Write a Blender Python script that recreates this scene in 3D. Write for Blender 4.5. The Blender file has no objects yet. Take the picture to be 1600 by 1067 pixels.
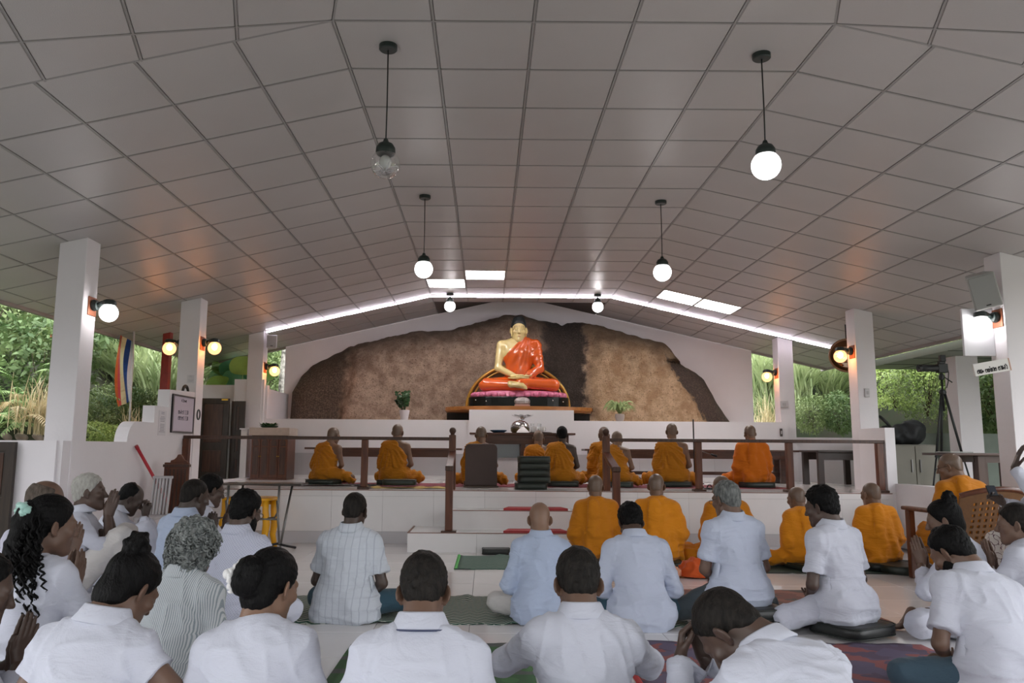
import bpy, math, random
import numpy as np
from mathutils import Vector, Matrix

C = bpy.context.scene.collection
SC = bpy.context.scene
PI = math.pi
R = math.radians

# ------------------------------------------------------------------ camera
FPX, PPX, PPY = 1230.0, 761.0, 533.0
PITCH = math.atan(169.0 / FPX)
ROLL = 0.0070
EYE = 1.12
cam_d = bpy.data.cameras.new('camera')
cam = bpy.data.objects.new('camera', cam_d)
C.objects.link(cam)
cam_d.sensor_fit = 'HORIZONTAL'
cam_d.sensor_width = 36.0
cam_d.lens = FPX / 1600.0 * 36.0
cam_d.shift_x = (800.0 - PPX) / 1600.0
cam_d.shift_y = 0.0
cam_d.clip_start = 0.05
cam.matrix_world = (Matrix.Translation((0, 0, EYE)) @ Matrix.Rotation(PI / 2 + PITCH, 4, 'X')
                    @ Matrix.Rotation(ROLL, 4, 'Z'))
SC.camera = cam

# ------------------------------------------------------------------ world, daylight, exposure
w = bpy.data.worlds.new('overcast_sky')
SC.world = w
w.use_nodes = True
nt = w.node_tree
for n in list(nt.nodes):
    nt.nodes.remove(n)
o_ = nt.nodes.new('ShaderNodeOutputWorld')
bg = nt.nodes.new('ShaderNodeBackground')
tc = nt.nodes.new('ShaderNodeTexCoord')
sp = nt.nodes.new('ShaderNodeSeparateXYZ')
cr = nt.nodes.new('ShaderNodeValToRGB')
cr.color_ramp.elements[0].position = 0.0
cr.color_ramp.elements[0].color = (0.66, 0.67, 0.68, 1)
cr.color_ramp.elements[1].position = 0.6
cr.color_ramp.elements[1].color = (0.90, 0.93, 0.98, 1)
nt.links.new(tc.outputs['Generated'], sp.inputs[0])
nt.links.new(sp.outputs['Z'], cr.inputs[0])
nt.links.new(cr.outputs[0], bg.inputs[0])
bg.inputs[1].default_value = 6.5
nt.links.new(bg.outputs[0], o_.inputs[0])

SC.view_settings.view_transform = 'Standard'
SC.view_settings.look = 'None'
SC.view_settings.gamma = 1.0
SC.view_settings.use_curve_mapping = False
SC.view_settings.exposure = 0.04
SC.cycles.use_denoising = True
SC.cycles.max_bounces = 8
SC.cycles.transparent_max_bounces = 12
SC.cycles.sample_clamp_indirect = 6.0

# ------------------------------------------------------------------ where things stand
def ray(px, py):
    x = (px - PPX) / FPX
    y = -(py - PPY) / FPX
    c, s = math.cos(ROLL), math.sin(ROLL)
    x, y = c * x - s * y, s * x + c * y
    return np.array([x, math.cos(PITCH) - math.sin(PITCH) * y, math.sin(PITCH) + math.cos(PITCH) * y])

def atY(px, py, Y):
    r = ray(px, py)
    r = r * (Y / r[1])
    return (float(r[0]), float(r[1]), float(r[2] + EYE))

def atZ(px, py, Z):
    r = ray(px, py)
    r = r * ((Z - EYE) / r[2])
    return (float(r[0]), float(r[1]), float(Z))

# ------------------------------------------------------------------ materials
def lin(c):
    c = np.array(c[:3], float) / 255.0
    return tuple(np.where(c <= 0.04045, c / 12.92, ((c + 0.055) / 1.055) ** 2.4)) + (1.0,)

MATS = {}
def mat(name, rgb, rough=0.6, var=0.0, vscale=8.0, bump=0.0, bscale=60.0, stretch=(1, 1, 1), spec=0.5, metal=0.0,
        rgb2=None, sheen=0.0, coat=0.0, trans=0.0, sss=0.0, detail=4.0):
    if name in MATS:
        return MATS[name]
    m = bpy.data.materials.new(name)
    m.use_nodes = True
    nt = m.node_tree
    b = nt.nodes['Principled BSDF']
    col = lin(rgb)
    b.inputs['Base Color'].default_value = col
    b.inputs['Roughness'].default_value = rough
    b.inputs['Metallic'].default_value = metal
    b.inputs['Specular IOR Level'].default_value = spec
    if sheen:
        b.inputs['Sheen Weight'].default_value = sheen
    if coat:
        b.inputs['Coat Weight'].default_value = coat
        b.inputs['Coat Roughness'].default_value = 0.08
    if trans:
        b.inputs['Transmission Weight'].default_value = trans
    if sss:
        b.inputs['Subsurface Weight'].default_value = sss
        b.inputs['Subsurface Radius'].default_value = (0.02, 0.008, 0.004)
    if var or rgb2 or bump:
        tc = nt.nodes.new('ShaderNodeTexCoord')
        mp = nt.nodes.new('ShaderNodeMapping')
        mp.inputs['Scale'].default_value = stretch
        nt.links.new(tc.outputs['Object'], mp.inputs[0])
    if var or rgb2:
        nz = nt.nodes.new('ShaderNodeTexNoise')
        nz.inputs['Scale'].default_value = vscale
        nz.inputs['Detail'].default_value = detail
        nt.links.new(mp.outputs[0], nz.inputs['Vector'])
        rp = nt.nodes.new('ShaderNodeValToRGB')
        c2 = lin(rgb2) if rgb2 else tuple(min(1, x * (1 + var)) for x in col[:3]) + (1,)
        c1 = col if rgb2 else tuple(x * (1 - var) for x in col[:3]) + (1,)
        rp.color_ramp.elements[0].position = 0.32
        rp.color_ramp.elements[1].position = 0.68
        rp.color_ramp.elements[0].color = c1
        rp.color_ramp.elements[1].color = c2
        nt.links.new(nz.outputs[0], rp.inputs[0])
        nt.links.new(rp.outputs[0], b.inputs['Base Color'])
    if bump:
        nb = nt.nodes.new('ShaderNodeTexNoise')
        nb.inputs['Scale'].default_value = bscale
        nb.inputs['Detail'].default_value = 5.0
        nt.links.new(mp.outputs[0], nb.inputs['Vector'])
        bp = nt.nodes.new('ShaderNodeBump')
        bp.inputs['Strength'].default_value = bump
        bp.inputs['Distance'].default_value = 0.01
        nt.links.new(nb.outputs[0], bp.inputs['Height'])
        nt.links.new(bp.outputs[0], b.inputs['Normal'])
    MATS[name] = m
    return m

def glow(name, rgb, strength, base=None):
    if name in MATS:
        return MATS[name]
    m = bpy.data.materials.new(name)
    m.use_nodes = True
    b = m.node_tree.nodes['Principled BSDF']
    b.inputs['Base Color'].default_value = lin(base or rgb)
    b.inputs['Emission Color'].default_value = lin(rgb)
    b.inputs['Emission Strength'].default_value = strength
    MATS[name] = m
    return m

def clear(name, rgb=(255, 255, 255), gloss=0.25, tint=0.95):
    """thin clear glass: lets light through, with a mirror-like skin at grazing angles"""
    if name in MATS:
        return MATS[name]
    m = bpy.data.materials.new(name)
    m.use_nodes = True
    nt = m.node_tree
    for n in list(nt.nodes):
        nt.nodes.remove(n)
    o = nt.nodes.new('ShaderNodeOutputMaterial')
    t = nt.nodes.new('ShaderNodeBsdfTransparent')
    t.inputs[0].default_value = tuple(x * tint for x in lin(rgb)[:3]) + (1,)
    g = nt.nodes.new('ShaderNodeBsdfGlossy')
    g.inputs['Roughness'].default_value = 0.05
    g.inputs['Color'].default_value = (0.9, 0.9, 0.9, 1)
    lw = nt.nodes.new('ShaderNodeLayerWeight')
    lw.inputs[0].default_value = gloss
    mx = nt.nodes.new('ShaderNodeMixShader')
    nt.links.new(lw.outputs['Facing'], mx.inputs[0])
    nt.links.new(t.outputs[0], mx.inputs[1])
    nt.links.new(g.outputs[0], mx.inputs[2])
    nt.links.new(mx.outputs[0], o.inputs[0])
    MATS[name] = m
    return m

def node_mat(name, build):
    if name in MATS:
        return MATS[name]
    m = bpy.data.materials.new(name)
    m.use_nodes = True
    build(m.node_tree, m.node_tree.nodes['Principled BSDF'])
    MATS[name] = m
    return m

WHITE = mat('white_paint', (230, 226, 229), 0.55, var=0.03, vscale=1.5, bump=0.08, bscale=40)
WALLW = mat('wall_paint', (228, 223, 226), 0.6, var=0.04, vscale=1.2, bump=0.12, bscale=30)
TILEW = mat('white_tile', (234, 231, 231), 0.11, var=0.03, vscale=2.0, spec=0.55)
TILEG = mat('grey_tile', (200, 197, 200), 0.2, var=0.03, vscale=2.0)
GROUT = mat('grout', (150, 146, 146), 0.8)
WOOD = mat('dark_wood', (78, 50, 36), 0.38, rgb2=(56, 34, 26), vscale=6, stretch=(6, 6, 0.6), bump=0.1, bscale=30)
WOODR = mat('red_brown_wood', (104, 58, 34), 0.35, rgb2=(76, 38, 24), vscale=5, stretch=(5, 5, 0.6), bump=0.1, bscale=30)
WOODT = mat('tabletop_wood', (88, 56, 42), 0.3, rgb2=(66, 40, 30), vscale=4, stretch=(0.6, 5, 5), bump=0.08, bscale=30)
DOORW = mat('door_wood', (58, 46, 37), 0.42, rgb2=(42, 33, 28), vscale=5, stretch=(6, 6, 0.7), bump=0.1, bscale=24)
BLACK = mat('black_plastic', (26, 28, 28), 0.5)
BLACKM = mat('black_metal', (30, 30, 31), 0.4, metal=0.4)
STEEL = mat('grey_steel_tube', (118, 116, 114), 0.32, metal=0.8)
CHROME = mat('polished_silver', (205, 205, 205), 0.12, metal=1.0)
BRASS = mat('brass', (190, 150, 60), 0.35, metal=0.8)
COPPER = mat('copper_plate', (150, 92, 66), 0.4, metal=0.5)
GREENM = mat('dark_green_enamel', (34, 44, 42), 0.4)

# ------------------------------------------------------------------ building meshes
def lk(o, parent=None):
    C.objects.link(o)
    if parent is not None:
        o.parent = parent
    return o

def tag(o, label=None, cat=None, group=None, kind=None):
    if label: o['label'] = label
    if cat: o['category'] = cat
    if group: o['group'] = group
    if kind: o['kind'] = kind
    return o

def thing(name, label, cat, loc=(0, 0, 0), rz=0.0, group=None):
    o = bpy.data.objects.new(name, None)
    o.empty_display_size = 0.1
    o.location = loc
    o.rotation_euler = (0, 0, rz)
    lk(o)
    return tag(o, label, cat, group)

def np_mesh(name, V, Q, smooth=True):
    """V (n,3); Q (m,4) quads or (m,3) tris"""
    V = np.asarray(V, np.float32)
    Q = np.asarray(Q, np.int32)
    me = bpy.data.meshes.new(name)
    me.vertices.add(len(V))
    me.vertices.foreach_set('co', V.ravel())
    k = Q.shape[1]
    me.loops.add(Q.size)
    me.loops.foreach_set('vertex_index', Q.ravel())
    me.polygons.add(len(Q))
    me.polygons.foreach_set('loop_start', np.arange(0, Q.size, k, dtype=np.int32))
    if smooth:
        me.polygons.foreach_set('use_smooth', np.ones(len(Q), bool))
    me.update(calc_edges=True)
    return me

def np_obj(name, V, Q, m, parent=None, smooth=True):
    me = np_mesh(name, V, Q, smooth)
    me.materials.append(m)
    return lk(bpy.data.objects.new(name, me), parent)

def rot_to(d):
    d = np.array(d, float); d /= np.linalg.norm(d)
    up = np.array([0, 0, 1.0]) if abs(d[2]) < 0.95 else np.array([1.0, 0, 0])
    x = np.cross(up, d); x /= np.linalg.norm(x)
    y = np.cross(d, x)
    return x, y, d

class MB:
    def __init__(s):
        s.v = []; s.f = []
    def add(s, v, f):
        n = len(s.v)
        s.v += [tuple(map(float, p)) for p in v]
        s.f += [tuple(i + n for i in q) for q in f]
        return s
    def box(s, x0, x1, y0, y1, z0, z1):
        x0, x1 = min(x0, x1), max(x0, x1); y0, y1 = min(y0, y1), max(y0, y1); z0, z1 = min(z0, z1), max(z0, z1)
        v = [(x, y, z) for z in (z0, z1) for y in (y0, y1) for x in (x0, x1)]
        return s.add(v, [(0, 2, 3, 1), (4, 5, 7, 6), (0, 1, 5, 4), (2, 6, 7, 3), (0, 4, 6, 2), (1, 3, 7, 5)])
    def cbox(s, c, sz):
        return s.box(c[0] - sz[0] / 2, c[0] + sz[0] / 2, c[1] - sz[1] / 2, c[1] + sz[1] / 2, c[2] - sz[2] / 2, c[2] + sz[2] / 2)
    def bar(s, a, b, wx, wy=None):
        """square bar from a to b"""
        wy = wy or wx
        a = np.array(a, float); b = np.array(b, float)
        x, y, d = rot_to(b - a)
        v = []
        for p in (a, b):
            for (i, j) in ((-1, -1), (1, -1), (1, 1), (-1, 1)):
                v.append(p + x * i * wx / 2 + y * j * wy / 2)
        return s.add(v, [(3, 2, 1, 0), (4, 5, 6, 7), (0, 1, 5, 4), (1, 2, 6, 5), (2, 3, 7, 6), (3, 0, 4, 7)])
    def tube(s, pts, r, n=8, closed=False):
        pts = [np.array(p, float) for p in pts]
        rs = r if hasattr(r, '__len__') else [r] * len(pts)
        v = []; f = []
        px = None
        for i, p in enumerate(pts):
            if closed:
                d = pts[(i + 1) % len(pts)] - pts[i - 1]
            else:
                d = pts[min(i + 1, len(pts) - 1)] - pts[max(i - 1, 0)]
            L = np.linalg.norm(d)
            d = d / L if L > 1e-9 else np.array([0, 0, 1.0])
            if px is None:
                x, y, d = rot_to(d)
            else:
                x = px - d * (px @ d)
                x /= max(np.linalg.norm(x), 1e-9)
                y = np.cross(d, x)
            px = x
            for k in range(n):
                a = 2 * PI * k / n
                v.append(p + (x * math.cos(a) + y * math.sin(a)) * rs[i])
        m = len(pts)
        for i in range(m if closed else m - 1):
            j = (i + 1) % m
            for k in range(n):
                l = (k + 1) % n
                f.append((i * n + k, i * n + l, j * n + l, j * n + k))
        if not closed:
            f.append(tuple(range(n - 1, -1, -1)))
            f.append(tuple((m - 1) * n + k for k in range(n)))
        return s.add(v, f)
    def lathe(s, prof, c=(0, 0, 0), n=24, axis='z', sx=1.0, sy=1.0):
        """profile of (radius, height) bottom to top"""
        v = []; f = []
        for (r, h) in prof:
            for k in range(n):
                a = 2 * PI * k / n
                q = (r * math.cos(a) * sx, r * math.sin(a) * sy, h)
                if axis == 'y': q = (q[0], -q[2], q[1])
                if axis == 'x': q = (q[2], q[0], q[1])
                v.append((c[0] + q[0], c[1] + q[1], c[2] + q[2]))
        m = len(prof)
        for i in range(m - 1):
            for k in range(n):
                l = (k + 1) % n
                f.append((i * n + k, i * n + l, (i + 1) * n + l, (i + 1) * n + k))
        if prof[0][0] > 1e-6: f.append(tuple(range(n - 1, -1, -1)))
        if prof[-1][0] > 1e-6: f.append(tuple((m - 1) * n + k for k in range(n)))
        return s.add(v, f)
    def ball(s, c, r, n=16, m=10, sc=(1, 1, 1)):
        v = []; f = []
        for i in range(m + 1):
            t = PI * i / m
            for k in range(n):
                a = 2 * PI * k / n
                v.append((c[0] + r * sc[0] * math.sin(t) * math.cos(a), c[1] + r * sc[1] * math.sin(t) * math.sin(a), c[2] - r * sc[2] * math.cos(t)))
        for i in range(m):
            for k in range(n):
                l = (k + 1) % n
                f.append((i * n + k, i * n + l, (i + 1) * n + l, (i + 1) * n + k))
        return s.add(v, f)
    def prism(s, poly, fn, t0, t1):
        """poly of (a, b); fn(a, b, t) -> xyz"""
        n = len(poly)
        v = [fn(a, b, t0) for a, b in poly] + [fn(a, b, t1) for a, b in poly]
        f = [tuple(range(n - 1, -1, -1)), tuple(range(n, 2 * n))]
        f += [(i, (i + 1) % n, n + (i + 1) % n, n + i) for i in range(n)]
        return s.add(v, f)
    def mesh(s, name, m, smooth=False, fix=True):
        me = bpy.data.meshes.new(name)
        me.from_pydata(s.v, [], s.f)
        if fix:
            import bmesh
            bm = bmesh.new(); bm.from_mesh(me)
            bmesh.ops.recalc_face_normals(bm, faces=bm.faces)
            bm.to_mesh(me); bm.free()
        if smooth:
            me.polygons.foreach_set('use_smooth', np.ones(len(me.polygons), bool))
        me.materials.append(m)
        me.update()
        return me
    def build(s, name, m, parent=None, smooth=False, bev=0.0, loc=None, auto=False):
        o = lk(bpy.data.objects.new(name, s.mesh(name, m, smooth or auto)), parent)
        if loc: o.location = loc
        if bev:
            b = o.modifiers.new('edge', 'BEVEL')
            b.width = bev; b.segments = 2; b.limit_method = 'ANGLE'; b.angle_limit = R(40)
        if auto:
            # keep flat faces flat where edges are sharp
            me = o.data
            import bmesh
            bm = bmesh.new(); bm.from_mesh(me)
            for e in bm.edges:
                if len(e.link_faces) == 2 and e.calc_face_angle(0) > R(38):
                    e.smooth = False
            bm.to_mesh(me); bm.free()
        return o

def struct(name, mb, m, parent=None, bev=0.0, **k):
    o = mb.build(name, m, parent, bev=bev, **k)
    if parent is None:
        o['kind'] = 'structure'
    return o

def pieces(name, me, mats, parent, first_kind=None):
    for M_ in mats:
        o = bpy.data.objects.new(name, me)
        lk(o, parent)
        o.matrix_local = M_

def copy_tree(o, parent=None):
    c = o.copy()
    lk(c)
    if parent is not None:
        c.parent = parent
    for ch in list(o.children):
        copy_tree(ch, c)
    return c
# ------------------------------------------------------------------ the hall: measurements
H = 3.67                    # flat middle of the ceiling
XL, XR = -0.94, 2.08        # where the ceiling starts to slope
T = 0.604                   # ceiling tile
Y0 = 4.43                   # first full tile row
TANS = 0.2285
AL = math.atan(TANS)
YW = 14.75                  # gable wall
YF = Y0 + 15 * T            # end of the flat middle
PZ = 0.635                  # platform height
PY = 9.65                   # platform front

def atX(px, py, X):
    r = ray(px, py)
    r = r * (X / r[0])
    return (float(r[0]), float(r[1]), float(r[2] + EYE))

def roof_z(x):
    return H - TANS * max(0.0, XL - x, x - XR)

# ------------------------------------------------------------------ ceiling
CEIL = mat('ceiling_tile', (181, 176, 174), 0.38, var=0.03, vscale=1.3, bump=0.16, bscale=130, spec=0.45)
CBAR = mat('ceiling_grid_bar', (150, 146, 144), 0.4)
CBACK = mat('ceiling_void', (48, 45, 44), 0.9)
EAVE = mat('eave_board', (150, 142, 138), 0.6)

def clip(poly, a, b, c):
    """keep a*x + b*y <= c"""
    out = []
    n = len(poly)
    for i in range(n):
        p, q = poly[i], poly[(i + 1) % n]
        dp, dq = a * p[0] + b * p[1] - c, a * q[0] + b * q[1] - c
        if dp <= 1e-9: out.append(p)
        if (dp < -1e-9 and dq > 1e-9) or (dp > 1e-9 and dq < -1e-9):
            t = dp / (dp - dq)
            out.append((p[0] + t * (q[0] - p[0]), p[1] + t * (q[1] - p[1])))
    return out

def halfs(poly):
    n = len(poly)
    ar = sum(poly[i][0] * poly[(i + 1) % n][1] - poly[(i + 1) % n][0] * poly[i][1] for i in range(n))
    out = []
    for i in range(n):
        p, q = poly[i], poly[(i + 1) % n]
        dx, dy = q[0] - p[0], q[1] - p[1]
        L = math.hypot(dx, dy)
        a, b = (dy / L, -dx / L) if ar > 0 else (-dy / L, dx / L)
        out.append((a, b, a * p[0] + b * p[1]))
    return out

def area(poly):
    n = len(poly)
    return abs(sum(poly[i][0] * poly[(i + 1) % n][1] - poly[(i + 1) % n][0] * poly[i][1] for i in range(n))) / 2

GAP = 0.016
_full = {}
def tile_mesh(poly, th, m, name, chamfer=0.006):
    """a tile hanging face down (local -z), its visible face a little smaller than its back"""
    mb = MB()
    cx = sum(p[0] for p in poly) / len(poly); cy = sum(p[1] for p in poly) / len(poly)
    n = len(poly)
    def sh(p, k): return (cx + (p[0] - cx) * k, cy + (p[1] - cy) * k)
    k = 1 - chamfer / 0.3
    v = [(p[0], p[1], th) for p in poly] + [(p[0], p[1], chamfer) for p in poly] + [(*sh(p, k), 0) for p in poly]
    f = [tuple(range(n)), tuple(range(3 * n - 1, 2 * n - 1, -1))]
    for r in (0, 1):
        f += [(r * n + i, (r + 1) * n + i, (r + 1) * n + (i + 1) % n, r * n + (i + 1) % n) for i in range(n)]
    mb.add(v, f)
    return mb.mesh(name, m)

def ceiling_plane(root, O, e1, e2, region, d1, d2, skip=(), nobar=None):
    e1 = Vector(e1).normalized(); e2 = Vector(e2).normalized(); nrm = e1.cross(e2)
    if nrm.z < 0:
        raise ValueError('frame')
    M = Matrix(((e1.x, e2.x, nrm.x, O[0]), (e1.y, e2.y, nrm.y, O[1]), (e1.z, e2.z, nrm.z, O[2]), (0, 0, 0, 1)))
    hs = halfs(region)
    xs = [p[0] for p in region]; ys = [p[1] for p in region]
    i0, i1 = math.floor(min(xs) / d1 + 1e-6), math.ceil(max(xs) / d1 - 1e-6)
    j0, j1 = math.floor(min(ys) / d2 + 1e-6), math.ceil(max(ys) / d2 - 1e-6)
    for i in range(i0, i1):
        for j in range(j0, j1):
            if (i, j) in skip:
                continue
            g = GAP / 2
            cell = [(i * d1 + g, j * d2 + g), ((i + 1) * d1 - g, j * d2 + g), ((i + 1) * d1 - g, (j + 1) * d2 - g), (i * d1 + g, (j + 1) * d2 - g)]
            a0 = area(cell)
            for (a, b, c) in hs:
                cell = clip(cell, a, b, c - 0.004)
                if len(cell) < 3: break
            if len(cell) < 3 or area(cell) < 0.004:
                continue
            wob = random.uniform(-0.0015, 0.0015)
            if abs(area(cell) - a0) < 1e-4:
                key = (round(d1, 3), round(d2, 3))
                if key not in _full:
                    h1, h2 = d1 / 2 - g, d2 / 2 - g
                    _full[key] = tile_mesh([(-h1, -h2), (h1, -h2), (h1, h2), (-h1, h2)], 0.014, CEIL, 'ceiling_tile')
                me = _full[key]
                loc = Vector(((i + 0.5) * d1, (j + 0.5) * d2, 0))
            else:
                cx = sum(p[0] for p in cell) / len(cell); cy = sum(p[1] for p in cell) / len(cell)
                me = tile_mesh([(p[0] - cx, p[1] - cy) for p in cell], 0.014, CEIL, 'ceiling_tile')
                loc = Vector((cx, cy, 0))
            o = lk(bpy.data.objects.new('ceiling_tile', me), root)
            o.matrix_local = M @ Matrix.Translation(loc) @ Matrix.Rotation(wob, 4, 'X') @ Matrix.Rotation(wob * 0.7, 4, 'Y')
    # grid bars, one strip per line
    bw = 0.0065
    for (n0, n1, d, ax) in ((i0, i1, d1, 0), (j0, j1, d2, 1)):
        for k in range(n0, n1 + 1):
            if nobar == (ax, k): continue
            strip = [(k * d - bw, -50), (k * d + bw, -50), (k * d + bw, 50), (k * d - bw, 50)]
            if ax == 1: strip = [(p[1], p[0]) for p in strip]
            for (a, b, c) in hs:
                strip = clip(strip, a, b, c + (0.0066 if ax == 0 else 0.0066))
                if len(strip) < 3: break
            if len(strip) < 3: continue
            mb = MB().prism(strip, lambda a, b, t: tuple(M @ Vector((a, b, t))), -0.002 - 0.0005 * ax, 0.03)
            mb.build('grid_bar', CBAR, root)
    MB().prism(region, lambda a, b, t: tuple(M @ Vector((a, b, t))), 0.03, 0.06).build('ceiling_backing', CBACK, root)

ca, sa = math.cos(AL), math.sin(AL)
SL = (XL - (-5.25)) / ca                    # slope length to the eave
tr, tl = 0.36, 0.28                         # turn of the nearer ceiling

ceil = bpy.data.objects.new('ceiling', None); lk(ceil); ceil['kind'] = 'structure'
yn = -2 * T - 0.2
lights = {(1, 11): 0, (0, 12): 0}
ceiling_plane(ceil, (XL, Y0, H), (1, 0, 0), (0, 1, 0),
              [(0, 0), (XR - XL, 0), (XR - XL, YF - Y0), (0, YF - Y0)], T, T, skip=lights)
nearflat = [(0, 0), (XR - XL, 0), (XR - XL + tr * yn, yn), (-tl * yn, yn)]
ceiling_plane(ceil, (XL, Y0, H), (1, 0, 0), (0, 1, 0), nearflat, T, T, nobar=(1, 0))

cl = bpy.data.objects.new('ceiling.001', None); lk(cl); cl['kind'] = 'structure'
ceiling_plane(cl, (XL, Y0, H), (ca, 0, sa), (0, 1, 0), [(-SL, 0), (0, 0), (0, YW - Y0), (-SL, YW - Y0)], T, T)
crr = bpy.data.objects.new('ceiling.002', None); lk(crr); crr['kind'] = 'structure'
SR = (6.39 - XR) / ca
rl = {(1, 12): 0, (2, 12): 0}
ceiling_plane(crr, (XR, Y0, H), (ca, 0, -sa), (0, 1, 0), [(0, 0), (SR, 0), (SR, YW - Y0), (0, YW - Y0)], T, T, skip=rl)
# the nearer side ceilings are turned outwards at the crease
def near_side(root, A, cdir, u):
    c = Vector(cdir).normalized(); u = Vector(u).normalized()
    n = c.cross(u)
    if n.z < 0: n = -n
    e2 = -u
    e1 = e2.cross(n)
    cu, cv = c.dot(e1), c.dot(e2)
    far = 5.0
    ye = -2.2
    A2 = (0.0, 0.0)
    P1 = (cu * far, cv * far)
    region = [A2, P1, (P1[0], ye), (0.0, ye)]
    ceiling_plane(root, A, e1, e2, region, T * abs(cu), T)
near_side(cl, (XL, Y0, H), (-ca, 0, -sa), (tl, -1, 0))
near_side(crr, (XR, Y0, H), (ca, 0, -sa), (-tr, -1, 0))
# the roof goes on over the rest of the hall, behind the photographer
MB().prism([(-6.2, 3.0), (XL, H + 0.07), (XR, H + 0.07), (7.4, 3.0), (7.4, 3.1), (XR, H + 0.2), (XL, H + 0.2), (-6.2, 3.1)], lambda a, b, t: (a, t, b), -5.0, 2.9).build('hall_roof', CEIL, ceil)
# roof underside rising behind the end of the flat middle
mb = MB()
xm = (XL + XR) / 2
zr = H + TANS * (xm - XL)
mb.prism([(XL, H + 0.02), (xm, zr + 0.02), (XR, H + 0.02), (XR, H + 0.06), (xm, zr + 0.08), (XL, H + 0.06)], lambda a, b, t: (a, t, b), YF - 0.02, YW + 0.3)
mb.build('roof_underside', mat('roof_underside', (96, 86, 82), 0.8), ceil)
MB().prism([(XL, H + 0.06), (XR, H + 0.06), (xm, zr + 0.02)], lambda a, b, t: (a, t, b), YF - 0.05, YF - 0.02).build('roof_closure', CBACK, ceil)
# eave boards
for (x, root) in ((-5.25, cl), (6.39, crr)):
    s = -1 if x < 0 else 1
    z = roof_z(x)
    MB().box(x, x + s * 0.05, Y0 - 0.4, YW + 0.25, z - 0.035, z + 0.12).build('eave_board', EAVE, root)
for s, x0, x1 in ((-1, -5.25, -3.80), (1, 4.99, 6.39)):
    z0, z1 = roof_z(x0), roof_z(x1)
    MB().prism([(x0, z0 - 0.03), (x1, z1 - 0.03), (x1, z1 + 0.06), (x0, z0 + 0.06)], lambda a, b, t: (a, t, b), YW, YW + 0.1).build('verge_board', EAVE, cl if s < 0 else crr)

# ------------------------------------------------------------------ floor
fl = struct('floor', MB().box(-6.5, 7.5, -5.0, PY + 0.1, -0.12, -0.012), GROUT)
tme = MB()
hw = 0.3 - 0.0015
tme = tile_mesh([(-hw, -hw), (hw, -hw), (hw, hw), (-hw, hw)], 0.012, TILEW, 'floor_tile', 0.0015)
flip = Matrix.Rotation(PI, 4, 'X')
pieces('floor_tile', tme, [Matrix.Translation((-3.4 + 0.6 * i, 1.75 + 0.6 * j, 0)) @ flip for i in range(14) for j in range(14) if 1.75 + 0.6 * j < PY - 0.05], fl)

# ------------------------------------------------------------------ platform and steps
EDGE = mat('brown_step_edge', (128, 92, 80), 0.5)
pl = struct('platform', MB().box(-3.7, 5.6, PY + 0.012, YW, 0, PZ - 0.013), GROUT)
ptm = tile_mesh([(-hw, -hw), (hw, -hw), (hw, hw), (-hw, hw)], 0.012, TILEW, 'platform_tile', 0.0015)
pieces('platform_tile', ptm, [Matrix.Translation((-3.39 + 0.6 * i, PY + 0.3 + 0.6 * j, PZ)) @ flip for i in range(15) for j in range(6)], pl)
rz_ = Matrix.Rotation(PI / 2, 4, 'X')
def riser(name, x0, x1, z0, z1, y, m, root, n):
    for k in range(n):
        a = x0 + (x1 - x0) * k / n; b = x0 + (x1 - x0) * (k + 1) / n
        MB().box(a + 0.001, b - 0.001, y, y + 0.012, z0 + 0.001, z1 - 0.001).build(name, m, root)
riser('riser_tile', -3.7, 4.9, 0.14, 0.555, PY, TILEW, pl, 14)
riser('nosing_tile', -3.7, 4.9, 0.555, PZ - 0.008, PY - 0.004, TILEW, pl, 14)
riser('skirting_tile', -3.7, 4.9, 0.0, 0.14, PY - 0.008, TILEG, pl, 14)
MB().box(-3.7, 4.9, PY - 0.006, PY + 0.004, PZ - 0.012, PZ - 0.002).build('step_edge', EDGE, pl)

sx0, sx1 = -0.86, 1.95
st = bpy.data.objects.new('steps', None); lk(st); st['kind'] = 'structure'
MB().box(sx0, sx1, 8.86, PY, 0, 0.205).build('step', TILEW, st)
MB().box(-0.40, 1.5, 9.26, PY, 0.205, 0.42).build('step', TILEW, st)
MB().box(sx0 - 0.004, sx1 + 0.004, 8.852, 8.872, 0.205, 0.213).build('step_edge', EDGE, st)
MB().box(sx0 - 0.004, sx0 + 0.012, 8.872, PY - 0.01, 0.205, 0.213).build('step_edge', EDGE, st)
MB().box(-0.404, 1.504, 9.252, 9.268, 0.42, 0.428).build('step_edge', EDGE, st)
for k, x in enumerate((-0.1, 0.5, 1.1)):
    MB().box(x, x + 0.002, 8.857, 8.86, 0.003, 0.2).build('tile_joint', GROUT, st)

# ------------------------------------------------------------------ walls
gy = YW
poly = [(-3.80, 0), (4.99, 0), (4.99, roof_z(4.99) + 0.0), (XR, H), (xm, zr), (XL, H), (-3.80, roof_z(-3.80))]
struct('wall_back', MB().prism(poly, lambda a, b, t: (a, t, b), gy, gy + 0.2), WALLW)
# ledge under the rock, painted above and grey tiled below
lw = struct('ledge_wall', MB().box(-3.62, 4.95, 13.0, 14.8, 0.62, 1.60), WHITE)
riser('ledge_tile', -3.62, 4.95, PZ + 0.06, 1.05, 12.985, TILEG, lw, 14)
MB().box(-3.62, 4.95, 12.97, 13.0, PZ, PZ + 0.06).build('ledge_skirting', TILEW, lw)

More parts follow.
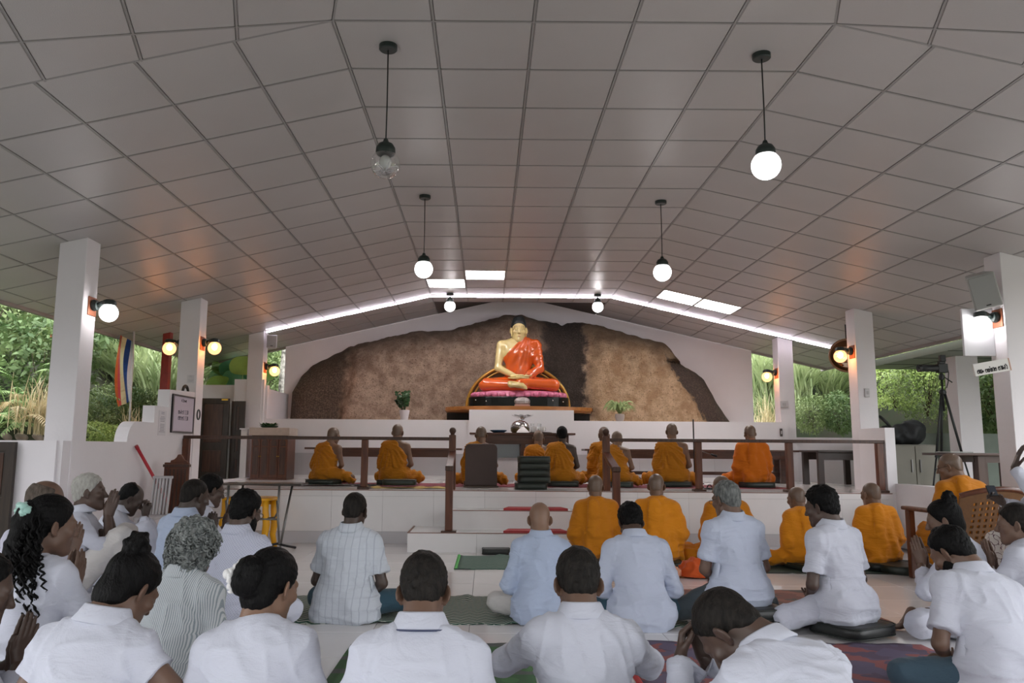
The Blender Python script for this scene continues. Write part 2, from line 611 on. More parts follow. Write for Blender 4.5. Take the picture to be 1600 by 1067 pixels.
# left stepped parapet along the columns
def X_(px, py, X=-3.70): return atX(px, py, X)
prof = [(6.95, 0.0), (10.0, 0.0)]
q = X_(304, 612); prof += [(10.0, q[2])]
q1 = X_(266, 608); prof += [(q1[1], q1[2])]
q2 = X_(243, 633); prof += [(q1[1], q2[2]), (q2[1], q2[2])]
q3 = X_(243, 660); prof += [(q2[1], q3[2])]
qa = X_(216, 660); qb = X_(199, 690)
for k in range(0, 7):
    t = k / 6 * PI / 2
    prof.append((qa[1] - (qa[1] - qb[1]) * math.sin(t), qb[2] + (q3[2] - qb[2]) * math.cos(t)))
zl = qb[2]
prof += [(6.95, zl)]
struct('wall_left', MB().prism(prof, lambda a, b, t: (t, a, b), -3.84, -3.705), WALLW)
struct('wall_left.001', MB().box(-6.0, -3.745, 6.92, 7.06, 0, zl), WALLW)
# columns
def column(x0, x1, y0, y1, zb, root_name='column'):
    mb = MB()
    v = []
    for z in (zb,):
        v += [(x0, y0, z), (x1, y0, z), (x1, y1, z), (x0, y1, z)]
    v += [(x0, y0, roof_z(x0)), (x1, y0, roof_z(x1)), (x1, y1, roof_z(x1)), (x0, y1, roof_z(x0))]
    mb.add(v, [(3, 2, 1, 0), (4, 5, 6, 7), (0, 1, 5, 4), (1, 2, 6, 5), (2, 3, 7, 6), (3, 0, 4, 7)])
    return struct(root_name, mb, WALLW, bev=0.006)
LC = [7.08, 10.0, 12.92]
RC = [7.33, 10.35, 13.13]
colL = [column(-3.95, -3.695, y, y + 0.25, 0) for y in LC]
colR = [column(4.89, 5.14, y, y + 0.25, 0) for y in RC]
# right low wall along the columns, stub by the platform corner, side terrace
struct('wall_right', MB().box(4.95, 5.12, 6.0, 9.7, 0, 0.745), WALLW)
struct('wall_right.001', MB().box(4.86, 4.98, 9.66, 10.34, 0, 1.42), WHITE)
struct('wall_right.002', MB().box(5.14, 8.2, 13.3, 13.45, 0, 1.36), WALLW)
struct('wall_right.003', MB().box(5.0, 5.12, 10.6, 13.3, 0, 0.62), WALLW)
MB().box(4.93, 4.95, 6.0, 9.62, 0, 0.14).build('baseboard_right', TILEG)['kind'] = 'structure'
struct('side_terrace', MB().box(5.12, 9.0, 5.5, 13.3, 0.0, 0.30), mat('terrace_concrete', (150, 144, 138), 0.7, var=0.08))
# rear left: parapets and return wall around the doors
struct('wall_left.002', MB().box(-4.95, -3.62, 13.0, 13.12, 0, 2.15), WALLW)
struct('wall_left.003', MB().box(-4.15, -3.66, 12.93, 13.02, 0, 2.24), WHITE)
struct('wall_left.004', MB().box(-3.86, -3.71, 13.02, 14.75, 1.6, 2.12), WALLW)
struct('wall_left.005', MB().box(-3.84, -3.70, 10.25, 12.92, 0, 0.66), WALLW)
# porch at the right, beyond the eave
pr = struct('porch_roof', MB().box(6.5, 10.2, 8.6, 13.6, 2.55, 2.66), mat('porch_soffit', (132, 140, 126), 0.6))
for k in range(5):
    MB().box(6.5, 10.2, 9.2 + 0.9 * k, 9.215 + 0.9 * k, 2.545, 2.55).build('soffit_joint', CBACK, pr)
for k in range(4):
    MB().box(7.1 + 0.9 * k, 7.115 + 0.9 * k, 8.6, 13.6, 2.545, 2.55).build('soffit_joint', CBACK, pr)
struct('column', MB().box(6.95, 7.28, 11.6, 11.9, 0, 2.55), WALLW, bev=0.006)
struct('wall_right.004', MB().box(5.9, 9.4, 12.3, 12.42, 0.3, 1.42), mat('grey_green_wall', (128, 138, 128), 0.6, var=0.05))

# ------------------------------------------------------------------ rock face behind the statue
def rock():
    out = [(450.5, 664), (451, 655), (455, 610), (468, 588), (485, 570), (530, 548), (545, 540), (600, 528), (650, 517), (700, 516), (735, 506), (757, 500), (790, 491), (815, 492), (840, 500), (870, 502), (878, 507), (888, 503), (905, 502), (935, 508),
           (965, 517), (1000, 528), (1035, 535), (1045, 545), (1060, 565), (1085, 578), (1100, 590), (1115, 617), (1130, 640), (1142, 657), (1146, 665)]
    P = [atY(x, y, 14.6) for x, y in out]
    xs = np.array([p[0] for p in P]); zs = np.array([p[2] for p in P])
    rng = np.random.RandomState(4)
    nx, nz = 190, 70
    X0, X1 = xs[0], xs[-1]
    u = np.linspace(0, 1, nx)
    gx = X0 + (X1 - X0) * u
    top = np.interp(gx, xs, zs)
    # small jagged edge
    top += 0.006 * np.sin(gx * 17 + 3 * np.sin(gx * 2.1)) + 0.005 * np.sin(gx * 37 + 4 * np.sin(gx * 3.3))
    t = np.linspace(0, 1, nz)[None, :]
    zb = 1.601
    Z = zb + (np.maximum(top, zb + 0.02)[:, None] - zb) * t
    X = np.repeat(gx[:, None], nz, 1)
    def vn(x, z, s, seed):
        r = np.random.RandomState(seed).rand(64, 64)
        a, b = x * s + 100, z * s + 100
        i, j = np.floor(a).astype(int), np.floor(b).astype(int)
        fa, fb = a - i, b - j
        fa = fa * fa * (3 - 2 * fa); fb = fb * fb * (3 - 2 * fb)
        g = lambda p, q: r[p % 64, q % 64]
        return (g(i, j) * (1 - fa) + g(i + 1, j) * fa) * (1 - fb) + (g(i, j + 1) * (1 - fa) + g(i + 1, j + 1) * fa) * fb
    edge_d = np.minimum(np.minimum((X - X0), (X1 - X)) * 1.2, (top[:, None] - Z))
    e = np.clip(edge_d / 0.55, 0, 1)
    D = 0.10 + 0.55 * np.sqrt(1 - (1 - e) ** 2)
    # facets: left spur set back, light face proud, dark recess to the right of the statue
    xl = atY(545, 560, 14.3)[0] + 0.12 * np.sin(Z * 3) - 0.25 * (Z - 2.6) * 0.2
    D -= 0.22 / (1 + np.exp((X - xl) * 25))
    xa, xb = atY(846, 560, 14.3)[0], atY(922, 560, 14.3)[0]
    D -= 0.16 / (1 + np.exp(-(X - xa) * 12)) / (1 + np.exp((X - xb - 0.1 * np.sin(Z * 5)) * 22))
    xc = atY(1060, 590, 14.3)[0] + (2.35 - Z) * 0.62
    D -= 0.2 / (1 + np.exp(-(X - xc) * 22)) * (Z < 2.75)
    D += 0.16 * (vn(X, Z, 0.9, 1) - 0.5) + 0.08 * (vn(X, Z, 2.4, 2) - 0.5) + 0.04 * (vn(X, Z, 6, 3) - 0.5) + 0.02 * (vn(X, Z, 14, 5) - 0.5)
    D = np.maximum(D, 0.03)
    Yv = YW - D
    V = np.stack([X, Yv, Z], -1).reshape(-1, 3)
    # close the back so the boulder has thickness
    B = np.stack([X, np.full_like(X, YW - 0.001), Z], -1).reshape(-1, 3)
    idx = np.arange(nx * nz).reshape(nx, nz)
    q = np.stack([idx[:-1, :-1], idx[1:, :-1], idx[1:, 1:], idx[:-1, 1:]], -1).reshape(-1, 4)
    N = nx * nz
    top_e = np.stack([idx[:-1, -1], idx[1:, -1], idx[1:, -1] + N, idx[:-1, -1] + N], -1)
    s1 = np.stack([idx[0, :-1] + N, idx[0, :-1], idx[0, 1:], idx[0, 1:] + N], -1)
    s2 = np.stack([idx[-1, :-1], idx[-1, :-1] + N, idx[-1, 1:] + N, idx[-1, 1:]], -1)
    def bld(nt, b):
        L = nt.links.new
        tc = nt.nodes.new('ShaderNodeTexCoord')
        sp = nt.nodes.new('ShaderNodeSeparateXYZ'); L(tc.outputs['Object'], sp.inputs[0])
        def noise(s, d=6):
            n = nt.nodes.new('ShaderNodeTexNoise'); n.inputs['Scale'].default_value = s; n.inputs['Detail'].default_value = d
            n.inputs['Roughness'].default_value = 0.65
            L(tc.outputs['Object'], n.inputs['Vector']); return n.outputs[0]
        def math_(op, a, b2, c=None):
            n = nt.nodes.new('ShaderNodeMath'); n.operation = op
            for k, v in enumerate((a, b2, c)):
                if v is None: continue
                if hasattr(v, 'links') or hasattr(v, 'is_linked'): L(v, n.inputs[k])
                else: n.inputs[k].default_value = v
            return n.outputs[0]
        def mix(f, c1, c2):
            n = nt.nodes.new('ShaderNodeMixRGB'); L(f, n.inputs[0])
            for k, c in ((1, c1), (2, c2)):
                if isinstance(c, tuple): n.inputs[k].default_value = lin(c)
                else: L(c, n.inputs[k])
            return n.outputs[0]
        def sm(x, lo, hi):
            n = nt.nodes.new('ShaderNodeMapRange'); n.interpolation_type = 'SMOOTHSTEP'; n.clamp = True
            L(x, n.inputs[0]); n.inputs[1].default_value = lo; n.inputs[2].default_value = hi
            return n.outputs[0]
        big = noise(1.1); mid = noise(5); fine = noise(38, 8); spk = noise(85, 3)
        col = mix(sm(mid, 0.35, 0.68), (168, 140, 120), (216, 190, 168))
        col = mix(sm(fine, 0.52, 0.7), col, (112, 88, 72))
        col = mix(sm(spk, 0.62, 0.72), col, (232, 216, 200))
        xw = math_('ADD', sp.outputs['X'], math_('MULTIPLY', math_('SUBTRACT', mid, 0.5), 0.55))
        zw = math_('ADD', sp.outputs['Z'], math_('MULTIPLY', math_('SUBTRACT', noise(2.2), 0.5), 0.9))
        warm = mix(sm(mid, 0.35, 0.68), (186, 150, 114), (226, 196, 160))
        warm = mix(sm(fine, 0.53, 0.7), warm, (134, 102, 76))
        col = mix(sm(xw, 1.7, 1.95), col, warm)
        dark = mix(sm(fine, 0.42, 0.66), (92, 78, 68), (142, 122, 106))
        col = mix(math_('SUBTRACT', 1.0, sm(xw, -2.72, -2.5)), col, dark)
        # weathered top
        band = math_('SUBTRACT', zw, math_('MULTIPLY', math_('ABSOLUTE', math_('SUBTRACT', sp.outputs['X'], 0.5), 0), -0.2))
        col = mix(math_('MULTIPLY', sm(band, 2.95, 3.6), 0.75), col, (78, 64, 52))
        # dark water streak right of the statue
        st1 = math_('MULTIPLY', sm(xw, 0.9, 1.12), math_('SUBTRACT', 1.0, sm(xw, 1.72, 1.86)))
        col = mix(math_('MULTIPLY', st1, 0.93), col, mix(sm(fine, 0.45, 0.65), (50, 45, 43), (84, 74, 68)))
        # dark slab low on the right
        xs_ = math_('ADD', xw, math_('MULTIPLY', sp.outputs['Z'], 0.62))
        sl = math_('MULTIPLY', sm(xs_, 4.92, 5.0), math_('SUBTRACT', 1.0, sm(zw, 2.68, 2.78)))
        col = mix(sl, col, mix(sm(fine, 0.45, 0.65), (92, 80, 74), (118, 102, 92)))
        L(col, b.inputs['Base Color'])
        b.inputs['Roughness'].default_value = 0.85
        bp = nt.nodes.new('ShaderNodeBump'); bp.inputs['Strength'].default_value = 1.0; bp.inputs['Distance'].default_value = 0.05
        L(math_('ADD', fine, math_('MULTIPLY', spk, 0.4)), bp.inputs['Height']); L(bp.outputs[0], b.inputs['Normal'])
    m = node_mat('granite', bld)
    o = np_obj('rock_face', V, q, m)
    me2 = np_mesh('rock_face', np.concatenate([V, B]), np.concatenate([q, top_e, s1, s2]))
    me2.materials.append(m)
    old = o.data; o.data = me2; bpy.data.meshes.remove(old)
    tag(o, 'huge brown weathered boulder rising above the ledge behind the seated statue', 'rock')
rock()
# ------------------------------------------------------------------ smooth solid modelling (distance field -> quads)
_rs = np.random.RandomState(11)
_NT = _rs.rand(32, 32, 32).astype(np.float32)
def noise3(P, s=1.0, seed=0):
    q = P * s + 50.0 + seed * 7.31
    i = np.floor(q).astype(int); f = q - i
    f = f * f * (3 - 2 * f)
    out = 0
    for dx in (0, 1):
        wx = f[..., 0] if dx else 1 - f[..., 0]
        for dy in (0, 1):
            wy = f[..., 1] if dy else 1 - f[..., 1]
            for dz in (0, 1):
                wz = f[..., 2] if dz else 1 - f[..., 2]
                out = out + wx * wy * wz * _NT[(i[..., 0] + dx) % 32, (i[..., 1] + dy) % 32, (i[..., 2] + dz) % 32]
    return out

def A(*p):
    return np.array(p, float)

def unit(v):
    v = np.asarray(v, float)
    return v / max(np.linalg.norm(v), 1e-9)

class Field:
    def __init__(s, h):
        s.h = h; s.pr = []; s.cuts = []
    def cap(s, a, b, ra, rb=None, k=0.03, flat=None, op='+'):
        """tapered limb from a to b; flat=(axis, factor) squashes it along an axis"""
        a = A(*a); b = A(*b); rb = ra if rb is None else rb
        m = max(ra, rb)
        if flat is not None and flat[1] > 1: m *= 1.0
        lo = np.minimum(a - ra, b - rb); hi = np.maximum(a + ra, b + rb)
        def fn(X, Y, Z):
            d = b - a; L2 = max(d @ d, 1e-12)
            x, y, z = X - a[0], Y - a[1], Z - a[2]
            t = np.clip((x * d[0] + y * d[1] + z * d[2]) / L2, 0, 1)
            x, y, z = x - t * d[0], y - t * d[1], z - t * d[2]
            if flat is None:
                return np.sqrt(x * x + y * y + z * z) - (ra + (rb - ra) * t)
            w = unit(flat[0]); g = 1.0 / flat[1]
            c = (x * w[0] + y * w[1] + z * w[2])
            r2 = x * x + y * y + z * z - c * c + (c * g) ** 2
            return (np.sqrt(np.maximum(r2, 0)) - (ra + (rb - ra) * t)) * min(1.0, flat[1] ** 0.5)
        s.pr.append((lo, hi, fn, k, op)); return s
    def ell(s, c, r, M=None, k=0.03, op='+'):
        """ellipsoid; M columns are its axes"""
        c = A(*c); r = A(*r); M = np.eye(3) if M is None else np.asarray(M)
        e = np.sqrt(((M * r[None, :]) ** 2).sum(1))
        def fn(X, Y, Z):
            x, y, z = X - c[0], Y - c[1], Z - c[2]
            l = [(x * M[0, i] + y * M[1, i] + z * M[2, i]) / r[i] for i in range(3)]
            k0 = np.sqrt(l[0] ** 2 + l[1] ** 2 + l[2] ** 2)
            k1 = np.sqrt((l[0] / r[0]) ** 2 + (l[1] / r[1]) ** 2 + (l[2] / r[2]) ** 2)
            return k0 * (k0 - 1) / np.maximum(k1, 1e-6)
        s.pr.append((c - e, c + e, fn, k, op)); return s
    def cut(s, p, n, k=0.004):
        """remove everything on the side n points to"""
        s.cuts.append((A(*p), unit(n), k)); return s
    def mesh(s):
        h = s.h
        ad = [q for q in s.pr if q[4] == '+']
        lo = np.min([q[0] for q in ad], 0) - 3 * h - 0.01
        hi = np.max([q[1] for q in ad], 0) + 3 * h + 0.01
        n = np.ceil((hi - lo) / h).astype(int) + 1
        F = np.full(n, 0.5, np.float32)
        ax = [(lo[i] + h * np.arange(n[i])).astype(np.float32) for i in range(3)]
        for (l, u, fn, k, op) in s.pr:
            m = k + 2.5 * h
            i0 = np.maximum(np.floor((l - m - lo) / h).astype(int), 0)
            i1 = np.minimum(np.ceil((u + m - lo) / h).astype(int) + 1, n)
            if np.any(i1 <= i0): continue
            sl = tuple(slice(a, b) for a, b in zip(i0, i1))
            X = ax[0][sl[0]][:, None, None]; Y = ax[1][sl[1]][None, :, None]; Z = ax[2][sl[2]][None, None, :]
            d = fn(X, Y, Z).astype(np.float32)
            f = F[sl]
            if op == '+':
                hh = np.maximum(k - np.abs(d - f), 0) / max(k, 1e-6)
                F[sl] = np.minimum(d, f) - hh * hh * k * 0.25
            else:
                hh = np.maximum(k - np.abs(-d - f), 0) / max(k, 1e-6)
                F[sl] = np.maximum(-d, f) + hh * hh * k * 0.25
        X = ax[0][:, None, None]; Y = ax[1][None, :, None]; Z = ax[2][None, None, :]
        for (p, nn, k) in s.cuts:
            d = (X - p[0]) * nn[0] + (Y - p[1]) * nn[1] + (Z - p[2]) * nn[2]
            hh = np.maximum(k - np.abs(d - F), 0) / k
            F = np.maximum(d, F) + hh * hh * k * 0.25
        F[0] = F[-1] = 0.5; F[:, 0] = F[:, -1] = 0.5; F[:, :, 0] = F[:, :, -1] = 0.5
        return nets(F, lo, h)

def nets(F, lo, h):
    S = F < 0
    c = np.zeros(tuple(k - 1 for k in F.shape), np.int8)
    for i in (0, 1):
        for j in (0, 1):
            for k in (0, 1):
                c += S[i:F.shape[0] - 1 + i, j:F.shape[1] - 1 + j, k:F.shape[2] - 1 + k]
    act = (c > 0) & (c < 8)
    I = np.argwhere(act)
    idx = np.full(act.shape, -1, np.int32)
    idx[act] = np.arange(len(I))
    acc = np.zeros((len(I), 3)); cnt = np.zeros(len(I))
    cor = [(i, j, k) for i in (0, 1) for j in (0, 1) for k in (0, 1)]
    val = {q: F[I[:, 0] + q[0], I[:, 1] + q[1], I[:, 2] + q[2]] for q in cor}
    for a in cor:
        for ax in range(3):
            if a[ax]: continue
            b = list(a); b[ax] = 1; b = tuple(b)
            va, vb = val[a], val[b]
            m = (va < 0) != (vb < 0)
            t = va[m] / (va[m] - vb[m])
            p = np.tile(np.array(a, float), (m.sum(), 1)); p[:, ax] += t
            acc[m] += p; cnt[m] += 1
    V = (I + acc / np.maximum(cnt, 1)[:, None]) * h + lo
    Q = []
    for ax in range(3):
        o1, o2 = [k for k in range(3) if k != ax]
        a = np.moveaxis(S, (ax, o1, o2), (0, 1, 2))
        id_ = np.moveaxis(idx, (ax, o1, o2), (0, 1, 2))
        s0, s1 = a[:-1, 1:-1, 1:-1], a[1:, 1:-1, 1:-1]
        E = np.argwhere(s0 != s1)
        if not len(E): continue
        i, j, k = E[:, 0], E[:, 1] + 1, E[:, 2] + 1
        q = np.stack([id_[i, j - 1, k - 1], id_[i, j, k - 1], id_[i, j, k], id_[i, j - 1, k]], 1)
        fl = s0[E[:, 0], E[:, 1], E[:, 2]]
        if ax == 1: fl = ~fl
        q[~fl] = q[~fl][:, ::-1]
        Q.append(q)
    Q = np.concatenate(Q)
    Q = Q[(Q >= 0).all(1)]
    return V, Q

def vnormals(V, Q):
    a, b, c, d = (V[Q[:, i]] for i in range(4))
    n = np.cross(c - a, d - b)
    N = np.zeros_like(V)
    for i in range(4):
        np.add.at(N, Q[:, i], n)
    return N / np.maximum(np.linalg.norm(N, axis=1), 1e-9)[:, None]

def relax(V, Q, it=1, f=0.5):
    for _ in range(it):
        acc = np.zeros_like(V); cnt = np.zeros(len(V))
        for i in range(4):
            np.add.at(acc, Q[:, i], V[Q[:, (i + 1) % 4]] + V[Q[:, (i - 1) % 4]])
            np.add.at(cnt, Q[:, i], 2)
        V = V + f * (acc / np.maximum(cnt, 1)[:, None] - V)
    return V

def join(parts):
    V = []; Q = []; n = 0
    for v, q in parts:
        V.append(v); Q.append(q + n); n += len(v)
    return np.concatenate(V), np.concatenate(Q)

def rotx(a): c, s = math.cos(a), math.sin(a); return np.array([[1, 0, 0], [0, c, -s], [0, s, c]])
def roty(a): c, s = math.cos(a), math.sin(a); return np.array([[c, 0, s], [0, 1, 0], [-s, 0, c]])
def rotz(a): c, s = math.cos(a), math.sin(a); return np.array([[c, -s, 0], [s, c, 0], [0, 0, 1]])

# ------------------------------------------------------------------ heads (looking along +y, middle between the ears at 0)
_cache = {}
def head_mesh(kind):
    key = ('head', kind)
    if key in _cache: return _cache[key]
    f = Field(0.0052)
    w = 0.94 if kind == 'woman' else 1.0
    f.ell((0, -0.018, 0.036), (0.075 * w, 0.096, 0.086), k=0.02)
    f.ell((0, 0.030, -0.030), (0.060 * w, 0.066, 0.088), k=0.03)
    f.cap((-0.040 * w, 0.012, -0.068), (0, 0.072, -0.102), 0.026, 0.020, k=0.03)
    f.cap((0.040 * w, 0.012, -0.068), (0, 0.072, -0.102), 0.026, 0.020, k=0.03)
    f.cap((-0.036, 0.078, 0.022), (0.036, 0.078, 0.022), 0.012, k=0.02)
    for s in (-1, 1):
        f.ell((s * 0.044 * w, 0.066, -0.022), (0.022, 0.020, 0.020), k=0.02)
        f.ell((s * 0.031, 0.100, 0.002), (0.017, 0.013, 0.012), k=0.012, op='-')
        f.ell((s * 0.031, 0.083, 0.001), (0.0135, 0.011, 0.0105), k=0.004)
        f.ell((s * 0.081 * w, -0.008, -0.005), (0.008, 0.021, 0.034), M=rotz(s * 0.62) @ rotx(-0.2), k=0.006)
        f.ell((s * 0.075 * w, 0.000, -0.034), (0.007, 0.009, 0.011), k=0.006)
        f.ell((s * 0.090 * w, 0.000, -0.003), (0.006, 0.011, 0.018), k=0.004, op='-')
    f.cap((0, 0.088, 0.012), (0, 0.112, -0.030), 0.0075, 0.0115, k=0.010)
    f.ell((-0.011, 0.104, -0.035), (0.008, 0.010, 0.007), k=0.006)
    f.ell((0.011, 0.104, -0.035), (0.008, 0.010, 0.007), k=0.006)
    f.cap((-0.020, 0.088, -0.062), (0.020, 0.088, -0.062), 0.0065, k=0.008)
    f.cap((-0.016, 0.088, -0.073), (0.016, 0.088, -0.073), 0.0075, k=0.008)
    f.cap((-0.026, 0.092, -0.0675), (0.026, 0.092, -0.0675), 0.002, k=0.004, op='-')
    f.cap((0, -0.040, -0.035), (0, -0.052, -0.150), 0.056 * w, 0.055 * w, k=0.035)
    V, Q = f.mesh()
    _cache[key] = (V, Q)
    return V, Q

def hair_field(h, top, front=(0.072, 0.088), side=(0.012, -0.004), nape=(-0.095, -0.066), nape_fill=True):
    f = Field(h)
    f.ell((0, -0.020, 0.036 + top * 0.35), (0.077 + top * 0.45, 0.098 + top * 0.5, 0.086 + top * 0.75), k=0.02)
    if nape_fill:
        f.ell((0, -0.066, -0.028), (0.056 + top * 0.3, 0.040 + top * 0.4, 0.055), k=0.03)
    a, b, c = A(*front), A(*side), A(*nape)
    # plane in front, from forehead to sideburn
    d = b - a; f.cut((0, a[0], a[1]), (0, -d[1], d[0]), k=0.012)
    d = c - b; f.cut((0, b[0], b[1] - 0.012), (0, -d[1], d[0]), k=0.016)
    return f

def hair_mesh(style, seed=0):
    key = ('hair', style, seed)
    if key in _cache: return _cache[key]
    if style == 'stubble':
        V, Q = hair_field(0.007, 0.0025, (0.066, 0.094), (0.004, 0.004), (-0.098, -0.058)).mesh()
    elif style in ('short', 'thick', 'cropped'):
        t = dict(short=0.014, thick=0.026, cropped=0.008)[style]
        V, Q = hair_field(0.006, t).mesh()
        N = vnormals(V, Q)
        a = {'short': 0.006, 'thick': 0.010, 'cropped': 0.003}[style]
        V = V + N * ((noise3(V, 45, seed) - 0.5) * a + (noise3(V, 110, seed) - 0.5) * a * 0.8)[:, None]
    elif style == 'receding':
        f = hair_field(0.006, 0.011, (0.02, 0.115), (0.0, -0.004))
        f.ell((0, 0.045, 0.125), (0.058, 0.085, 0.05), k=0.02, op='-')
        V, Q = f.mesh()
        V = V + vnormals(V, Q) * ((noise3(V, 70, seed) - 0.5) * 0.006)[:, None]
    elif style == 'ring':
        f = hair_field(0.006, 0.007, (0.02, 0.10), (-0.002, 0.0))
        f.ell((0, 0.015, 0.13), (0.072, 0.105, 0.075), k=0.02, op='-')
        V, Q = f.mesh()
        V = V + vnormals(V, Q) * ((noise3(V, 70, seed) - 0.5) * 0.005)[:, None]
    elif style in ('low_bun', 'high_bun', 'nape_bun', 'combed'):
        f = hair_field(0.006, 0.016, (0.078, 0.082), (0.030, 0.004), (-0.10, -0.105))
        f.ell((0, -0.062, -0.055), (0.064, 0.05, 0.06), k=0.03)
        bc = dict(low_bun=(-0.012, -0.128, 0.012), high_bun=(0.0, -0.080, 0.128), nape_bun=(0, -0.125, -0.045), combed=(0, -0.09, 0.03))[style]
        br = dict(low_bun=(0.066, 0.046, 0.068), high_bun=(0.048, 0.044, 0.050), nape_bun=(0.05, 0.035, 0.045), combed=(0.05, 0.03, 0.05))[style]
        f.ell(bc, br, k=0.012)
        V, Q = f.mesh()
        N = vnormals(V, Q)
        bc = A(*bc)
        d = V - bc
        rr = np.linalg.norm(d / A(*br), axis=1)
        ang = np.arctan2(d[:, 0], d[:, 2])
        on = np.clip((1.25 - rr) / 0.15, 0, 1)
        comb = np.sin(ang * 26 + 3 * noise3(V, 30, seed)) * 0.0012
        if style == 'high_bun':
            wave = (noise3(V, 48, seed) - 0.5) * 0.026
        else:
            wave = np.sin(ang * 2 + rr * 13 + 1.0) * 0.006
        V = V + N * (comb * (1 - on) + on * (wave + np.sin(ang * 14 + rr * 40) * 0.0012))[:, None]
    _cache[key] = (V, Q)
    return V, Q

def np_tube(pts, r, n=5):
    """pts (m,3), r scalar or (m,) -> quads (open ends)"""
    m = len(pts)
    d = np.gradient(pts, axis=0)
    d /= np.maximum(np.linalg.norm(d, axis=1), 1e-9)[:, None]
    ref = np.where(np.abs(d[:, 2:3]) < 0.9, np.array([[0, 0, 1.0]]), np.array([[1.0, 0, 0]]))
    x = np.cross(ref, d); x /= np.maximum(np.linalg.norm(x, axis=1), 1e-9)[:, None]
    y = np.cross(d, x)
    a = np.arange(n) * 2 * PI / n
    r = np.broadcast_to(np.asarray(r, float), (m,))
    V = pts[:, None, :] + r[:, None, None] * (np.cos(a)[None, :, None] * x[:, None, :] + np.sin(a)[None, :, None] * y[:, None, :])
    i = np.arange(m - 1)[:, None]; k = np.arange(n)[None, :]; l = (k + 1) % n
    Q = np.stack([i * n + k, i * n + l, (i + 1) * n + l, (i + 1) * n + k], -1).reshape(-1, 4)
    return V.reshape(-1, 3), Q

# ------------------------------------------------------------------ hands (wrist at 0, fingers along +y, back of the hand +z, thumb on +x) and feet
def hand_mesh(kind):
    key = ('hand', kind)
    if key in _cache: return _cache[key]
    f = Field(0.0042)
    curl = dict(flat=0.06, relaxed=0.42, splay=0.10, curled=0.85)[kind]
    spread = dict(flat=0.0, relaxed=0.06, splay=0.20, curled=0.03)[kind]
    kn = [(0.030, 0.088), (0.010, 0.093), (-0.010, 0.089), (-0.029, 0.080)]
    ln = [(0.042, 0.026, 0.020), (0.046, 0.030, 0.021), (0.043, 0.027, 0.020), (0.033, 0.020, 0.018)]
    f.cap((0, -0.03, 0), (0, 0.01, 0), 0.026, 0.026, k=0.02, flat=((0, 0, 1), 0.75))
    for (x, y) in kn:
        f.cap((x * 0.45, 0.01, 0), (x * 0.92, y, 0), 0.016, 0.0115, k=0.014, flat=((0, 0, 1), 0.85))
    for i, ((x, y), L) in enumerate(zip(kn, ln)):
        p = A(x * 0.92, y, 0); ang = 0.0
        side = (x / 0.03) * spread
        for j, l in enumerate(L):
            ang += curl * (0.8 if j == 0 else 1.0)
            q = p + l * A(math.sin(side) * math.cos(ang), math.cos(side) * math.cos(ang), -math.sin(ang))
            f.cap(p, q, 0.0092 - j * 0.0008, 0.0086 - j * 0.0009, k=0.004)
            p = q
    tb = [A(0.016, 0.018, -0.006), A(0.036, 0.045, -0.014), A(0.046 + spread * 0.08, 0.072, -0.018 - curl * 0.012), A(0.047 + spread * 0.12, 0.094, -0.020 - curl * 0.02)]
    if kind == 'flat':
        tb = [A(0.016, 0.018, -0.006), A(0.034, 0.045, -0.010), A(0.038, 0.073, -0.012), A(0.037, 0.096, -0.013)]
    f.cap(tb[0], tb[1], 0.016, 0.0125, k=0.014)
    f.cap(tb[1], tb[2], 0.0115, 0.0100, k=0.006)
    f.cap(tb[2], tb[3], 0.0100, 0.0085, k=0.004)
    V, Q = f.mesh()
    _cache[key] = (V, Q)
    return V, Q

def foot_mesh():
    key = ('foot',)
    if key in _cache: return _cache[key]
    f = Field(0.007)          # heel at 0, toes along +y, sole at z = -0.035
    f.cap((0, 0.0, -0.012), (0, 0.15, -0.020), 0.030, 0.034, k=0.03, flat=((0, 0, 1), 0.6))
    f.cap((0, 0.005, 0.045), (0, 0.10, 0.0), 0.036, 0.022, k=0.04)
    for i, (x, y, r) in enumerate([(0.026, 0.205, 0.014), (0.009, 0.205, 0.0105), (-0.006, 0.196, 0.010), (-0.019, 0.185, 0.0095), (-0.030, 0.172, 0.009)]):
        f.cap((x * 0.9, 0.14, -0.02), (x, y, -0.024), r, r * 0.9, k=0.006)
    V, Q = f.mesh()
    _cache[key] = (V, Q)
    return V, Q

def place(VQ, o, xa, ya, za, sc=1.0, mirror=False):
    V, Q = VQ
    M = np.stack([unit(xa), unit(ya), unit(za)], 1)
    W = (V * sc) @ M.T + o
    if np.linalg.det(M) < 0:
        Q = Q[:, ::-1]
    return W, Q

def ik(S, W, l1, l2, hint):
    d = W - S; D = np.linalg.norm(d)
    if D > (l1 + l2) * 0.985:
        W = S + d * (l1 + l2) * 0.985 / D; d = W - S; D = np.linalg.norm(d)
    if D < abs(l1 - l2) + 0.03:
        D = abs(l1 - l2) + 0.03; d = unit(d) * D; W = S + d
    u = d / D
    a = (l1 * l1 - l2 * l2 + D * D) / (2 * D)
    r = math.sqrt(max(l1 * l1 - a * a, 0))
    hnt = A(*hint) - u * (A(*hint) @ u)
    return S + u * a + unit(hnt) * r, W
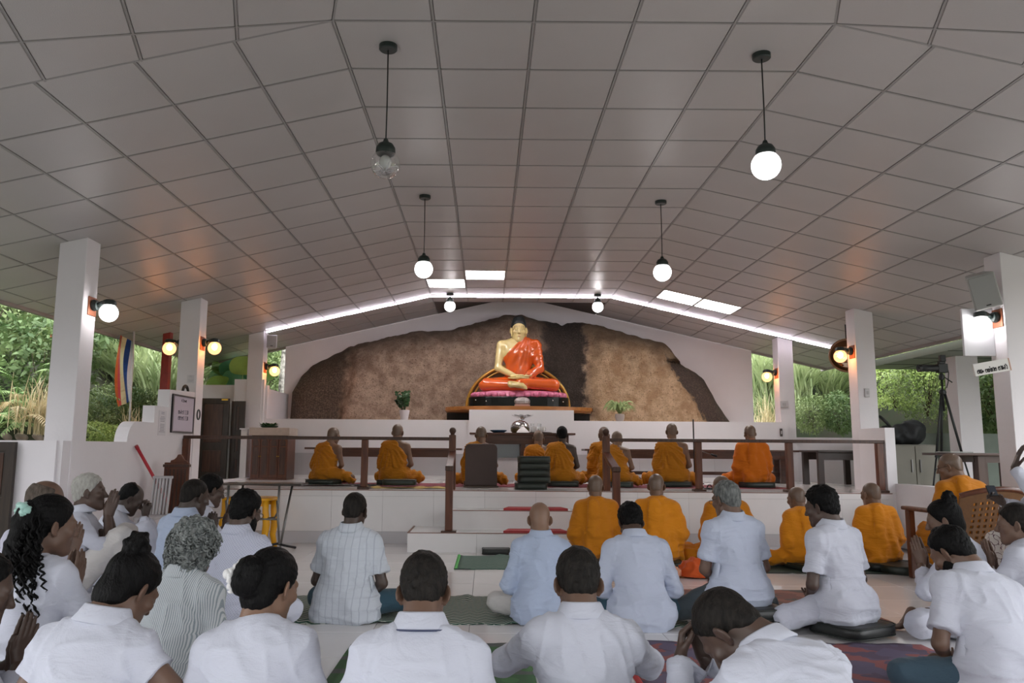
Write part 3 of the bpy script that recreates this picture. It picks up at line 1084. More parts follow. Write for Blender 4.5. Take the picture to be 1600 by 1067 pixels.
# ------------------------------------------------------------------ cloth, skin and hair
def cloth(name, rgb, rough=0.85, pattern=None, rgb2=None, wr=0.35):
    def bld(nt, b):
        L = nt.links.new
        tc = nt.nodes.new('ShaderNodeTexCoord')
        b.inputs['Roughness'].default_value = rough
        b.inputs['Specular IOR Level'].default_value = 0.25
        b.inputs['Sheen Weight'].default_value = 0.12
        nz = nt.nodes.new('ShaderNodeTexNoise'); nz.inputs['Scale'].default_value = 3.0
        L(tc.outputs['Object'], nz.inputs['Vector'])
        rp = nt.nodes.new('ShaderNodeValToRGB')
        c = lin(rgb)
        rp.color_ramp.elements[0].color = tuple(x * 0.95 for x in c[:3]) + (1,)
        rp.color_ramp.elements[1].color = tuple(min(x * 1.04, 1) for x in c[:3]) + (1,)
        L(nz.outputs[0], rp.inputs[0])
        col = rp.outputs[0]
        sp = nt.nodes.new('ShaderNodeSeparateXYZ'); L(tc.outputs['Object'], sp.inputs[0])
        def M(op, a, b2=None):
            n = nt.nodes.new('ShaderNodeMath'); n.operation = op
            for k, v in enumerate((a, b2)):
                if v is None: continue
                if isinstance(v, (int, float)): n.inputs[k].default_value = v
                else: L(v, n.inputs[k])
            return n.outputs[0]
        def mixin(f, c2):
            n = nt.nodes.new('ShaderNodeMixRGB'); L(f, n.inputs[0]); L(col, n.inputs[1]); n.inputs[2].default_value = lin(c2)
            return n.outputs[0]
        if pattern == 'stripes':
            col = mixin(M('GREATER_THAN', M('SINE', M('MULTIPLY', sp.outputs['X'], 2 * PI / 0.0088)), 0.15), rgb2)
        elif pattern == 'checks':
            fx = M('GREATER_THAN', M('SINE', M('MULTIPLY', sp.outputs['X'], 2 * PI / 0.045)), 0.90)
            fz = M('GREATER_THAN', M('SINE', M('MULTIPLY', sp.outputs['Z'], 2 * PI / 0.075)), 0.96)
            col = mixin(M('MULTIPLY', M('MAXIMUM', fx, M('MULTIPLY', fz, 0.25)), 0.6), rgb2)
        elif pattern == 'dots':
            fx = M('MULTIPLY', M('SINE', M('MULTIPLY', sp.outputs['X'], 2 * PI / 0.016)), M('SINE', M('MULTIPLY', sp.outputs['Z'], 2 * PI / 0.016)))
            col = mixin(M('MULTIPLY', M('GREATER_THAN', fx, 0.35), 0.6), rgb2)
        elif pattern == 'branches':
            v = nt.nodes.new('ShaderNodeTexVoronoi'); v.feature = 'DISTANCE_TO_EDGE'; v.inputs['Scale'].default_value = 17
            n2 = nt.nodes.new('ShaderNodeTexNoise'); n2.inputs['Scale'].default_value = 9
            L(tc.outputs['Object'], n2.inputs['Vector'])
            ad = nt.nodes.new('ShaderNodeMixRGB'); ad.inputs[0].default_value = 0.12
            L(tc.outputs['Object'], ad.inputs[1]); L(n2.outputs[1], ad.inputs[2])
            L(ad.outputs[0], v.inputs['Vector'])
            col = mixin(M('MULTIPLY', M('LESS_THAN', v.outputs['Distance'], 0.035), M('GREATER_THAN', nz.outputs[0], 0.40)), rgb2)
        elif pattern == 'hatch':
            col = mixin(M('GREATER_THAN', M('SINE', M('MULTIPLY', M('ADD', sp.outputs['X'], sp.outputs['Z']), 2 * PI / 0.03)), 0.1), rgb2)
        L(col, b.inputs['Base Color'])
        mp = nt.nodes.new('ShaderNodeMapping'); mp.inputs['Scale'].default_value = (6, 6, 15); mp.inputs['Rotation'].default_value = (0.2, 0.5, 0)
        L(tc.outputs['Object'], mp.inputs[0])
        n3 = nt.nodes.new('ShaderNodeTexNoise'); n3.inputs['Scale'].default_value = 1.0; n3.inputs['Detail'].default_value = 3; n3.inputs['Distortion'].default_value = 1.2
        L(mp.outputs[0], n3.inputs['Vector'])
        n4 = nt.nodes.new('ShaderNodeTexNoise'); n4.inputs['Scale'].default_value = 190; L(tc.outputs['Object'], n4.inputs['Vector'])
        bp = nt.nodes.new('ShaderNodeBump'); bp.inputs['Strength'].default_value = wr; bp.inputs['Distance'].default_value = 0.035
        L(M('ADD', n3.outputs[0], M('MULTIPLY', n4.outputs[0], 0.06)), bp.inputs['Height'])
        L(bp.outputs[0], b.inputs['Normal'])
    return node_mat(name, bld)

SKIN = {
    'dark': mat('skin_dark', (80, 61, 52), 0.48, var=0.10, vscale=14, sss=0.05),
    'deep': mat('skin_deep', (66, 51, 44), 0.46, var=0.10, vscale=14, sss=0.05),
    'mid': mat('skin_brown', (106, 80, 66), 0.5, var=0.10, vscale=14, sss=0.06),
    'light': mat('skin_light_brown', (130, 100, 82), 0.5, var=0.08, vscale=14, sss=0.06),
    'monk': mat('skin_monk', (120, 90, 71), 0.45, var=0.10, vscale=14, sss=0.05),
}
def hairmat(name, rgb, rgb2, rough=0.5):
    return mat(name, rgb, rough, rgb2=rgb2, vscale=60, bump=0.6, bscale=140, stretch=(1, 1, 0.35), spec=0.10)
HAIR = {
    'black': hairmat('hair_black', (11, 10, 11), (20, 19, 19), 0.5),
    'dark': hairmat('hair_dark', (24, 22, 21), (42, 38, 35)),
    'grey': hairmat('hair_grey', (74, 76, 76), (128, 130, 128)),
    'silver': hairmat('hair_silver', (150, 148, 142), (182, 180, 174)),
    'thin': hairmat('hair_thinning', (70, 62, 56), (102, 92, 84)),
    'stubble': mat('shaved_stubble', (98, 80, 68), 0.40, rgb2=(116, 95, 81), vscale=180),
}
WH = {k: cloth('cotton_' + k, v) for k, v in dict(white=(197, 199, 212), cool=(192, 194, 208), blue=(172, 184, 208), pale_blue=(186, 193, 212), cream=(196, 192, 190), lilac=(186, 184, 200)).items()}
WH['stripe'] = cloth('cotton_striped', (194, 197, 200), pattern='stripes', rgb2=(142, 151, 157))
WH['check'] = cloth('cotton_checked', (194, 199, 208), pattern='checks', rgb2=(158, 164, 178))
WH['dots'] = cloth('cotton_dotted', (192, 194, 210), pattern='dots', rgb2=(150, 158, 182))
JEANS = cloth('denim', (66, 86, 100), rgb2=None, wr=0.4)
SLATE = cloth('slate_trousers', (70, 78, 84))
TEALT = cloth('teal_trousers', (52, 78, 92))
ROBES = {'ochre': cloth('robe_ochre', (182, 116, 22), wr=0.7), 'gold': cloth('robe_gold', (194, 120, 20), wr=0.5), 'amber': cloth('robe_amber', (214, 134, 24), wr=0.5), 'rust': cloth('robe_rust', (196, 104, 14), wr=0.5)}

ZS = []
def person(label, head, seat=0.0, floor=0.0, yaw=0.0, lean=12.0, side=0.0, nod=10.0, turn=0.0, roll=0.0, fat=1.0, sw=0.155, arms='lap',
           legs='cross', top='white', sleeve='short', bottom='white', hair=('short', 'black'), skin='dark', robe=None, woman=False,
           res=0.012, collar=True, beard=None, glasses=False, group=None, S=None, hem=0.0, feet=True, extra=None, top_z=None):
    yaw = R(yaw)
    hx, hy, hz = atY(*head)
    # --- spine
    n = 12
    L = 0.47
    P = [A(0, 0, 0.09)]; D = []
    for i in range(n + 1):
        s = i / n
        th = R(lean) * (0.25 + 1.05 * s); ps = R(side) * (0.3 + 0.7 * s)
        D.append(unit(A(math.sin(ps), math.sin(th), math.cos(th) * math.cos(ps))))
        if i < n: P.append(P[-1] + D[-1] * L / n)
    P = np.array(P); D = np.array(D)
    at = lambda s: np.array([np.interp(s * n, range(n + 1), P[:, k]) for k in range(3)])
    up = lambda s: unit([np.interp(s * n, range(n + 1), D[:, k]) for k in range(3)])
    def frame(s):
        u = up(s); x = unit(A(1, 0, 0) - u * u[0]); f = np.cross(u, x); return x, f, u
    x9, f9, u9 = frame(0.92)
    C7 = P[-1]
    Rh = rotz(R(turn)) @ roty(R(roll)) @ rotx(-R(nod))
    un = unit(up(1.0) * 0.6 + Rh @ A(0, 0, 1) * 0.4)
    HC = C7 + un * 0.125 + (Rh @ A(0, 0.045, 0.045))
    HV, HQ = head_mesh('woman' if woman else 'man')
    hv = HV @ Rh.T
    topz = hv[:, 2].max() + HC[2]
    hk = 1.0
    if S is None:
        S = (hz - seat) / topz
        ZS.append((label[:40], round(S, 2)))
        S = min(max(S, 0.80), 1.16)
    hk = 1.0 / S * min(max(S, 0.93), 1.05)          # heads vary less than bodies
    off = A(0, 0, seat - floor)
    loc = lambda p: np.asarray(p) * S + off
    # --- arms
    sh = {}
    for sd in (-1, 1):
        sh[sd] = at(0.90) + x9 * sd * sw - u9 * 0.010 + f9 * 0.015
    l1, l2 = 0.275, 0.245
    E = {}; W = {}; HB = {}
    for sd in (-1, 1):
        a = arms if isinstance(arms, str) else arms[0 if sd < 0 else 1]
        s_ = sh[sd]
        kind = 'relaxed'
        if isinstance(a, dict):
            w_ = A(*a['w']); hint = A(*a.get('hint', (sd * 0.7, -0.1, -1))); ya = A(*a.get('d', (0, 0.6, 0.2))); za = A(*a.get('b', (0, 0, 1))); kind = a.get('k', 'relaxed')
        elif a == 'lap':
            w_ = A(sd * 0.085, max(s_[1] + 0.10, 0.20), 0.125); hint = A(sd * 0.8, -0.55, -0.5); ya = A(-sd * 0.9, 0.35, -0.08); za = A(0, -0.25, -1)
        elif a == 'pray':
            w_ = A(sd * 0.026, s_[1] + 0.235, s_[2] - 0.09); hint = A(sd * 0.75, 0, -1); ya = A(0, 0.25, 0.97); za = A(sd, 0, 0); kind = 'flat'
        elif a == 'knee':
            w_ = A(sd * 0.27, s_[1] + 0.20, 0.17); hint = A(sd, -0.5, -0.1); ya = A(sd * 0.2, 0.9, -0.3); za = A(0, 0.3, 1)
        elif a == 'face':
            w_ = HC + Rh @ A(sd * 0.055, 0.09, -0.075); hint = A(sd * 0.75, 0.0, -1); ya = Rh @ A(-sd * 0.15, 0.25, 1); za = Rh @ A(sd * 0.55, 0.8, 0)
        elif a == 'down':
            w_ = A(sd * 0.24, s_[1] + 0.12, 0.14); hint = A(sd, -0.6, 0); ya = A(0, 0.8, -0.5); za = A(sd, 0, 0.4)
        e_, w_ = ik(s_, w_, l1, l2, hint)
        E[sd], W[sd] = e_, w_
        ya = unit(ya); za = unit(za - ya * (za @ ya)); xa = np.cross(ya, za) * (1 if sd < 0 else -1)
        HB[sd] = (kind, xa, ya, za)
    # --- legs (z of what rests on the floor is taken from the floor, not the seat)
    fz = -(seat - floor) / S
    hip, kn, an, ft = {}, {}, {}, {}
    for sd in (-1, 1):
        hip[sd] = A(sd * 0.085, 0.03, 0.095)
        if legs == 'cross':
            kn[sd] = A(sd * 0.315, 0.25, max(fz + 0.085, -0.2) + 0.02)
            an[sd] = A(-sd * 0.10, 0.30 + 0.05 * sd, fz + 0.06)
            ft[sd] = (unit(A(-sd * 0.9, 0.30, -0.1)), A(0, 0.4, 1))
        elif legs == 'wide':
            kn[sd] = A(sd * 0.36, 0.20, fz + 0.10)
            an[sd] = A(-sd * 0.05, 0.33 + 0.04 * sd, fz + 0.06)
            ft[sd] = (unit(A(-sd * 0.9, 0.30, -0.1)), A(0, 0.4, 1))
        elif legs == 'knees_up':
            kn[sd] = A(sd * 0.11, 0.34, fz + 0.43)
            an[sd] = A(sd * 0.09, 0.50, fz + 0.08)
            ft[sd] = (A(0, 1, -0.12), A(0, 0.1, 1))
        elif legs == 'chair':
            kn[sd] = A(sd * 0.13, 0.42, 0.06)
            an[sd] = A(sd * 0.13, 0.44, fz + 0.08)
            ft[sd] = (A(0, 1, -0.05), A(0, 0.1, 1))
        elif legs == 'side':
            kn[sd] = A(0.16 * sd - 0.16, 0.36, fz + 0.10 + (0.06 if sd > 0 else 0))
            an[sd] = A(0.28 + 0.05 * sd, 0.13 + 0.05 * sd, fz + 0.06)
            ft[sd] = (unit(A(0.7, -0.5, -0.1)), A(0, 0, 1))
    fa = fat
    # --- skin body, one continuous surface (torso, neck, arms, legs) with head, hands and feet grown on
    f = Field(max(res, 0.0115))
    def torso(f, g, k=0.045, shoulder=0.0):
        x, fw, u = frame(0.25)
        f.cap(loc(A(-0.075 * fa, 0, 0.10)), loc(A(0.075 * fa, 0, 0.10)), (0.108 * (0.8 + 0.2 * fa)) * S + g, k=k)
        f.ell(loc(at(0.28)), A(0.150 * fa, 0.112 * fa, 0.17) * S + g, M=np.stack([x, fw, u], 1), k=k)
        x, fw, u = frame(0.66)
        f.ell(loc(at(0.66) + fw * 0.012), A(0.158 * (0.6 + 0.4 * fa) * sw / 0.165, 0.112 * (0.5 + 0.5 * fa), 0.185) * S + g, M=np.stack([x, fw, u], 1), k=k)
        f.cap(loc(sh[-1] - x9 * -0.02), loc(sh[1] - x9 * 0.02), 0.056 * S + g + shoulder, k=k + 0.02)
        for sd in (-1, 1):
            f.cap(loc(C7 + un * 0.012), loc(sh[sd] + u9 * 0.012), 0.042 * S + g * 0.6, 0.040 * S + g, k=0.05)
    torso(f, -0.004)
    f.cap(loc(C7 - un * 0.03), loc(HC + Rh @ A(0, -0.042, -0.06) * hk), 0.056 * S, 0.052 * S * hk, k=0.03)
    for sd in (-1, 1):
        f.cap(loc(sh[sd]), loc(E[sd]), 0.048 * S * fa ** 0.5, 0.037 * S, k=0.03)
        f.cap(loc(E[sd]), loc(W[sd]), 0.040 * S, 0.0255 * S, k=0.012)
        f.cap(loc(hip[sd]), loc(kn[sd]), 0.082 * S, 0.055 * S, k=0.04)
        f.cap(loc(kn[sd]), loc(an[sd]), 0.054 * S, 0.036 * S, k=0.015)
    body = f.mesh()
    parts = [body]
    parts.append(place((HV, HQ), loc(HC), Rh[:, 0], Rh[:, 1], Rh[:, 2], S * hk))
    for sd in (-1, 1):
        kind, xa, ya, za = HB[sd]
        parts.append(place(hand_mesh(kind), loc(W[sd]), xa, ya, za, S * 0.98))
        d, u = ft[sd]
        d = unit(d); u = unit(u - d * (u @ d)); xa = np.cross(d, u)
        parts.append(place(foot_mesh(), loc(an[sd] - d * 0.03), xa, d, u, S))
    V, Q = join(parts)
    root = np_obj('person', V, Q, SKIN[skin])
    tag(root, label, 'person', group)
    # put the head where the photograph has it
    hl = loc(HC)
    root.location = (hx - (hl[0] * math.cos(yaw) - hl[1] * math.sin(yaw)), hy - (hl[0] * math.sin(yaw) + hl[1] * math.cos(yaw)), floor)
    root.rotation_euler = (0, 0, yaw)
    # --- hair
    if hair:
        hm = hair[0]
        if hm == 'stubble' or hm in ('short', 'thick', 'cropped', 'receding', 'ring', 'low_bun', 'high_bun', 'nape_bun', 'combed'):
            v, q = place(hair_mesh(hm), loc(HC), Rh[:, 0], Rh[:, 1], Rh[:, 2], S * hk * (0.985 if woman else 1.0))
            np_obj('shaved_scalp' if hm == 'stubble' else 'hair', v, q, HAIR[hair[1]], root)
    if beard:
        key = ('beard',)
        if key not in _cache:
            b = Field(0.0065)
            b.ell((0, 0.034, -0.040), (0.063, 0.068, 0.087), k=0.02)
            b.cap((-0.041, 0.012, -0.066), (0, 0.074, -0.104), 0.029, 0.024, k=0.03)
            b.cap((0.041, 0.012, -0.066), (0, 0.074, -0.104), 0.029, 0.024, k=0.03)
            b.cut((0, 0.005, -0.004), (0, 0.62, 0.78)); b.cut((0, 0.000, 0), (0, -1, 0.1))
            b.ell((0, 0.104, -0.060), (0.028, 0.02, 0.018), k=0.01, op='-')
            v, q = b.mesh(); v = v + vnormals(v, q) * ((noise3(v, 90) - 0.5) * 0.004)[:, None]
            _cache[key] = (v, q)
        v, q = place(_cache[key], loc(HC), Rh[:, 0], Rh[:, 1], Rh[:, 2], S * hk)
        np_obj('beard', v, q, HAIR[beard], root)
    if glasses:
        mb = MB()
        T_ = lambda p: tuple(loc(HC + (Rh @ A(*p)) * hk))
        for s in (-1, 1):
            mb.tube([T_((s * (0.033 + 0.019 * math.cos(t)), 0.111, 0.0 + 0.014 * math.sin(t))) for t in np.linspace(0, 2 * PI, 14)[:-1]], 0.0013, 5, closed=True)
            mb.tube([T_((s * 0.053, 0.108, 0.004)), T_((s * 0.078, 0.05, 0.006)), T_((s * 0.083, -0.005, 0.010)), T_((s * 0.080, -0.02, -0.006))], 0.0016, 5)
        mb.tube([T_((-0.014, 0.113, 0.002)), T_((0, 0.117, 0.005)), T_((0.014, 0.113, 0.002))], 0.0013, 5)
        mb.build('glasses', BLACKM, root, smooth=True)
    seed = sum(ord(c) for c in label) % 37
    out = {'root': root, 'loc': loc, 'HC': HC, 'Rh': Rh, 'S': S, 'hk': hk, 'sh': sh, 'E': E, 'W': W, 'C7': C7, 'un': un, 'frame': frame, 'at': at}
    # --- robe
    if robe:
        style, rm = robe
        f = Field(res)
        g = 0.020
        torso(f, g, 0.05)
        for sd in (-1, 1):
            if style == 'open' and sd > 0:
                continue
            f.cap(loc(sh[sd]), loc(E[sd]), 0.066 * S, 0.060 * S, k=0.06)
            wr_ = E[sd] + (W[sd] - E[sd]) * (0.80 if style == 'open' else 0.85)
            f.cap(loc(E[sd]), loc(wr_), 0.060 * S, 0.055 * S, k=0.05)
            f.cap(loc((sh[sd] + E[sd]) / 2), loc(at(0.35) * 0.6 + E[sd] * 0.4), 0.07 * S, 0.09 * S, k=0.08)
            if style == 'cover':
                f.cap(loc(E[sd] + A(-sd * 0.02, 0, 0)), loc(A(sd * 0.19, 0.10, 0.02)), 0.045 * S, 0.055 * S, k=0.06)
            else:
                f.cap(loc(E[sd] + A(0.01, 0, -0.02)), loc(A(-0.21, 0.02, fz + 0.06)), 0.055 * S, 0.075 * S, k=0.08)
        for sd in (-1, 1):
            if legs == 'chair':
                f.cap(loc(hip[sd]), loc(kn[sd]), 0.115 * S, 0.09 * S, k=0.08)
                f.cap(loc(kn[sd]), loc(an[sd] + A(0, 0, 0.05)), 0.095 * S, 0.10 * S, k=0.08)
            else:
                f.cap(loc(hip[sd]), loc(kn[sd]), 0.108 * S, 0.082 * S, k=0.05)
                f.cap(loc(kn[sd]), loc(kn[sd] + (an[sd] - kn[sd]) * 0.85), 0.080 * S, 0.062 * S, k=0.04)
        # the bare shoulder's edge, or the folded band over the left shoulder
        x5, fw5, u5 = frame(0.55)
        if style == 'open':
            c1 = C7 + x9 * 0.045 + u9 * 0.0
            f.cut(loc(c1), x9 * 0.80 + u9 * 0.60, k=0.02)
            tmp = []
            for t in np.linspace(0, 1, 7):
                p = at(0.98 - 0.42 * t) + x9 * (0.04 + 0.115 * t) - frame(0.9 - 0.4 * t)[1] * (0.085 + 0.035 * math.sin(t * PI))
                tmp.append(p)
        else:
            pts = [at(s) - x5 * (0.055 + 0.01 * math.sin(s * 5)) - frame(s)[1] * (0.098 + 0.022 * math.sin(s * PI)) * (0.7 + 0.3 * fa) for s in (0.02, 0.25, 0.5, 0.75, 0.95)]
            for a, b in zip(pts[:-1], pts[1:]):
                f.cap(loc(a), loc(b), 0.062 * S, k=0.010, flat=(fw5, 0.42))
            ca_ = [C7 + un * 0.035 + (x9 * math.cos(t) + f9 * math.sin(t)) * 0.058 for t in np.linspace(PI * 1.05, PI * 1.95, 5)]
            for a, b in zip(ca_[:-1], ca_[1:]):
                f.cap(loc(a), loc(b), 0.022 * S, k=0.025)
            if legs == 'cross':
                f.ell(loc(A(-0.10, -0.10, fz + 0.09)), A(0.10, 0.07, 0.10) * S, k=0.05)
        f.cut(loc(A(0, 0, fz)) + A(0, 0, 0.004), (0, 0, -1))
        v, q = f.mesh()
        N = vnormals(v, q)
        pl = (v - off) / S
        if style == 'open':
            o0 = C7 - x9 * 0.12 + u9 * 0.03
            ang = np.arctan2(pl[:, 2] - o0[2], pl[:, 0] - o0[0] + 0.02)
            rr = np.hypot(pl[:, 2] - o0[2], pl[:, 0] - o0[0])
            wv = np.sin(ang * 10 + 4.0 * noise3(pl, 5, seed) + seed)
            fold = (0.75 - 1.6 * np.abs(wv) ** 0.8 + 0.5 * np.sin(ang * 33 + 6 * noise3(pl, 7, seed))) * np.clip(rr / 0.25, 0.25, 1)
            leg = pl[:, 2] < 0.19
            lw_ = np.sin(np.hypot(pl[:, 0] * 1.2, pl[:, 1] - 0.1) * 60 + 6 * noise3(pl, 6, seed + 3))
            fold = np.where(leg, lw_ * 0.7, fold)
            v = v + N * (fold * 0.015 + (noise3(pl, 14, seed) - 0.5) * 0.014)[:, None] * S
        else:
            wv = np.sin((pl[:, 0] + 0.25 * pl[:, 2]) * 46 + 5.5 * noise3(pl * A(1, 1, 0.4), 6, seed) + seed)
            rg = 1 - np.abs(2 * noise3(pl * A(1, 1, 2.2), 7.0, seed + 5) - 1)
            low = np.clip(1.25 - pl[:, 2] / 0.45, 0.25, 1)
            v = v + N * (wv * 0.008 * low + (rg ** 4 - 0.3) * 0.020 * low + (noise3(pl, 13, seed) - 0.5) * 0.012)[:, None] * S
        v = relax(v, q, 1, 0.3)
        np_obj('robe', v, q, ROBES[rm], root)
        return out
    # --- shirt
    tm = WH[top] if isinstance(top, str) else top
    f = Field(res)
    torso(f, 0.013, 0.05, 0.004)
    if hem >= 0:
        f.cap(loc(A(-0.088 * fa, 0.0, 0.085)), loc(A(0.088 * fa, 0.0, 0.085)), 0.112 * S * (0.8 + 0.2 * fa) + 0.012, k=0.09)
        f.cap(loc(A(-0.095 * fa, -0.012, 0.03)), loc(A(0.095 * fa, -0.012, 0.03)), 0.105 * S * (0.8 + 0.2 * fa) + 0.012, k=0.06)
    for sd in (-1, 1):
        if sleeve == 'short':
            e_ = sh[sd] + (E[sd] - sh[sd]) * 0.74
            f.cap(loc(sh[sd]), loc(e_), 0.060 * S * fa ** 0.5, 0.062 * S, k=0.035)
        elif sleeve == 'cap':
            e_ = sh[sd] + (E[sd] - sh[sd]) * 0.36
            f.cap(loc(sh[sd]), loc(e_), 0.058 * S * fa ** 0.5, 0.062 * S, k=0.035)
        else:
            fr = 0.30 if sleeve == 'three' else 0.93
            e_ = E[sd] + (W[sd] - E[sd]) * fr
            f.cap(loc(sh[sd]), loc(E[sd]), 0.060 * S * fa ** 0.5, 0.053 * S, k=0.035)
            f.cap(loc(E[sd]), loc(e_), 0.053 * S, 0.050 * S if sleeve == 'three' else 0.041 * S, k=0.014)
    f.cut(loc(A(0, 0, hem if hem >= 0 else 0.05)), (0, 0.15, -1), k=0.01)
    v, q = f.mesh()
    # open sleeve ends: flatten what lies beyond the cuff
    for sd in (-1, 1):
        if sleeve in ('short', 'cap'):
            ax = unit(E[sd] - sh[sd]); fr = 0.74 if sleeve == 'short' else 0.36
            cu = loc(sh[sd] + (E[sd] - sh[sd]) * fr)
        else:
            ax = unit(W[sd] - E[sd]); cu = loc(E[sd] + (W[sd] - E[sd]) * (0.30 if sleeve == 'three' else 0.93))
        d = v - cu; h_ = d @ ax
        rad = np.linalg.norm(d - h_[:, None] * ax, axis=1)
        m = (h_ > 0) & (rad < 0.10 * S) & (h_ < 0.1)
        v[m] -= ax * (h_[m] * 0.96)[:, None]
        # a turned hem just above the cuff
        m2 = (h_ > -0.03) & (h_ < 0.004) & (rad < 0.10 * S)
        N2 = d - h_[:, None] * ax
        v[m2] += unit_rows(N2[m2]) * 0.0025
    N = vnormals(v, q)
    pl = (v - off) / S
    rg = 1 - np.abs(2 * noise3(pl * A(0.8, 0.8, 2.4) + seed, 6.5, seed) - 1)
    rg2 = 1 - np.abs(2 * noise3(pl * A(1.6, 1.2, 1.0) + 0.4 * pl[:, [2, 0, 1]], 9.0, seed + 9) - 1)
    low = np.clip(1.3 - pl[:, 2] / 0.40, 0.12, 1)
    disp = (rg ** 4 - 0.25) * 0.017 * low + (rg2 ** 4 - 0.25) * 0.010 + (noise3(pl, 10, seed) - 0.5) * 0.011
    # wrinkles gathered at the armpits and elbows
    for sd in (-1, 1):
        da = np.linalg.norm(pl - (sh[sd] - x9 * sd * 0.03 - u9 * 0.10), axis=1)
        ph = np.sin((pl @ unit(x9 * sd * 0.6 + u9)) * 120 + 3 * noise3(pl, 8, seed))
        disp += 0.0042 * ph * np.exp(-(da / 0.085) ** 2)
        de = np.linalg.norm(pl - E[sd], axis=1)
        if sleeve in ('long', 'three'):
            disp += 0.0045 * np.sin((pl @ unit(W[sd] - sh[sd])) * 150 + 3 * noise3(pl, 9, seed)) * np.exp(-(de / 0.07) ** 2)
        # sleeve seam
        sp_ = (pl - (sh[sd] - x9 * sd * 0.012)) @ unit(x9 * sd + f9 * 0.0 + u9 * 0.25)
        near = np.clip((0.14 - np.linalg.norm(pl - sh[sd], axis=1)) / 0.03, 0, 1)
        disp += near * (0.0045 * np.exp(-(sp_ / 0.008) ** 2) - 0.004 / (1 + np.exp(-np.clip((sp_ - 0.006) / 0.003, -30, 30))) * np.exp(-np.maximum(sp_, 0) / 0.04))
    # yoke seam across the back
    yk = (pl - at(0.80)) @ u9
    bk = (pl - at(0.80)) @ f9 < 0
    if not woman:
        disp += np.where(bk & (np.abs(pl[:, 0]) < sw), 0.0035 * np.exp(-((yk) / 0.008) ** 2) - 0.003 / (1 + np.exp(np.clip(yk / 0.003, -30, 30))) * np.exp(-np.maximum(-yk, 0) / 0.06), 0)
    v = v + N * disp[:, None] * S
    v = relax(v, q, 1, 0.12)
    shirt = np_obj('shirt' if not woman else 'blouse', v, q, tm, root)
    out['shirt'] = shirt
    if collar:
        mb = MB()
        prof = [(0.066, -0.030), (0.063, 0.010), (0.064, 0.036), (0.068, 0.042), (0.074, 0.037), (0.088, 0.006), (0.101, -0.014), (0.095, -0.018), (0.074, 0.006)] if collar is True else \
               [(0.066, -0.03), (0.064, 0.0), (0.066, 0.006), (0.072, 0.002), (0.080, -0.016), (0.078, -0.028)]
        uc = unit(un * 0.9 - f9 * 0.30); xc = unit(x9 - uc * (x9 @ uc)); fc = np.cross(uc, xc)
        cc = C7 + un * 0.047 + f9 * 0.002
        m = len(prof); nn = 36
        vv = []; ff = []
        for i in range(nn):
            a = 2 * PI * i / nn
            dip = 0.012 * max(0, math.sin(a)) ** 2
            for (r, z) in prof:
                vv.append(loc(cc + (xc * math.cos(a) * 1.04 + fc * math.sin(a)) * r + uc * (z - dip)))
        for i in range(nn):
            j = (i + 1) % nn
            for k in range(m):
                l = (k + 1) % m
                ff.append((i * m + k, j * m + k, j * m + l, i * m + l))
        mb.add(vv, ff)
        mb.build('collar', tm if not isinstance(collar, str) else tm, shirt, smooth=True)
    # --- trousers, sarong or skirt
    bm_ = WH[bottom] if isinstance(bottom, str) else bottom
    f = Field(max(res, 0.012))
    wide = 0.022 if bottom in ('white', 'cream', 'lilac', 'cool') and legs in ('knees_up', 'side') or bottom == 'lilac' else 0.012
    f.cap(loc(A(-0.07 * fa, 0.01, 0.09)), loc(A(0.07 * fa, 0.01, 0.09)), 0.112 * S * (0.8 + 0.2 * fa) + 0.004, k=0.05)
    for sd in (-1, 1):
        kk = 0.09 if (bottom == 'lilac' or woman) else 0.03
        f.cap(loc(hip[sd]), loc(kn[sd]), 0.086 * S + wide, 0.060 * S + wide, k=kk)
        f.cap(loc(kn[sd]), loc(kn[sd] + (an[sd] - kn[sd]) * 0.88), 0.060 * S + wide, 0.046 * S + wide, k=kk * 0.7)
    f.cut(A(0, 0, 0.003), (0, 0, -1))
    v, q = f.mesh()
    N = vnormals(v, q); pl = (v - off) / S
    rg = 1 - np.abs(2 * noise3(pl * A(1, 1, 1.5), 9, seed + 2) - 1)
    v = v + N * ((rg ** 4 - 0.25) * 0.010 + (noise3(pl, 16, seed) - 0.5) * 0.006)[:, None] * S
    np_obj('skirt' if woman else ('sarong' if bottom == 'lilac' else 'trousers'), v, q, bm_, root)
    return out

def unit_rows(v):
    return v / np.maximum(np.linalg.norm(v, axis=1), 1e-9)[:, None]
# ------------------------------------------------------------------ lamps
GLASS = clear('clear_globe_glass')
BULB_W = glow('lit_bulb_white', (255, 250, 250), 70.0)
BULB_O = glow('lit_bulb_warm', (255, 160, 84), 110.0)
BULB_OFF = mat('unlit_bulb', (205, 205, 205), 0.2)

def frost(name, rgb, st):
    """ribbed lit globe: half clear, half glowing from the bulb inside"""
    m = bpy.data.materials.new(name); m.use_nodes = True
    nt = m.node_tree
    for n in list(nt.nodes): nt.nodes.remove(n)
    o = nt.nodes.new('ShaderNodeOutputMaterial')
    t = nt.nodes.new('ShaderNodeBsdfTransparent')
    e = nt.nodes.new('ShaderNodeEmission'); e.inputs[0].default_value = lin(rgb); e.inputs[1].default_value = st
    lw = nt.nodes.new('ShaderNodeLayerWeight'); lw.inputs[0].default_value = 0.3
    mx = nt.nodes.new('ShaderNodeMixShader'); mx.inputs[0].default_value = 0.35
    nt.links.new(t.outputs[0], mx.inputs[1]); nt.links.new(e.outputs[0], mx.inputs[2]); nt.links.new(mx.outputs[0], o.inputs[0])
    return m
GLOBE_W = frost('glowing_globe_white', (255, 252, 252), 6.0)
GLOBE_O = frost('glowing_globe_warm', (255, 180, 120), 4.0)

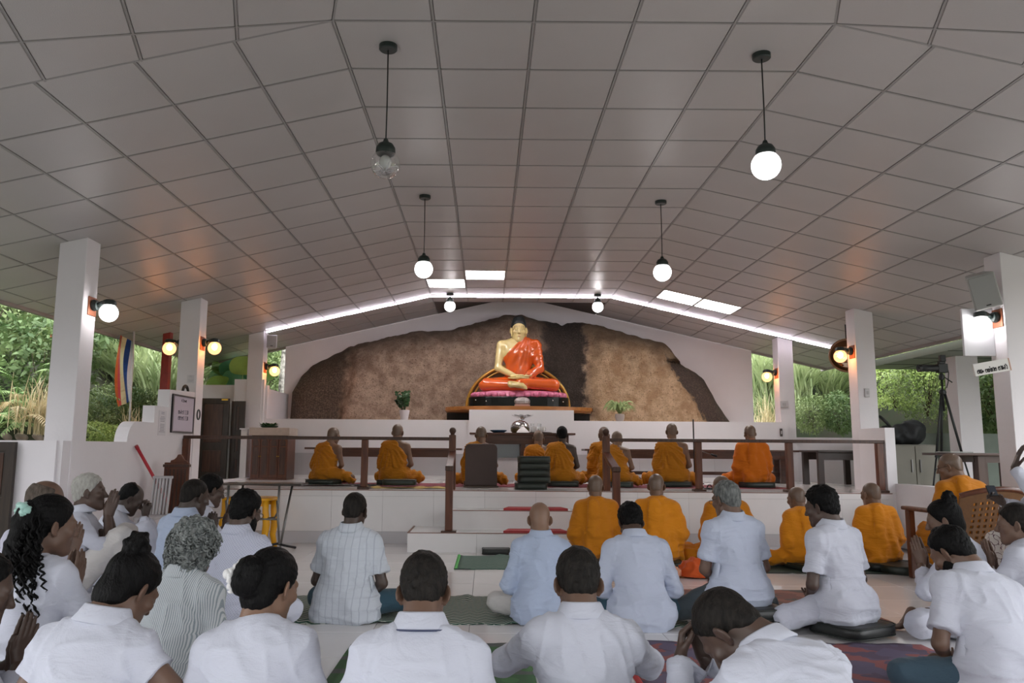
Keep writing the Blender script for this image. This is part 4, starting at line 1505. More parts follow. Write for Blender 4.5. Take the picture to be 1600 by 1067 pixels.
def pendant(x, y, drop, lit, label):
    """drop: from the ceiling to the middle of the globe"""
    r = thing('pendant_lamp', label, 'lamp', (x, y, H), 0, 'globe pendants hanging from the ceiling')
    MB().lathe([(0.0, -0.034), (0.052, -0.034), (0.058, -0.028), (0.058, 0.0)], n=24).build('ceiling_rose', GREENM, r, auto=True)
    MB().tube([(0, 0, -0.03), (0.002, 0.0, -drop * 0.5), (0, 0, -drop + 0.17)], 0.0045, 6).build('cord', BLACK, r, smooth=True)
    z = -drop
    MB().lathe([(0.055, z + 0.062), (0.062, z + 0.075), (0.060, z + 0.105), (0.045, z + 0.130), (0.020, z + 0.143), (0.012, z + 0.165), (0.0, z + 0.167)], n=24).build('lamp_cap', GREENM, r, auto=True)
    MB().ball((0, 0, z), 0.092, 24, 16).build('globe', GLOBE_W if lit else GLASS, r, smooth=True)
    MB().ball((0, 0, z + 0.012), 0.038, 14, 10, (1, 1, 1.25)).build('bulb', BULB_W if lit else BULB_OFF, r, smooth=True)
    if not lit:
        b = MB()
        for k in range(3):
            b.tube([(0.085 * math.cos(t) * math.cos(k), 0.085 * math.cos(t) * math.sin(k), z - 0.028 + 0.016 * math.sin(t * 2 + k)) for t in np.linspace(0, 2 * PI, 20)[:-1]], 0.002, 4, closed=True)
        b.build('glass_swirl', mat('white_swirl', (215, 215, 218), 0.3), r, smooth=True)
    return r

for i, (gx, gy_, py_g, Y, lit, lab) in enumerate([
        (606, 602, 256, 4.72, False, 'unlit clear globe pendant with swirled glass'),
        (1196, 1197, 258, 4.80, True, 'lit globe pendant on a long cord hanging alone at the front'),
        (664, 662, 420, 7.72, True, 'lit globe pendant overlapping a bright ceiling panel'),
        (1034, 1035, 425, 7.84, True, 'lit globe pendant halfway back with no panel behind its globe'),
        (703, 703, 478, 12.75, True, 'small far globe pendant left of the seated statue'),
        (934, 934, 479, 12.75, True, 'small far globe pendant right of the seated statue')]):
    p = atY(gy_, py_g, Y)
    pendant(p[0], Y, H - p[2], lit, lab)

def wall_lamp(x, y, z, d, warm, label):
    """d: direction the arm points away from the column (+1 right, -1 left)"""
    r = thing('wall_lamp', label, 'lamp', (x, y, z), 0, 'globe lamps bracketed on the columns')
    MB().box(0, d * 0.012, -0.075, 0.075, -0.10, 0.075).build('back_plate', COPPER, r, bev=0.004)
    MB().lathe([(0.0, 0.0), (0.050, 0.0), (0.055, 0.02), (0.045, 0.045), (0.0, 0.05)], (d * 0.012, 0, 0), 20, 'x', sx=1).build('mount', GREENM, r, auto=True) if d > 0 else \
        MB().lathe([(0.0, 0.0), (0.050, 0.0), (0.055, -0.02), (0.045, -0.045), (0.0, -0.05)], (d * 0.012, 0, 0), 20, 'x').build('mount', GREENM, r, auto=True)
    MB().tube([(d * 0.05, 0, 0.0), (d * 0.10, 0, 0.022), (d * 0.17, 0, 0.030)], 0.022, 10).build('arm', GREENM, r, smooth=True)
    MB().lathe([(0.062, -0.012), (0.064, 0.004), (0.058, 0.030), (0.035, 0.042), (0, 0.044)], (d * 0.165, 0, 0.012), 20).build('lamp_cap', GREENM, r, auto=True)
    MB().ball((d * 0.165, 0, -0.072), 0.085, 22, 14).build('globe', GLOBE_O if warm else GLOBE_W, r, smooth=True)
    MB().ball((d * 0.165, 0, -0.055), 0.036, 12, 8, (1, 1, 1.2)).build('bulb', BULB_O if warm else BULB_W, r, smooth=True)
    return r
wall_lamp(-3.695, LC[0] + 0.16, 2.43, 1, False, 'lit white globe lamp on the tall column beside the dark panelled gate')
wall_lamp(-3.95, LC[1] + 0.12, 2.46, -1, True, 'warm globe lamp on the outer side of the column above the whiteboard')
wall_lamp(-3.695, LC[1] + 0.12, 2.47, 1, True, 'warm globe lamp on the inner side of the column above the whiteboard')
wall_lamp(-3.695, LC[2] + 0.12, 2.46, 1, True, 'warm globe lamp on the rear column beside the stone topped cabinet')
wall_lamp(4.89, RC[0] + 0.10, 2.41, -1, False, 'lit white globe lamp under the slanted loudspeaker')
wall_lamp(4.89, RC[1] + 0.10, 2.46, -1, True, 'warm globe lamp in front of the round mirror')
wall_lamp(4.89, RC[2] + 0.10, 2.44, -1, True, 'warm globe lamp on the column next to the end of the white gable wall')

# flush lit panels in the ceiling
PANEL = glow('lit_ceiling_panel', (255, 250, 248), 22.0)
def panel(O, e1, e2, i, j, label):
    e1 = Vector(e1).normalized(); e2 = Vector(e2).normalized(); n = e1.cross(e2)
    c = Vector(O) + e1 * (i + 0.5) * T + e2 * (j + 0.5) * T
    r = thing('ceiling_light', label, 'light', c, 0, 'flush lit panels in the ceiling grid')
    r.matrix_world = Matrix(((e1.x, e2.x, n.x, c.x), (e1.y, e2.y, n.y, c.y), (e1.z, e2.z, n.z, c.z), (0, 0, 0, 1)))
    h = T / 2 - 0.008
    mb = MB()
    for s in (-1, 1):
        mb.box(s * h, s * (h - 0.012), -h, h, -0.002, 0.014).box(-h + 0.012, h - 0.012, s * h, s * (h - 0.012), -0.002, 0.014)
    mb.build('frame', mat('panel_frame', (220, 220, 220), 0.4), r)
    MB().box(-h + 0.012, h - 0.012, -h + 0.012, h - 0.012, 0.0, 0.012).build('diffuser', PANEL, r)
panel((XL, Y0, H), (1, 0, 0), (0, 1, 0), 1, 11, 'bright square ceiling panel just in front of the other one left of the middle')
panel((XL, Y0, H), (1, 0, 0), (0, 1, 0), 0, 12, 'bright square ceiling panel touching the globe pendant in view')
panel((XR, Y0, H), (ca, 0, -sa), (0, 1, 0), 1, 12, 'bright panel in the sloping ceiling, nearer the ridge')
panel((XR, Y0, H), (ca, 0, -sa), (0, 1, 0), 2, 12, 'bright panel in the sloping ceiling, lower of the two')

# LED tube running up and down the ceiling
LED = glow('led_tube', (246, 236, 250), 13.0)
r = thing('led_tube_light', 'thin white line of LED tubes following the ceiling above the platform', 'light', (xm, 12.9, H))
pts = [(-3.66, roof_z(-3.66)), (XL, H), (XR, H), (5.86, roof_z(5.86))]
for (a, b), nseg in zip(zip(pts[:-1], pts[1:]), (4, 4, 5)):
    for k in range(nseg):
        p = [a[0] + (b[0] - a[0]) * (k + e) / nseg for e in (0.004, 0.996)]
        q = [a[1] + (b[1] - a[1]) * (k + e) / nseg for e in (0.004, 0.996)]
        MB().bar((p[0] - xm, 0, q[0] - H - 0.028), (p[1] - xm, 0, q[1] - H - 0.022), 0.018).build('led_tube', LED, r)

# ------------------------------------------------------------------ railing on the platform edge
def railing(name, label, x0, x1, newel, posts, sx):
    y = PY + 0.06
    r = thing(name, label, 'railing', (newel, y, PZ))
    top = 0.615
    MB().box(x0 - newel, x1 - newel, -0.028, 0.028, top - 0.022, top + 0.018).build('handrail', WOOD, r, bev=0.006)
    for px_ in posts:
        MB().box(px_ - newel - 0.038, px_ - newel + 0.038, -0.038, 0.038, 0.03, top - 0.022).build('post', WOODR, r, bev=0.005)
        MB().box(px_ - newel - 0.075, px_ - newel + 0.075, -0.06, 0.06, 0, 0.03).build('post_foot', WOOD, r, bev=0.006)
    MB().box(-0.042, 0.042, -0.042, 0.042, 0.0, 0.66).build('newel_post', WOODR, r, bev=0.005)
    MB().lathe([(0.0, 0.66), (0.030, 0.66), (0.024, 0.672), (0.030, 0.682), (0.040, 0.70), (0.042, 0.717), (0.034, 0.738), (0.016, 0.752), (0, 0.755)], n=18).build('newel_ball', WOOD, r, auto=True)
    # flight rail down to the lower post on the first step
    yl = 9.0 - y
    zl_ = 0.205 - PZ
    MB().box(-0.042, 0.042, yl - 0.042, yl + 0.042, zl_ + 0.02, zl_ + 0.70).build('lower_post', WOODR, r, bev=0.005)
    MB().box(-0.085, 0.085, yl - 0.07, yl + 0.07, zl_, zl_ + 0.02).build('post_foot', WOOD, r, bev=0.006)
    MB().bar((0, -0.02, 0.44), (0, yl - 0.03, zl_ + 0.70), 0.085, 0.055).build('flight_rail', WOODR, r, bev=0.006)
    MB().box(-0.046, 0.046, yl - 0.062, yl + 0.05, zl_ + 0.675, zl_ + 0.735).build('rail_end', WOOD, r, bev=0.01)
NL, NR = atY(707, 700, PY + 0.06)[0], atY(947, 700, PY + 0.06)[0]
railing('railing', 'dark wooden railing from the whiteboard wall to the steps', -3.70, NL, NL, [-3.665, atY(570, 700, 9.7)[0]], -1)
railing('railing', 'dark wooden railing from the steps to the white stub wall by the wide pedestal column', NR, 4.86, NR, [atY(1091, 700, 9.7)[0], atY(1233, 700, 9.7)[0], 4.80], 1)

# ------------------------------------------------------------------ doors, gate, cabinet
def panelled(name, label, cat, x0, x1, y, z0, z1, rows, parent=None, th=0.04):
    root = bpy.data.objects.new(name, None); root.location = (x0, y, z0); lk(root, parent)
    wd, ht = x1 - x0, z1 - z0
    MB().box(0, wd, 0.012, th, 0, ht).build('door_leaf', DOORW, root)
    st_ = 0.075
    mb = MB()
    edges = [0] + [v * ht for v in rows] + [ht]
    mb.box(0, st_, 0, 0.014, 0, ht).box(wd - st_, wd, 0, 0.014, 0, ht)
    for e in edges:
        a, b = max(0, e - st_ * 0.6), min(ht, e + st_ * 0.6)
        if e == 0: b = st_ * 1.2
        if e == ht: a = ht - st_
        mb.box(st_, wd - st_, 0, 0.014, a, b)
    mb.build('door_rails', DOORW, root)
    for a, b in zip(edges[:-1], edges[1:]):
        a2, b2 = a + st_ * (1.2 if a == 0 else 0.6) + 0.018, b - st_ * (1.0 if b == ht else 0.6) - 0.018
        if wd - 2 * st_ > 0.06:
            MB().box(st_ + 0.018, wd - st_ - 0.018, 0.004, 0.014, a2, b2).build('door_panel', WOOD, root, bev=0.004)
    return root
d1 = panelled('door_1', '', '', -4.66, -4.07, 6.86, 0.12, zl - 0.015, [0.50])
d1['kind'] = 'structure'
MB().box(0.03, 0.06, -0.012, 0.0, 0.78, 0.92).build('hinge', BRASS, d1)
d2 = panelled('door_2', '', '', -4.60, -4.12, 12.62, PZ, 1.905, [0.40])
d2['kind'] = 'structure'
MB().box(0.36, 0.46, -0.01, 0.0, 1.235, 1.262).build('latch', BRASS, d2)
d3 = panelled('door_3', '', '', -4.115, -3.90, 12.74, PZ, 1.87, [0.30, 0.58])
d3['kind'] = 'structure'
struct('trim_1', MB().box(-3.90, -3.80, 12.60, 13.0, PZ, 1.41).box(-3.92, -3.78, 12.58, 13.0, 1.41, 1.43), WHITE)

def cabinet():
    x0, x1 = atY(391, 700, 12.3)[0], atY(450, 700, 12.3)[0]
    r = thing('cabinet', 'wooden four door cabinet with pale stone top below the rear column', 'cabinet', ((x0 + x1) / 2, 12.3, PZ))
    w_ = (x1 - x0) / 2
    MB().box(-w_ + 0.01, w_ - 0.01, 0.02, 0.5, 0.0, 0.68).build('carcass', WOODR, r)
    MB().box(-w_ - 0.02, w_ + 0.02, -0.03, 0.52, 0.68, 0.80).build('stone_top', mat('stone_top', (178, 162, 150), 0.45, var=0.08, vscale=20), r, bev=0.005)
    n = 4
    for k in range(n):
        a = -w_ + 0.012 + (2 * w_ - 0.024) * k / n; b = -w_ + 0.012 + (2 * w_ - 0.024) * (k + 1) / n
        d = MB().box(a + 0.003, b - 0.003, 0.004, 0.02, 0.03, 0.665).build('cabinet_door', WOODR, r, bev=0.003)
        mb = MB()
        mb.box(a + 0.025, b - 0.025, -0.004, 0.004, 0.08, 0.50)
        mb.prism([(a + 0.025, 0.52), (b - 0.025, 0.52), (b - 0.025, 0.58), ((a + b) / 2 + 0.02, 0.625), ((a + b) / 2 - 0.02, 0.625), (a + 0.025, 0.58)], lambda p, q, t: (p, t, q), -0.004, 0.004)
        mb.build('door_panel', WOOD, d, bev=0.004)
        MB().ball((b - 0.012 if k % 2 == 0 else a + 0.012, -0.006, 0.36), 0.009, 8, 6).build('knob', BRASS, d, smooth=True)
cabinet()

# ------------------------------------------------------------------ statue platform, statue, offerings
SH = atY(812, 636, 12.9)
sx_, sz_ = SH[0], SH[2]
ped = struct('altar_pedestal', MB().box(atY(733, 650, 12.7)[0], atY(897, 650, 12.7)[0], 12.72, 13.9, PZ, sz_ - 0.05), WHITE)
MB().box(atY(733, 650, 12.7)[0] + 0.28, atY(897, 650, 12.7)[0] - 0.28, 12.70, 12.72, PZ + 0.36, PZ + 0.60).build('glass_panel', mat('pedestal_glass', (120, 126, 130), 0.15), ped)
r = thing('altar_shelf', 'broad half-round varnished wooden shelf carrying the statue base', 'shelf', (sx_, 13.2, sz_))
SHW = mat('varnished_shelf', (176, 116, 58), 0.3, rgb2=(140, 86, 42), vscale=5, stretch=(0.4, 4, 4))
rx = (atY(927, 636, 13.3)[0] - atY(697, 636, 13.3)[0]) / 2
ov = [(rx * math.cos(t), 0.55 * (-math.sin(t)) + 0.10 if t > 0 else 0, ) for t in np.linspace(0, PI, 33)]
ov = [(p[0], min(p[1], 0.1)) for p in ov] + [(-rx, 0.75), (rx, 0.75)]
MB().prism(ov, lambda a, b, t: (a, b, t), -0.05, 0.015).build('shelf_board', SHW, r, bev=0.012)
MB().prism([(p[0] * 0.985, p[1] * 0.97 + 0.005) for p in ov], lambda a, b, t: (a, b, t), -0.075, -0.05).build('shelf_moulding', mat('shelf_moulding', (150, 96, 48), 0.3), r, bev=0.006)
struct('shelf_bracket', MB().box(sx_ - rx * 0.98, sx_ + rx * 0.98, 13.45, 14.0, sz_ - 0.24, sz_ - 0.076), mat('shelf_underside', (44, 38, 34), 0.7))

def statue():
    by, bz = 13.32, sz_ + 0.0155
    hb = 0.165
    root = thing('seated_statue', 'glossy painted seated Buddha statue in an orange robe on a pink lotus cushion', 'statue', (sx_, by, bz), PI)
    SKINB = mat('statue_cream_paint', (226, 204, 140), 0.22, var=0.03, coat=0.6)
    ORB = mat('statue_orange_paint', (224, 96, 34), 0.16, var=0.03, coat=0.8)
    BLK = mat('statue_black_gloss', (16, 18, 18), 0.25, spec=0.3)
    PINK = mat('statue_pink_paint', (222, 132, 164), 0.4, rgb2=(204, 104, 142), vscale=14)
    GOLD = mat('gilded_moulding', (196, 146, 62), 0.28, metal=0.35)
    # base blocks
    wb = 0.845
    n = 40
    def oval(a, b, p=2.6): return [(a * abs(math.cos(t)) ** (2 / p) * (1 if math.cos(t) >= 0 else -1), b * abs(math.sin(t)) ** (2 / p) * (1 if math.sin(t) >= 0 else -1)) for t in np.linspace(0, 2 * PI, n, endpoint=False)]
    MB().prism(oval(wb, 0.40), lambda a, b, t: (a, b, t), 0.0, 0.165).build('black_base', BLK, root, bev=0.01)
    mb = MB()
    for k in range(6):
        x = (-0.72, -0.55, -0.36, 0.36, 0.55, 0.72)[k]
        mb.ball((x, 0.40 - abs(x) * 0.09, 0.085 + 0.02 * (k % 2)), 0.011, 8, 6, (1, 0.4, 1))
    mb.build('silver_studs', CHROME, root, smooth=True)['kind'] = 'stuff'
    # lotus cushion with petals
    lc = MB().prism(oval(0.74, 0.36), lambda a, b, t: (a * (1 - 0.12 * t / 0.11), b * (1 - 0.12 * t / 0.11), 0.165 + t), 0.0, 0.105).build('lotus_cushion', PINK, root, bev=0.02)
    for k in range(34):
        t = 2 * PI * k / 34
        c_, s_ = math.cos(t), math.sin(t)
        px_ = 0.76 * abs(c_) ** (2 / 2.6) * (1 if c_ >= 0 else -1); py_ = 0.375 * abs(s_) ** (2 / 2.6) * (1 if s_ >= 0 else -1)
        MB().ball((px_, py_, 0.20), 0.058, 8, 6, (1, 0.8, 0.85)).build('lotus_petal', PINK, lc, smooth=True)
    S = 1.0
    zb = 0.262
    k0 = 1.0
    # metres: seated figure 1.27 tall
    hd = 1.63
    HCz = zb + 1.01
    Rh = rotx(-R(4))
    # arms
    sh = {s: A(s * 0.300, -0.015, zb + 0.755) for s in (-1, 1)}
    W = {1: A(0.075, 0.285, zb + 0.235), -1: A(-0.085, 0.30, zb + 0.205)}
    E = {s: A(s * 0.352, 0.06, zb + 0.385) for s in (-1, 1)}
    hip = {s: A(s * 0.16, 0.03, zb + 0.12) for s in (-1, 1)}
    kn = {s: A(s * 0.575, 0.20, zb + 0.105) for s in (-1, 1)}
    an = {1: A(-0.22, 0.34, zb + 0.075), -1: A(0.20, 0.37, zb + 0.13)}
    def body(f, g, robe):
        f.cap(A(-0.12, 0, zb + 0.14), A(0.12, 0, zb + 0.14), 0.15 + g, k=0.06)
        f.ell(A(0, 0, zb + 0.36), A(0.215, 0.15, 0.28) + g, k=0.06)
        f.ell(A(0, 0.01, zb + 0.62), A(0.285, 0.170, 0.23) + g, k=0.06)
        f.cap(sh[-1] * A(0.82, 1, 1), sh[1] * A(0.82, 1, 1), 0.088 + g, k=0.07)
        for s in (-1, 1):
            f.cap(A(0, -0.02, zb + 0.87), sh[s] * A(0.8, 1, 1) + A(0, 0, 0.02), 0.07 + g * 0.5, 0.06 + g, k=0.07)
    f = Field(0.013)
    body(f, -0.012, False)
    f.cap(A(0, -0.015, zb + 0.80), A(0, -0.01, zb + 0.95), 0.092, 0.086, k=0.05)
    for s in (-1, 1):
        f.cap(sh[s], E[s], 0.080, 0.062, k=0.05)
        f.cap(E[s], W[s], 0.062, 0.040, k=0.02)
    V1 = f.mesh()
    parts = [V1, place(head_mesh('man'), A(0, 0.0, HCz), A(1, 0, 0) , Rh[:, 1], Rh[:, 2], hd * 1.0)]
    # long ear lobes
    f = Field(0.009)
    for s in (-1, 1):
        f.cap(A(s * 0.118, 0.0, HCz + 0.03), A(s * 0.122, 0.01, HCz - 0.10), 0.022, 0.018, k=0.01, flat=((1, 0, 0), 0.6))
    parts.append(f.mesh())
    # hands resting one on the other, palms up; the upturned foot
    parts.append(place(hand_mesh('flat'), W[-1], np.cross(A(0.97, 0.10, -0.05), A(0, -0.1, -1)), A(0.97, 0.10, -0.05), A(0, -0.1, -1), 1.45))
    parts.append(place(hand_mesh('flat'), W[1], -np.cross(A(-0.97, 0.08, -0.02), A(0, -0.1, -1)), A(-0.97, 0.08, -0.02), A(0, -0.1, -1), 1.45))
    parts.append(place(foot_mesh(), A(0.16, 0.395, zb + 0.105), A(0, -0.3, -1), A(-0.96, 0.04, -0.16), A(0, 1, -0.3), 1.35))
    v, q = join(parts)
    bodyo = np_obj('statue_body', v, q, SKINB, root)
    # orange robe over the left shoulder (the statue's own left), both legs
    f = Field(0.013)
    body(f, 0.008, True)
    f.cap(sh[-1], E[-1], 0.094, 0.078, k=0.05)
    f.cap(E[-1], E[-1] + (W[-1] - E[-1]) * 0.72, 0.078, 0.066, k=0.02)
    f.cut(A(-0.04, 0, zb + 0.865), (0.70, 0.10, 0.70), k=0.012)
    for s in (-1, 1):
        f.cap(hip[s], kn[s], 0.135, 0.098, k=0.05)
        f.cap(kn[s], kn[s] + (an[s] - kn[s]) * (0.80 if s > 0 else 0.72), 0.098, 0.078, k=0.03)
    f.cut(A(0, 0, zb + 0.004), (0, 0, -1))
    v, q = f.mesh()
    N = vnormals(v, q)
    torso_ = (np.abs(v[:, 0]) < 0.20) & (v[:, 2] > zb + 0.26)
    a_ = np.arctan2(v[:, 2] - (zb + 0.95), v[:, 0] + 0.17)
    fold = np.sin(a_ * 24 + 1.5 * noise3(v, 7)) * 0.008
    arm_ = (v[:, 0] < -0.20) & (v[:, 2] > zb + 0.30)
    fold2 = np.sin((v[:, 2] + v[:, 0] * 0.6) * 55 + 2 * noise3(v, 7)) * 0.005
    v = v + N * (np.where(torso_, fold, 0) + np.where(arm_, fold2, 0))[:, None]
    np_obj('statue_robe', v, q, ORB, root)
    # hair cap with topknot
    f = Field(0.008)
    f.ell((0, -0.020, 0.044), (0.082, 0.104, 0.086), k=0.02)
    f.ell((0, -0.026, 0.112), (0.050, 0.055, 0.032), k=0.035)
    f.ell((0, -0.066, -0.028), (0.058, 0.042, 0.055), k=0.03)
    a, b, c = A(0.080, 0.066), A(0.016, 0.012), A(-0.095, -0.070)
    d = b - a; f.cut((0, a[0], a[1]), (0, -d[1], d[0]), k=0.01)
    d = c - b; f.cut((0, b[0], b[1] - 0.012), (0, -d[1], d[0]), k=0.016)
    v, q = f.mesh()
    v = v + vnormals(v, q) * ((noise3(v, 120) - 0.5) * 0.005)[:, None]
    v, q = place((v, q), A(0, 0, HCz), Rh[:, 0], Rh[:, 1], Rh[:, 2], hd)
    np_obj('statue_hair', v, q, mat('statue_hair_paint', (28, 34, 34), 0.35, bump=0.5, bscale=60), root)
    # painted face: lids, brows, lips, dot
    mb = MB(); ml = MB()
    Tp = lambda p: tuple(A(0, 0, HCz) + (Rh @ A(*p)) * hd)
    for s in (-1, 1):
        mb.tube([Tp((s * (0.016 + 0.032 * t), 0.0985 - 0.010 * t * t, 0.022 + 0.010 * math.sin(PI * (0.2 + 0.7 * t)))) for t in np.linspace(0, 1, 7)], 0.0022, 5)
        mb.tube([Tp((s * (0.018 + 0.027 * t), 0.0965 - 0.006 * t, -0.004 - 0.0035 * math.sin(PI * t))) for t in np.linspace(0, 1, 7)], 0.0018, 5)
    mb.ball(Tp((0, 0.094, 0.034)), 0.005, 8, 6)
    mb.build('painted_brows', mat('statue_brow_paint', (92, 70, 40), 0.4), bodyo, smooth=True)['kind'] = 'stuff'
    ml.tube([Tp((0.021 * t, 0.0945 - 0.004 * t * t, -0.0675 + 0.003 * t * t)) for t in np.linspace(-1, 1, 9)], [0.001, 0.003, 0.0042, 0.0048, 0.0045, 0.0048, 0.0042, 0.003, 0.001], 6)
    ml.build('painted_lips', mat('statue_lip_paint', (196, 84, 84), 0.35), bodyo, smooth=True)
    for ch in list(root.children):
        if ch.name.split('.')[0] in ('statue_body', 'statue_robe', 'statue_hair'):
            ch.scale = (1, 1, 1.055); ch.location = (0, 0, -0.055 * zb)
    # arched backboard behind the lower body
    rad = 0.90
    arc = [(rad * math.cos(t), rad * math.sin(t) * 0.86) for t in np.linspace(0, PI, 41)]
    yb = -0.34
    bb = MB().prism(arc, lambda a, b, t: (a, t, b), yb, yb - 0.03).build('arched_backboard', mat('backboard_brown', (92, 60, 24), 0.4), root)
    for rr, w_ in ((0.885, 0.030), (0.81, 0.016)):
        MB().tube([(rr * math.cos(t), yb + 0.012, rr * math.sin(t) * 0.86) for t in np.linspace(0, PI, 41)], w_, 8).build('gilded_rim', GOLD, bb, smooth=True)
statue()

# relic casket in front of the base
r = thing('crystal_casket', 'small glittering glass casket in front of the black statue base', 'casket', (sx_ + 0.04, 12.86, sz_ + 0.015))
MB().box(-0.125, 0.125, -0.05, 0.05, 0, 0.03).build('casket_base', mat('casket_pink', (168, 128, 120), 0.3), r, bev=0.006)
MB().lathe([(0.10, 0.03), (0.125, 0.05), (0.128, 0.09), (0.11, 0.125), (0.06, 0.15), (0, 0.155)], n=10, sy=0.45).build('casket_dome', mat('cut_glass', (180, 170, 170), 0.1, metal=0.7, bump=0.9, bscale=70), r)

def table(name, label, x0, x1, y0, y1, z, ztop, legs, m=WOODT, apron=0.11, stretcher=None, lw_=0.085, group=None, cat='table'):
    cx, cy = (x0 + x1) / 2, (y0 + y1) / 2
    r = thing(name, label, cat, (cx, cy, z), 0, group)
    h = ztop - z
    MB().box(x0 - cx, x1 - cx, y0 - cy, y1 - cy, h - 0.03, h).build('tabletop', m, r, bev=0.005)
    ins = 0.06
    mb = MB()
    xa, xb = min(legs) - cx, max(legs) - cx
    mb.box(xa, xb, y0 - cy + ins, y0 - cy + ins + 0.025, h - 0.03 - apron, h - 0.03).box(xa, xb, y1 - cy - ins - 0.025, y1 - cy - ins, h - 0.03 - apron, h - 0.03)
    mb.build('apron', m, r)
    for lx in legs:
        for yy in (y0 - cy + ins + 0.02, y1 - cy - ins - 0.02):
            MB().box(lx - cx - lw_ / 2, lx - cx + lw_ / 2, yy - lw_ / 2 + 0.02, yy + lw_ / 2, 0, h - 0.03).build('leg', m, r, bev=0.004)
    if stretcher:
        MB().box(xa, xb, -0.02, 0.02, stretcher, stretcher + 0.05).build('stretcher', m, r)
    return r
tz = atY(600, 699, 12.35)[2]
table('low_table', 'long low dark wooden table along the ledge on the cabinet side', atY(479, 700, 12.35)[0], atY(722, 700, 12.35)[0], 12.2, 12.65, PZ, tz, [atY(515, 700, 12.35)[0], atY(704, 700, 12.35)[0]])
table('low_table', 'long low dark wooden table along the ledge behind the monks beside the steps', atY(912, 703, 12.35)[0], atY(1243, 704, 12.35)[0], 12.2, 12.65, PZ, atY(1100, 702, 12.35)[2], [atY(925, 700, 12.35)[0], atY(1220, 700, 12.35)[0]], stretcher=0.12)
table('side_table', 'small dark table standing alone near the pedestal column', atY(1254, 703, 12.0)[0], atY(1350, 703, 12.0)[0], 11.45, 12.15, PZ, atY(1300, 703, 11.8)[2], [atY(1278, 700, 11.6)[0], atY(1345, 700, 11.6)[0]], m=mat('dark_stained_table', (58, 46, 42), 0.4))
AT = atY(815, 676, 12.15)[2]
altar_t = table('offering_table', 'dark wooden offering table in front of the altar pedestal', atY(734, 676, 12.15)[0], atY(897, 677, 12.15)[0], 11.95, 12.5, PZ, AT, [atY(748, 690, 12.1)[0], atY(817, 690, 12.1)[0], atY(884, 690, 12.1)[0]], m=WOODT, apron=0.14, lw_=0.075)

# things on the offering table
def plate(x, y, z, r_, m, label, name='plate', cat='plate'):
    o = MB().lathe([(0.0, 0.0), (r_ * 0.6, 0.0), (r_ * 0.95, 0.028), (r_, 0.04), (r_ * 0.97, 0.042), (r_ * 0.6, 0.012), (0, 0.010)], n=28).build(name, m, None, auto=True, loc=(x, y, z))
    return tag(o, label, cat)
q = atY(779, 674, 12.1)
plate(q[0], 12.1, AT, 0.13, mat('blue_enamel', (44, 78, 112), 0.3), 'shallow blue plate on the offering table')
q = atY(813, 674, 12.15)
r = thing('serving_dish', 'large silver domed serving dish on the offering table', 'dish', (q[0], 12.23, AT))
MB().lathe([(0.0, 0), (0.12, 0), (0.145, 0.03), (0.15, 0.075), (0.14, 0.075), (0.13, 0.04), (0, 0.03)], n=28).build('dish', mat('dish_gold_base', (110, 100, 70), 0.3, metal=0.6), r, auto=True)
MB().lathe([(0.15, 0.078), (0.145, 0.11), (0.12, 0.155), (0.075, 0.185), (0.02, 0.197), (0, 0.198)], n=28).build('dish_lid', CHROME, r, smooth=True)
MB().ball((0, 0, 0.208), 0.017, 10, 8).build('lid_knob', CHROME, r, smooth=True)
o = MB().lathe([(0.0, 0.0), (0.095, 0.0), (0.09, 0.02), (0.05, 0.062), (0.022, 0.085), (0.024, 0.11), (0.0, 0.125)], n=20).build('napkin_cone', mat('white_napkin', (228, 224, 224), 0.8), None, auto=True, loc=(q[0] + 0.03, 11.97, AT))
tag(o, 'white folded napkin cone in front of the silver dish', 'napkin')
for k, px_ in enumerate((836, 847)):
    q = atY(px_, 672, 12.1)
    r = thing('cup', ['white tea cup nearer the silver dish', 'white tea cup farther from the silver dish'][k], 'cup', (q[0], 12.1, AT + 0.012), 0, 'tea cups on the tray')
    MB().lathe([(0, 0), (0.03, 0), (0.036, 0.01), (0.044, 0.05), (0.046, 0.085), (0.042, 0.085), (0.038, 0.02), (0, 0.012)], n=20).build('cup_body', mat('cup_porcelain', (230, 228, 228), 0.2), r, auto=True)
    MB().tube([(0.043, 0, 0.07), (0.068, 0, 0.065), (0.07, 0, 0.035), (0.04, 0, 0.025)], 0.006, 6).build('cup_handle', MATS['cup_porcelain'], r, smooth=True)
q = atY(845, 674, 12.1)
tag(MB().lathe([(0, 0), (0.16, 0), (0.18, 0.010), (0.176, 0.012), (0.15, 0.006), (0, 0.006)], n=28).build('tray', mat('brown_tray', (70, 46, 38), 0.3), None, auto=True, loc=(q[0], 12.13, AT)), 'brown round tray under the two white cups', 'tray')
for k, px_ in enumerate((832, 843)):
    q = atY(px_, 667, 12.25)
    tag(MB().lathe([(0, 0), (0.028, 0), (0.032, 0.14), (0.030, 0.14), (0.026, 0.006), (0, 0.006)], n=16).build('drinking_glass', GLASS, None, auto=True, loc=(q[0], 12.27, AT + 0.012)), ['clear tumbler behind the nearer white cup', 'clear tumbler behind the farther white cup'][k], 'glass', 'tumblers behind the cups')
q = atY(816, 650, 12.45)
r = thing('glass_fruit_stand', 'clear ruffled glass stand rising above the silver dish', 'stand', (q[0], 12.4, AT))
mb = MB(); n = 28
vv = []; 
for (rr, z) in ((0.02, 0.0), (0.06, 0.005), (0.016, 0.03), (0.012, 0.20), (0.05, 0.235), (0.13, 0.26), (0.165, 0.275), (0.17, 0.285)):
    for k in range(n):
        a = 2 * PI * k / n; wv = 1 + (0.06 * math.sin(a * 10) if rr > 0.1 else 0)
        vv.append((rr * wv * math.cos(a), rr * wv * math.sin(a), z + (0.008 * math.sin(a * 10) if rr > 0.1 else 0)))
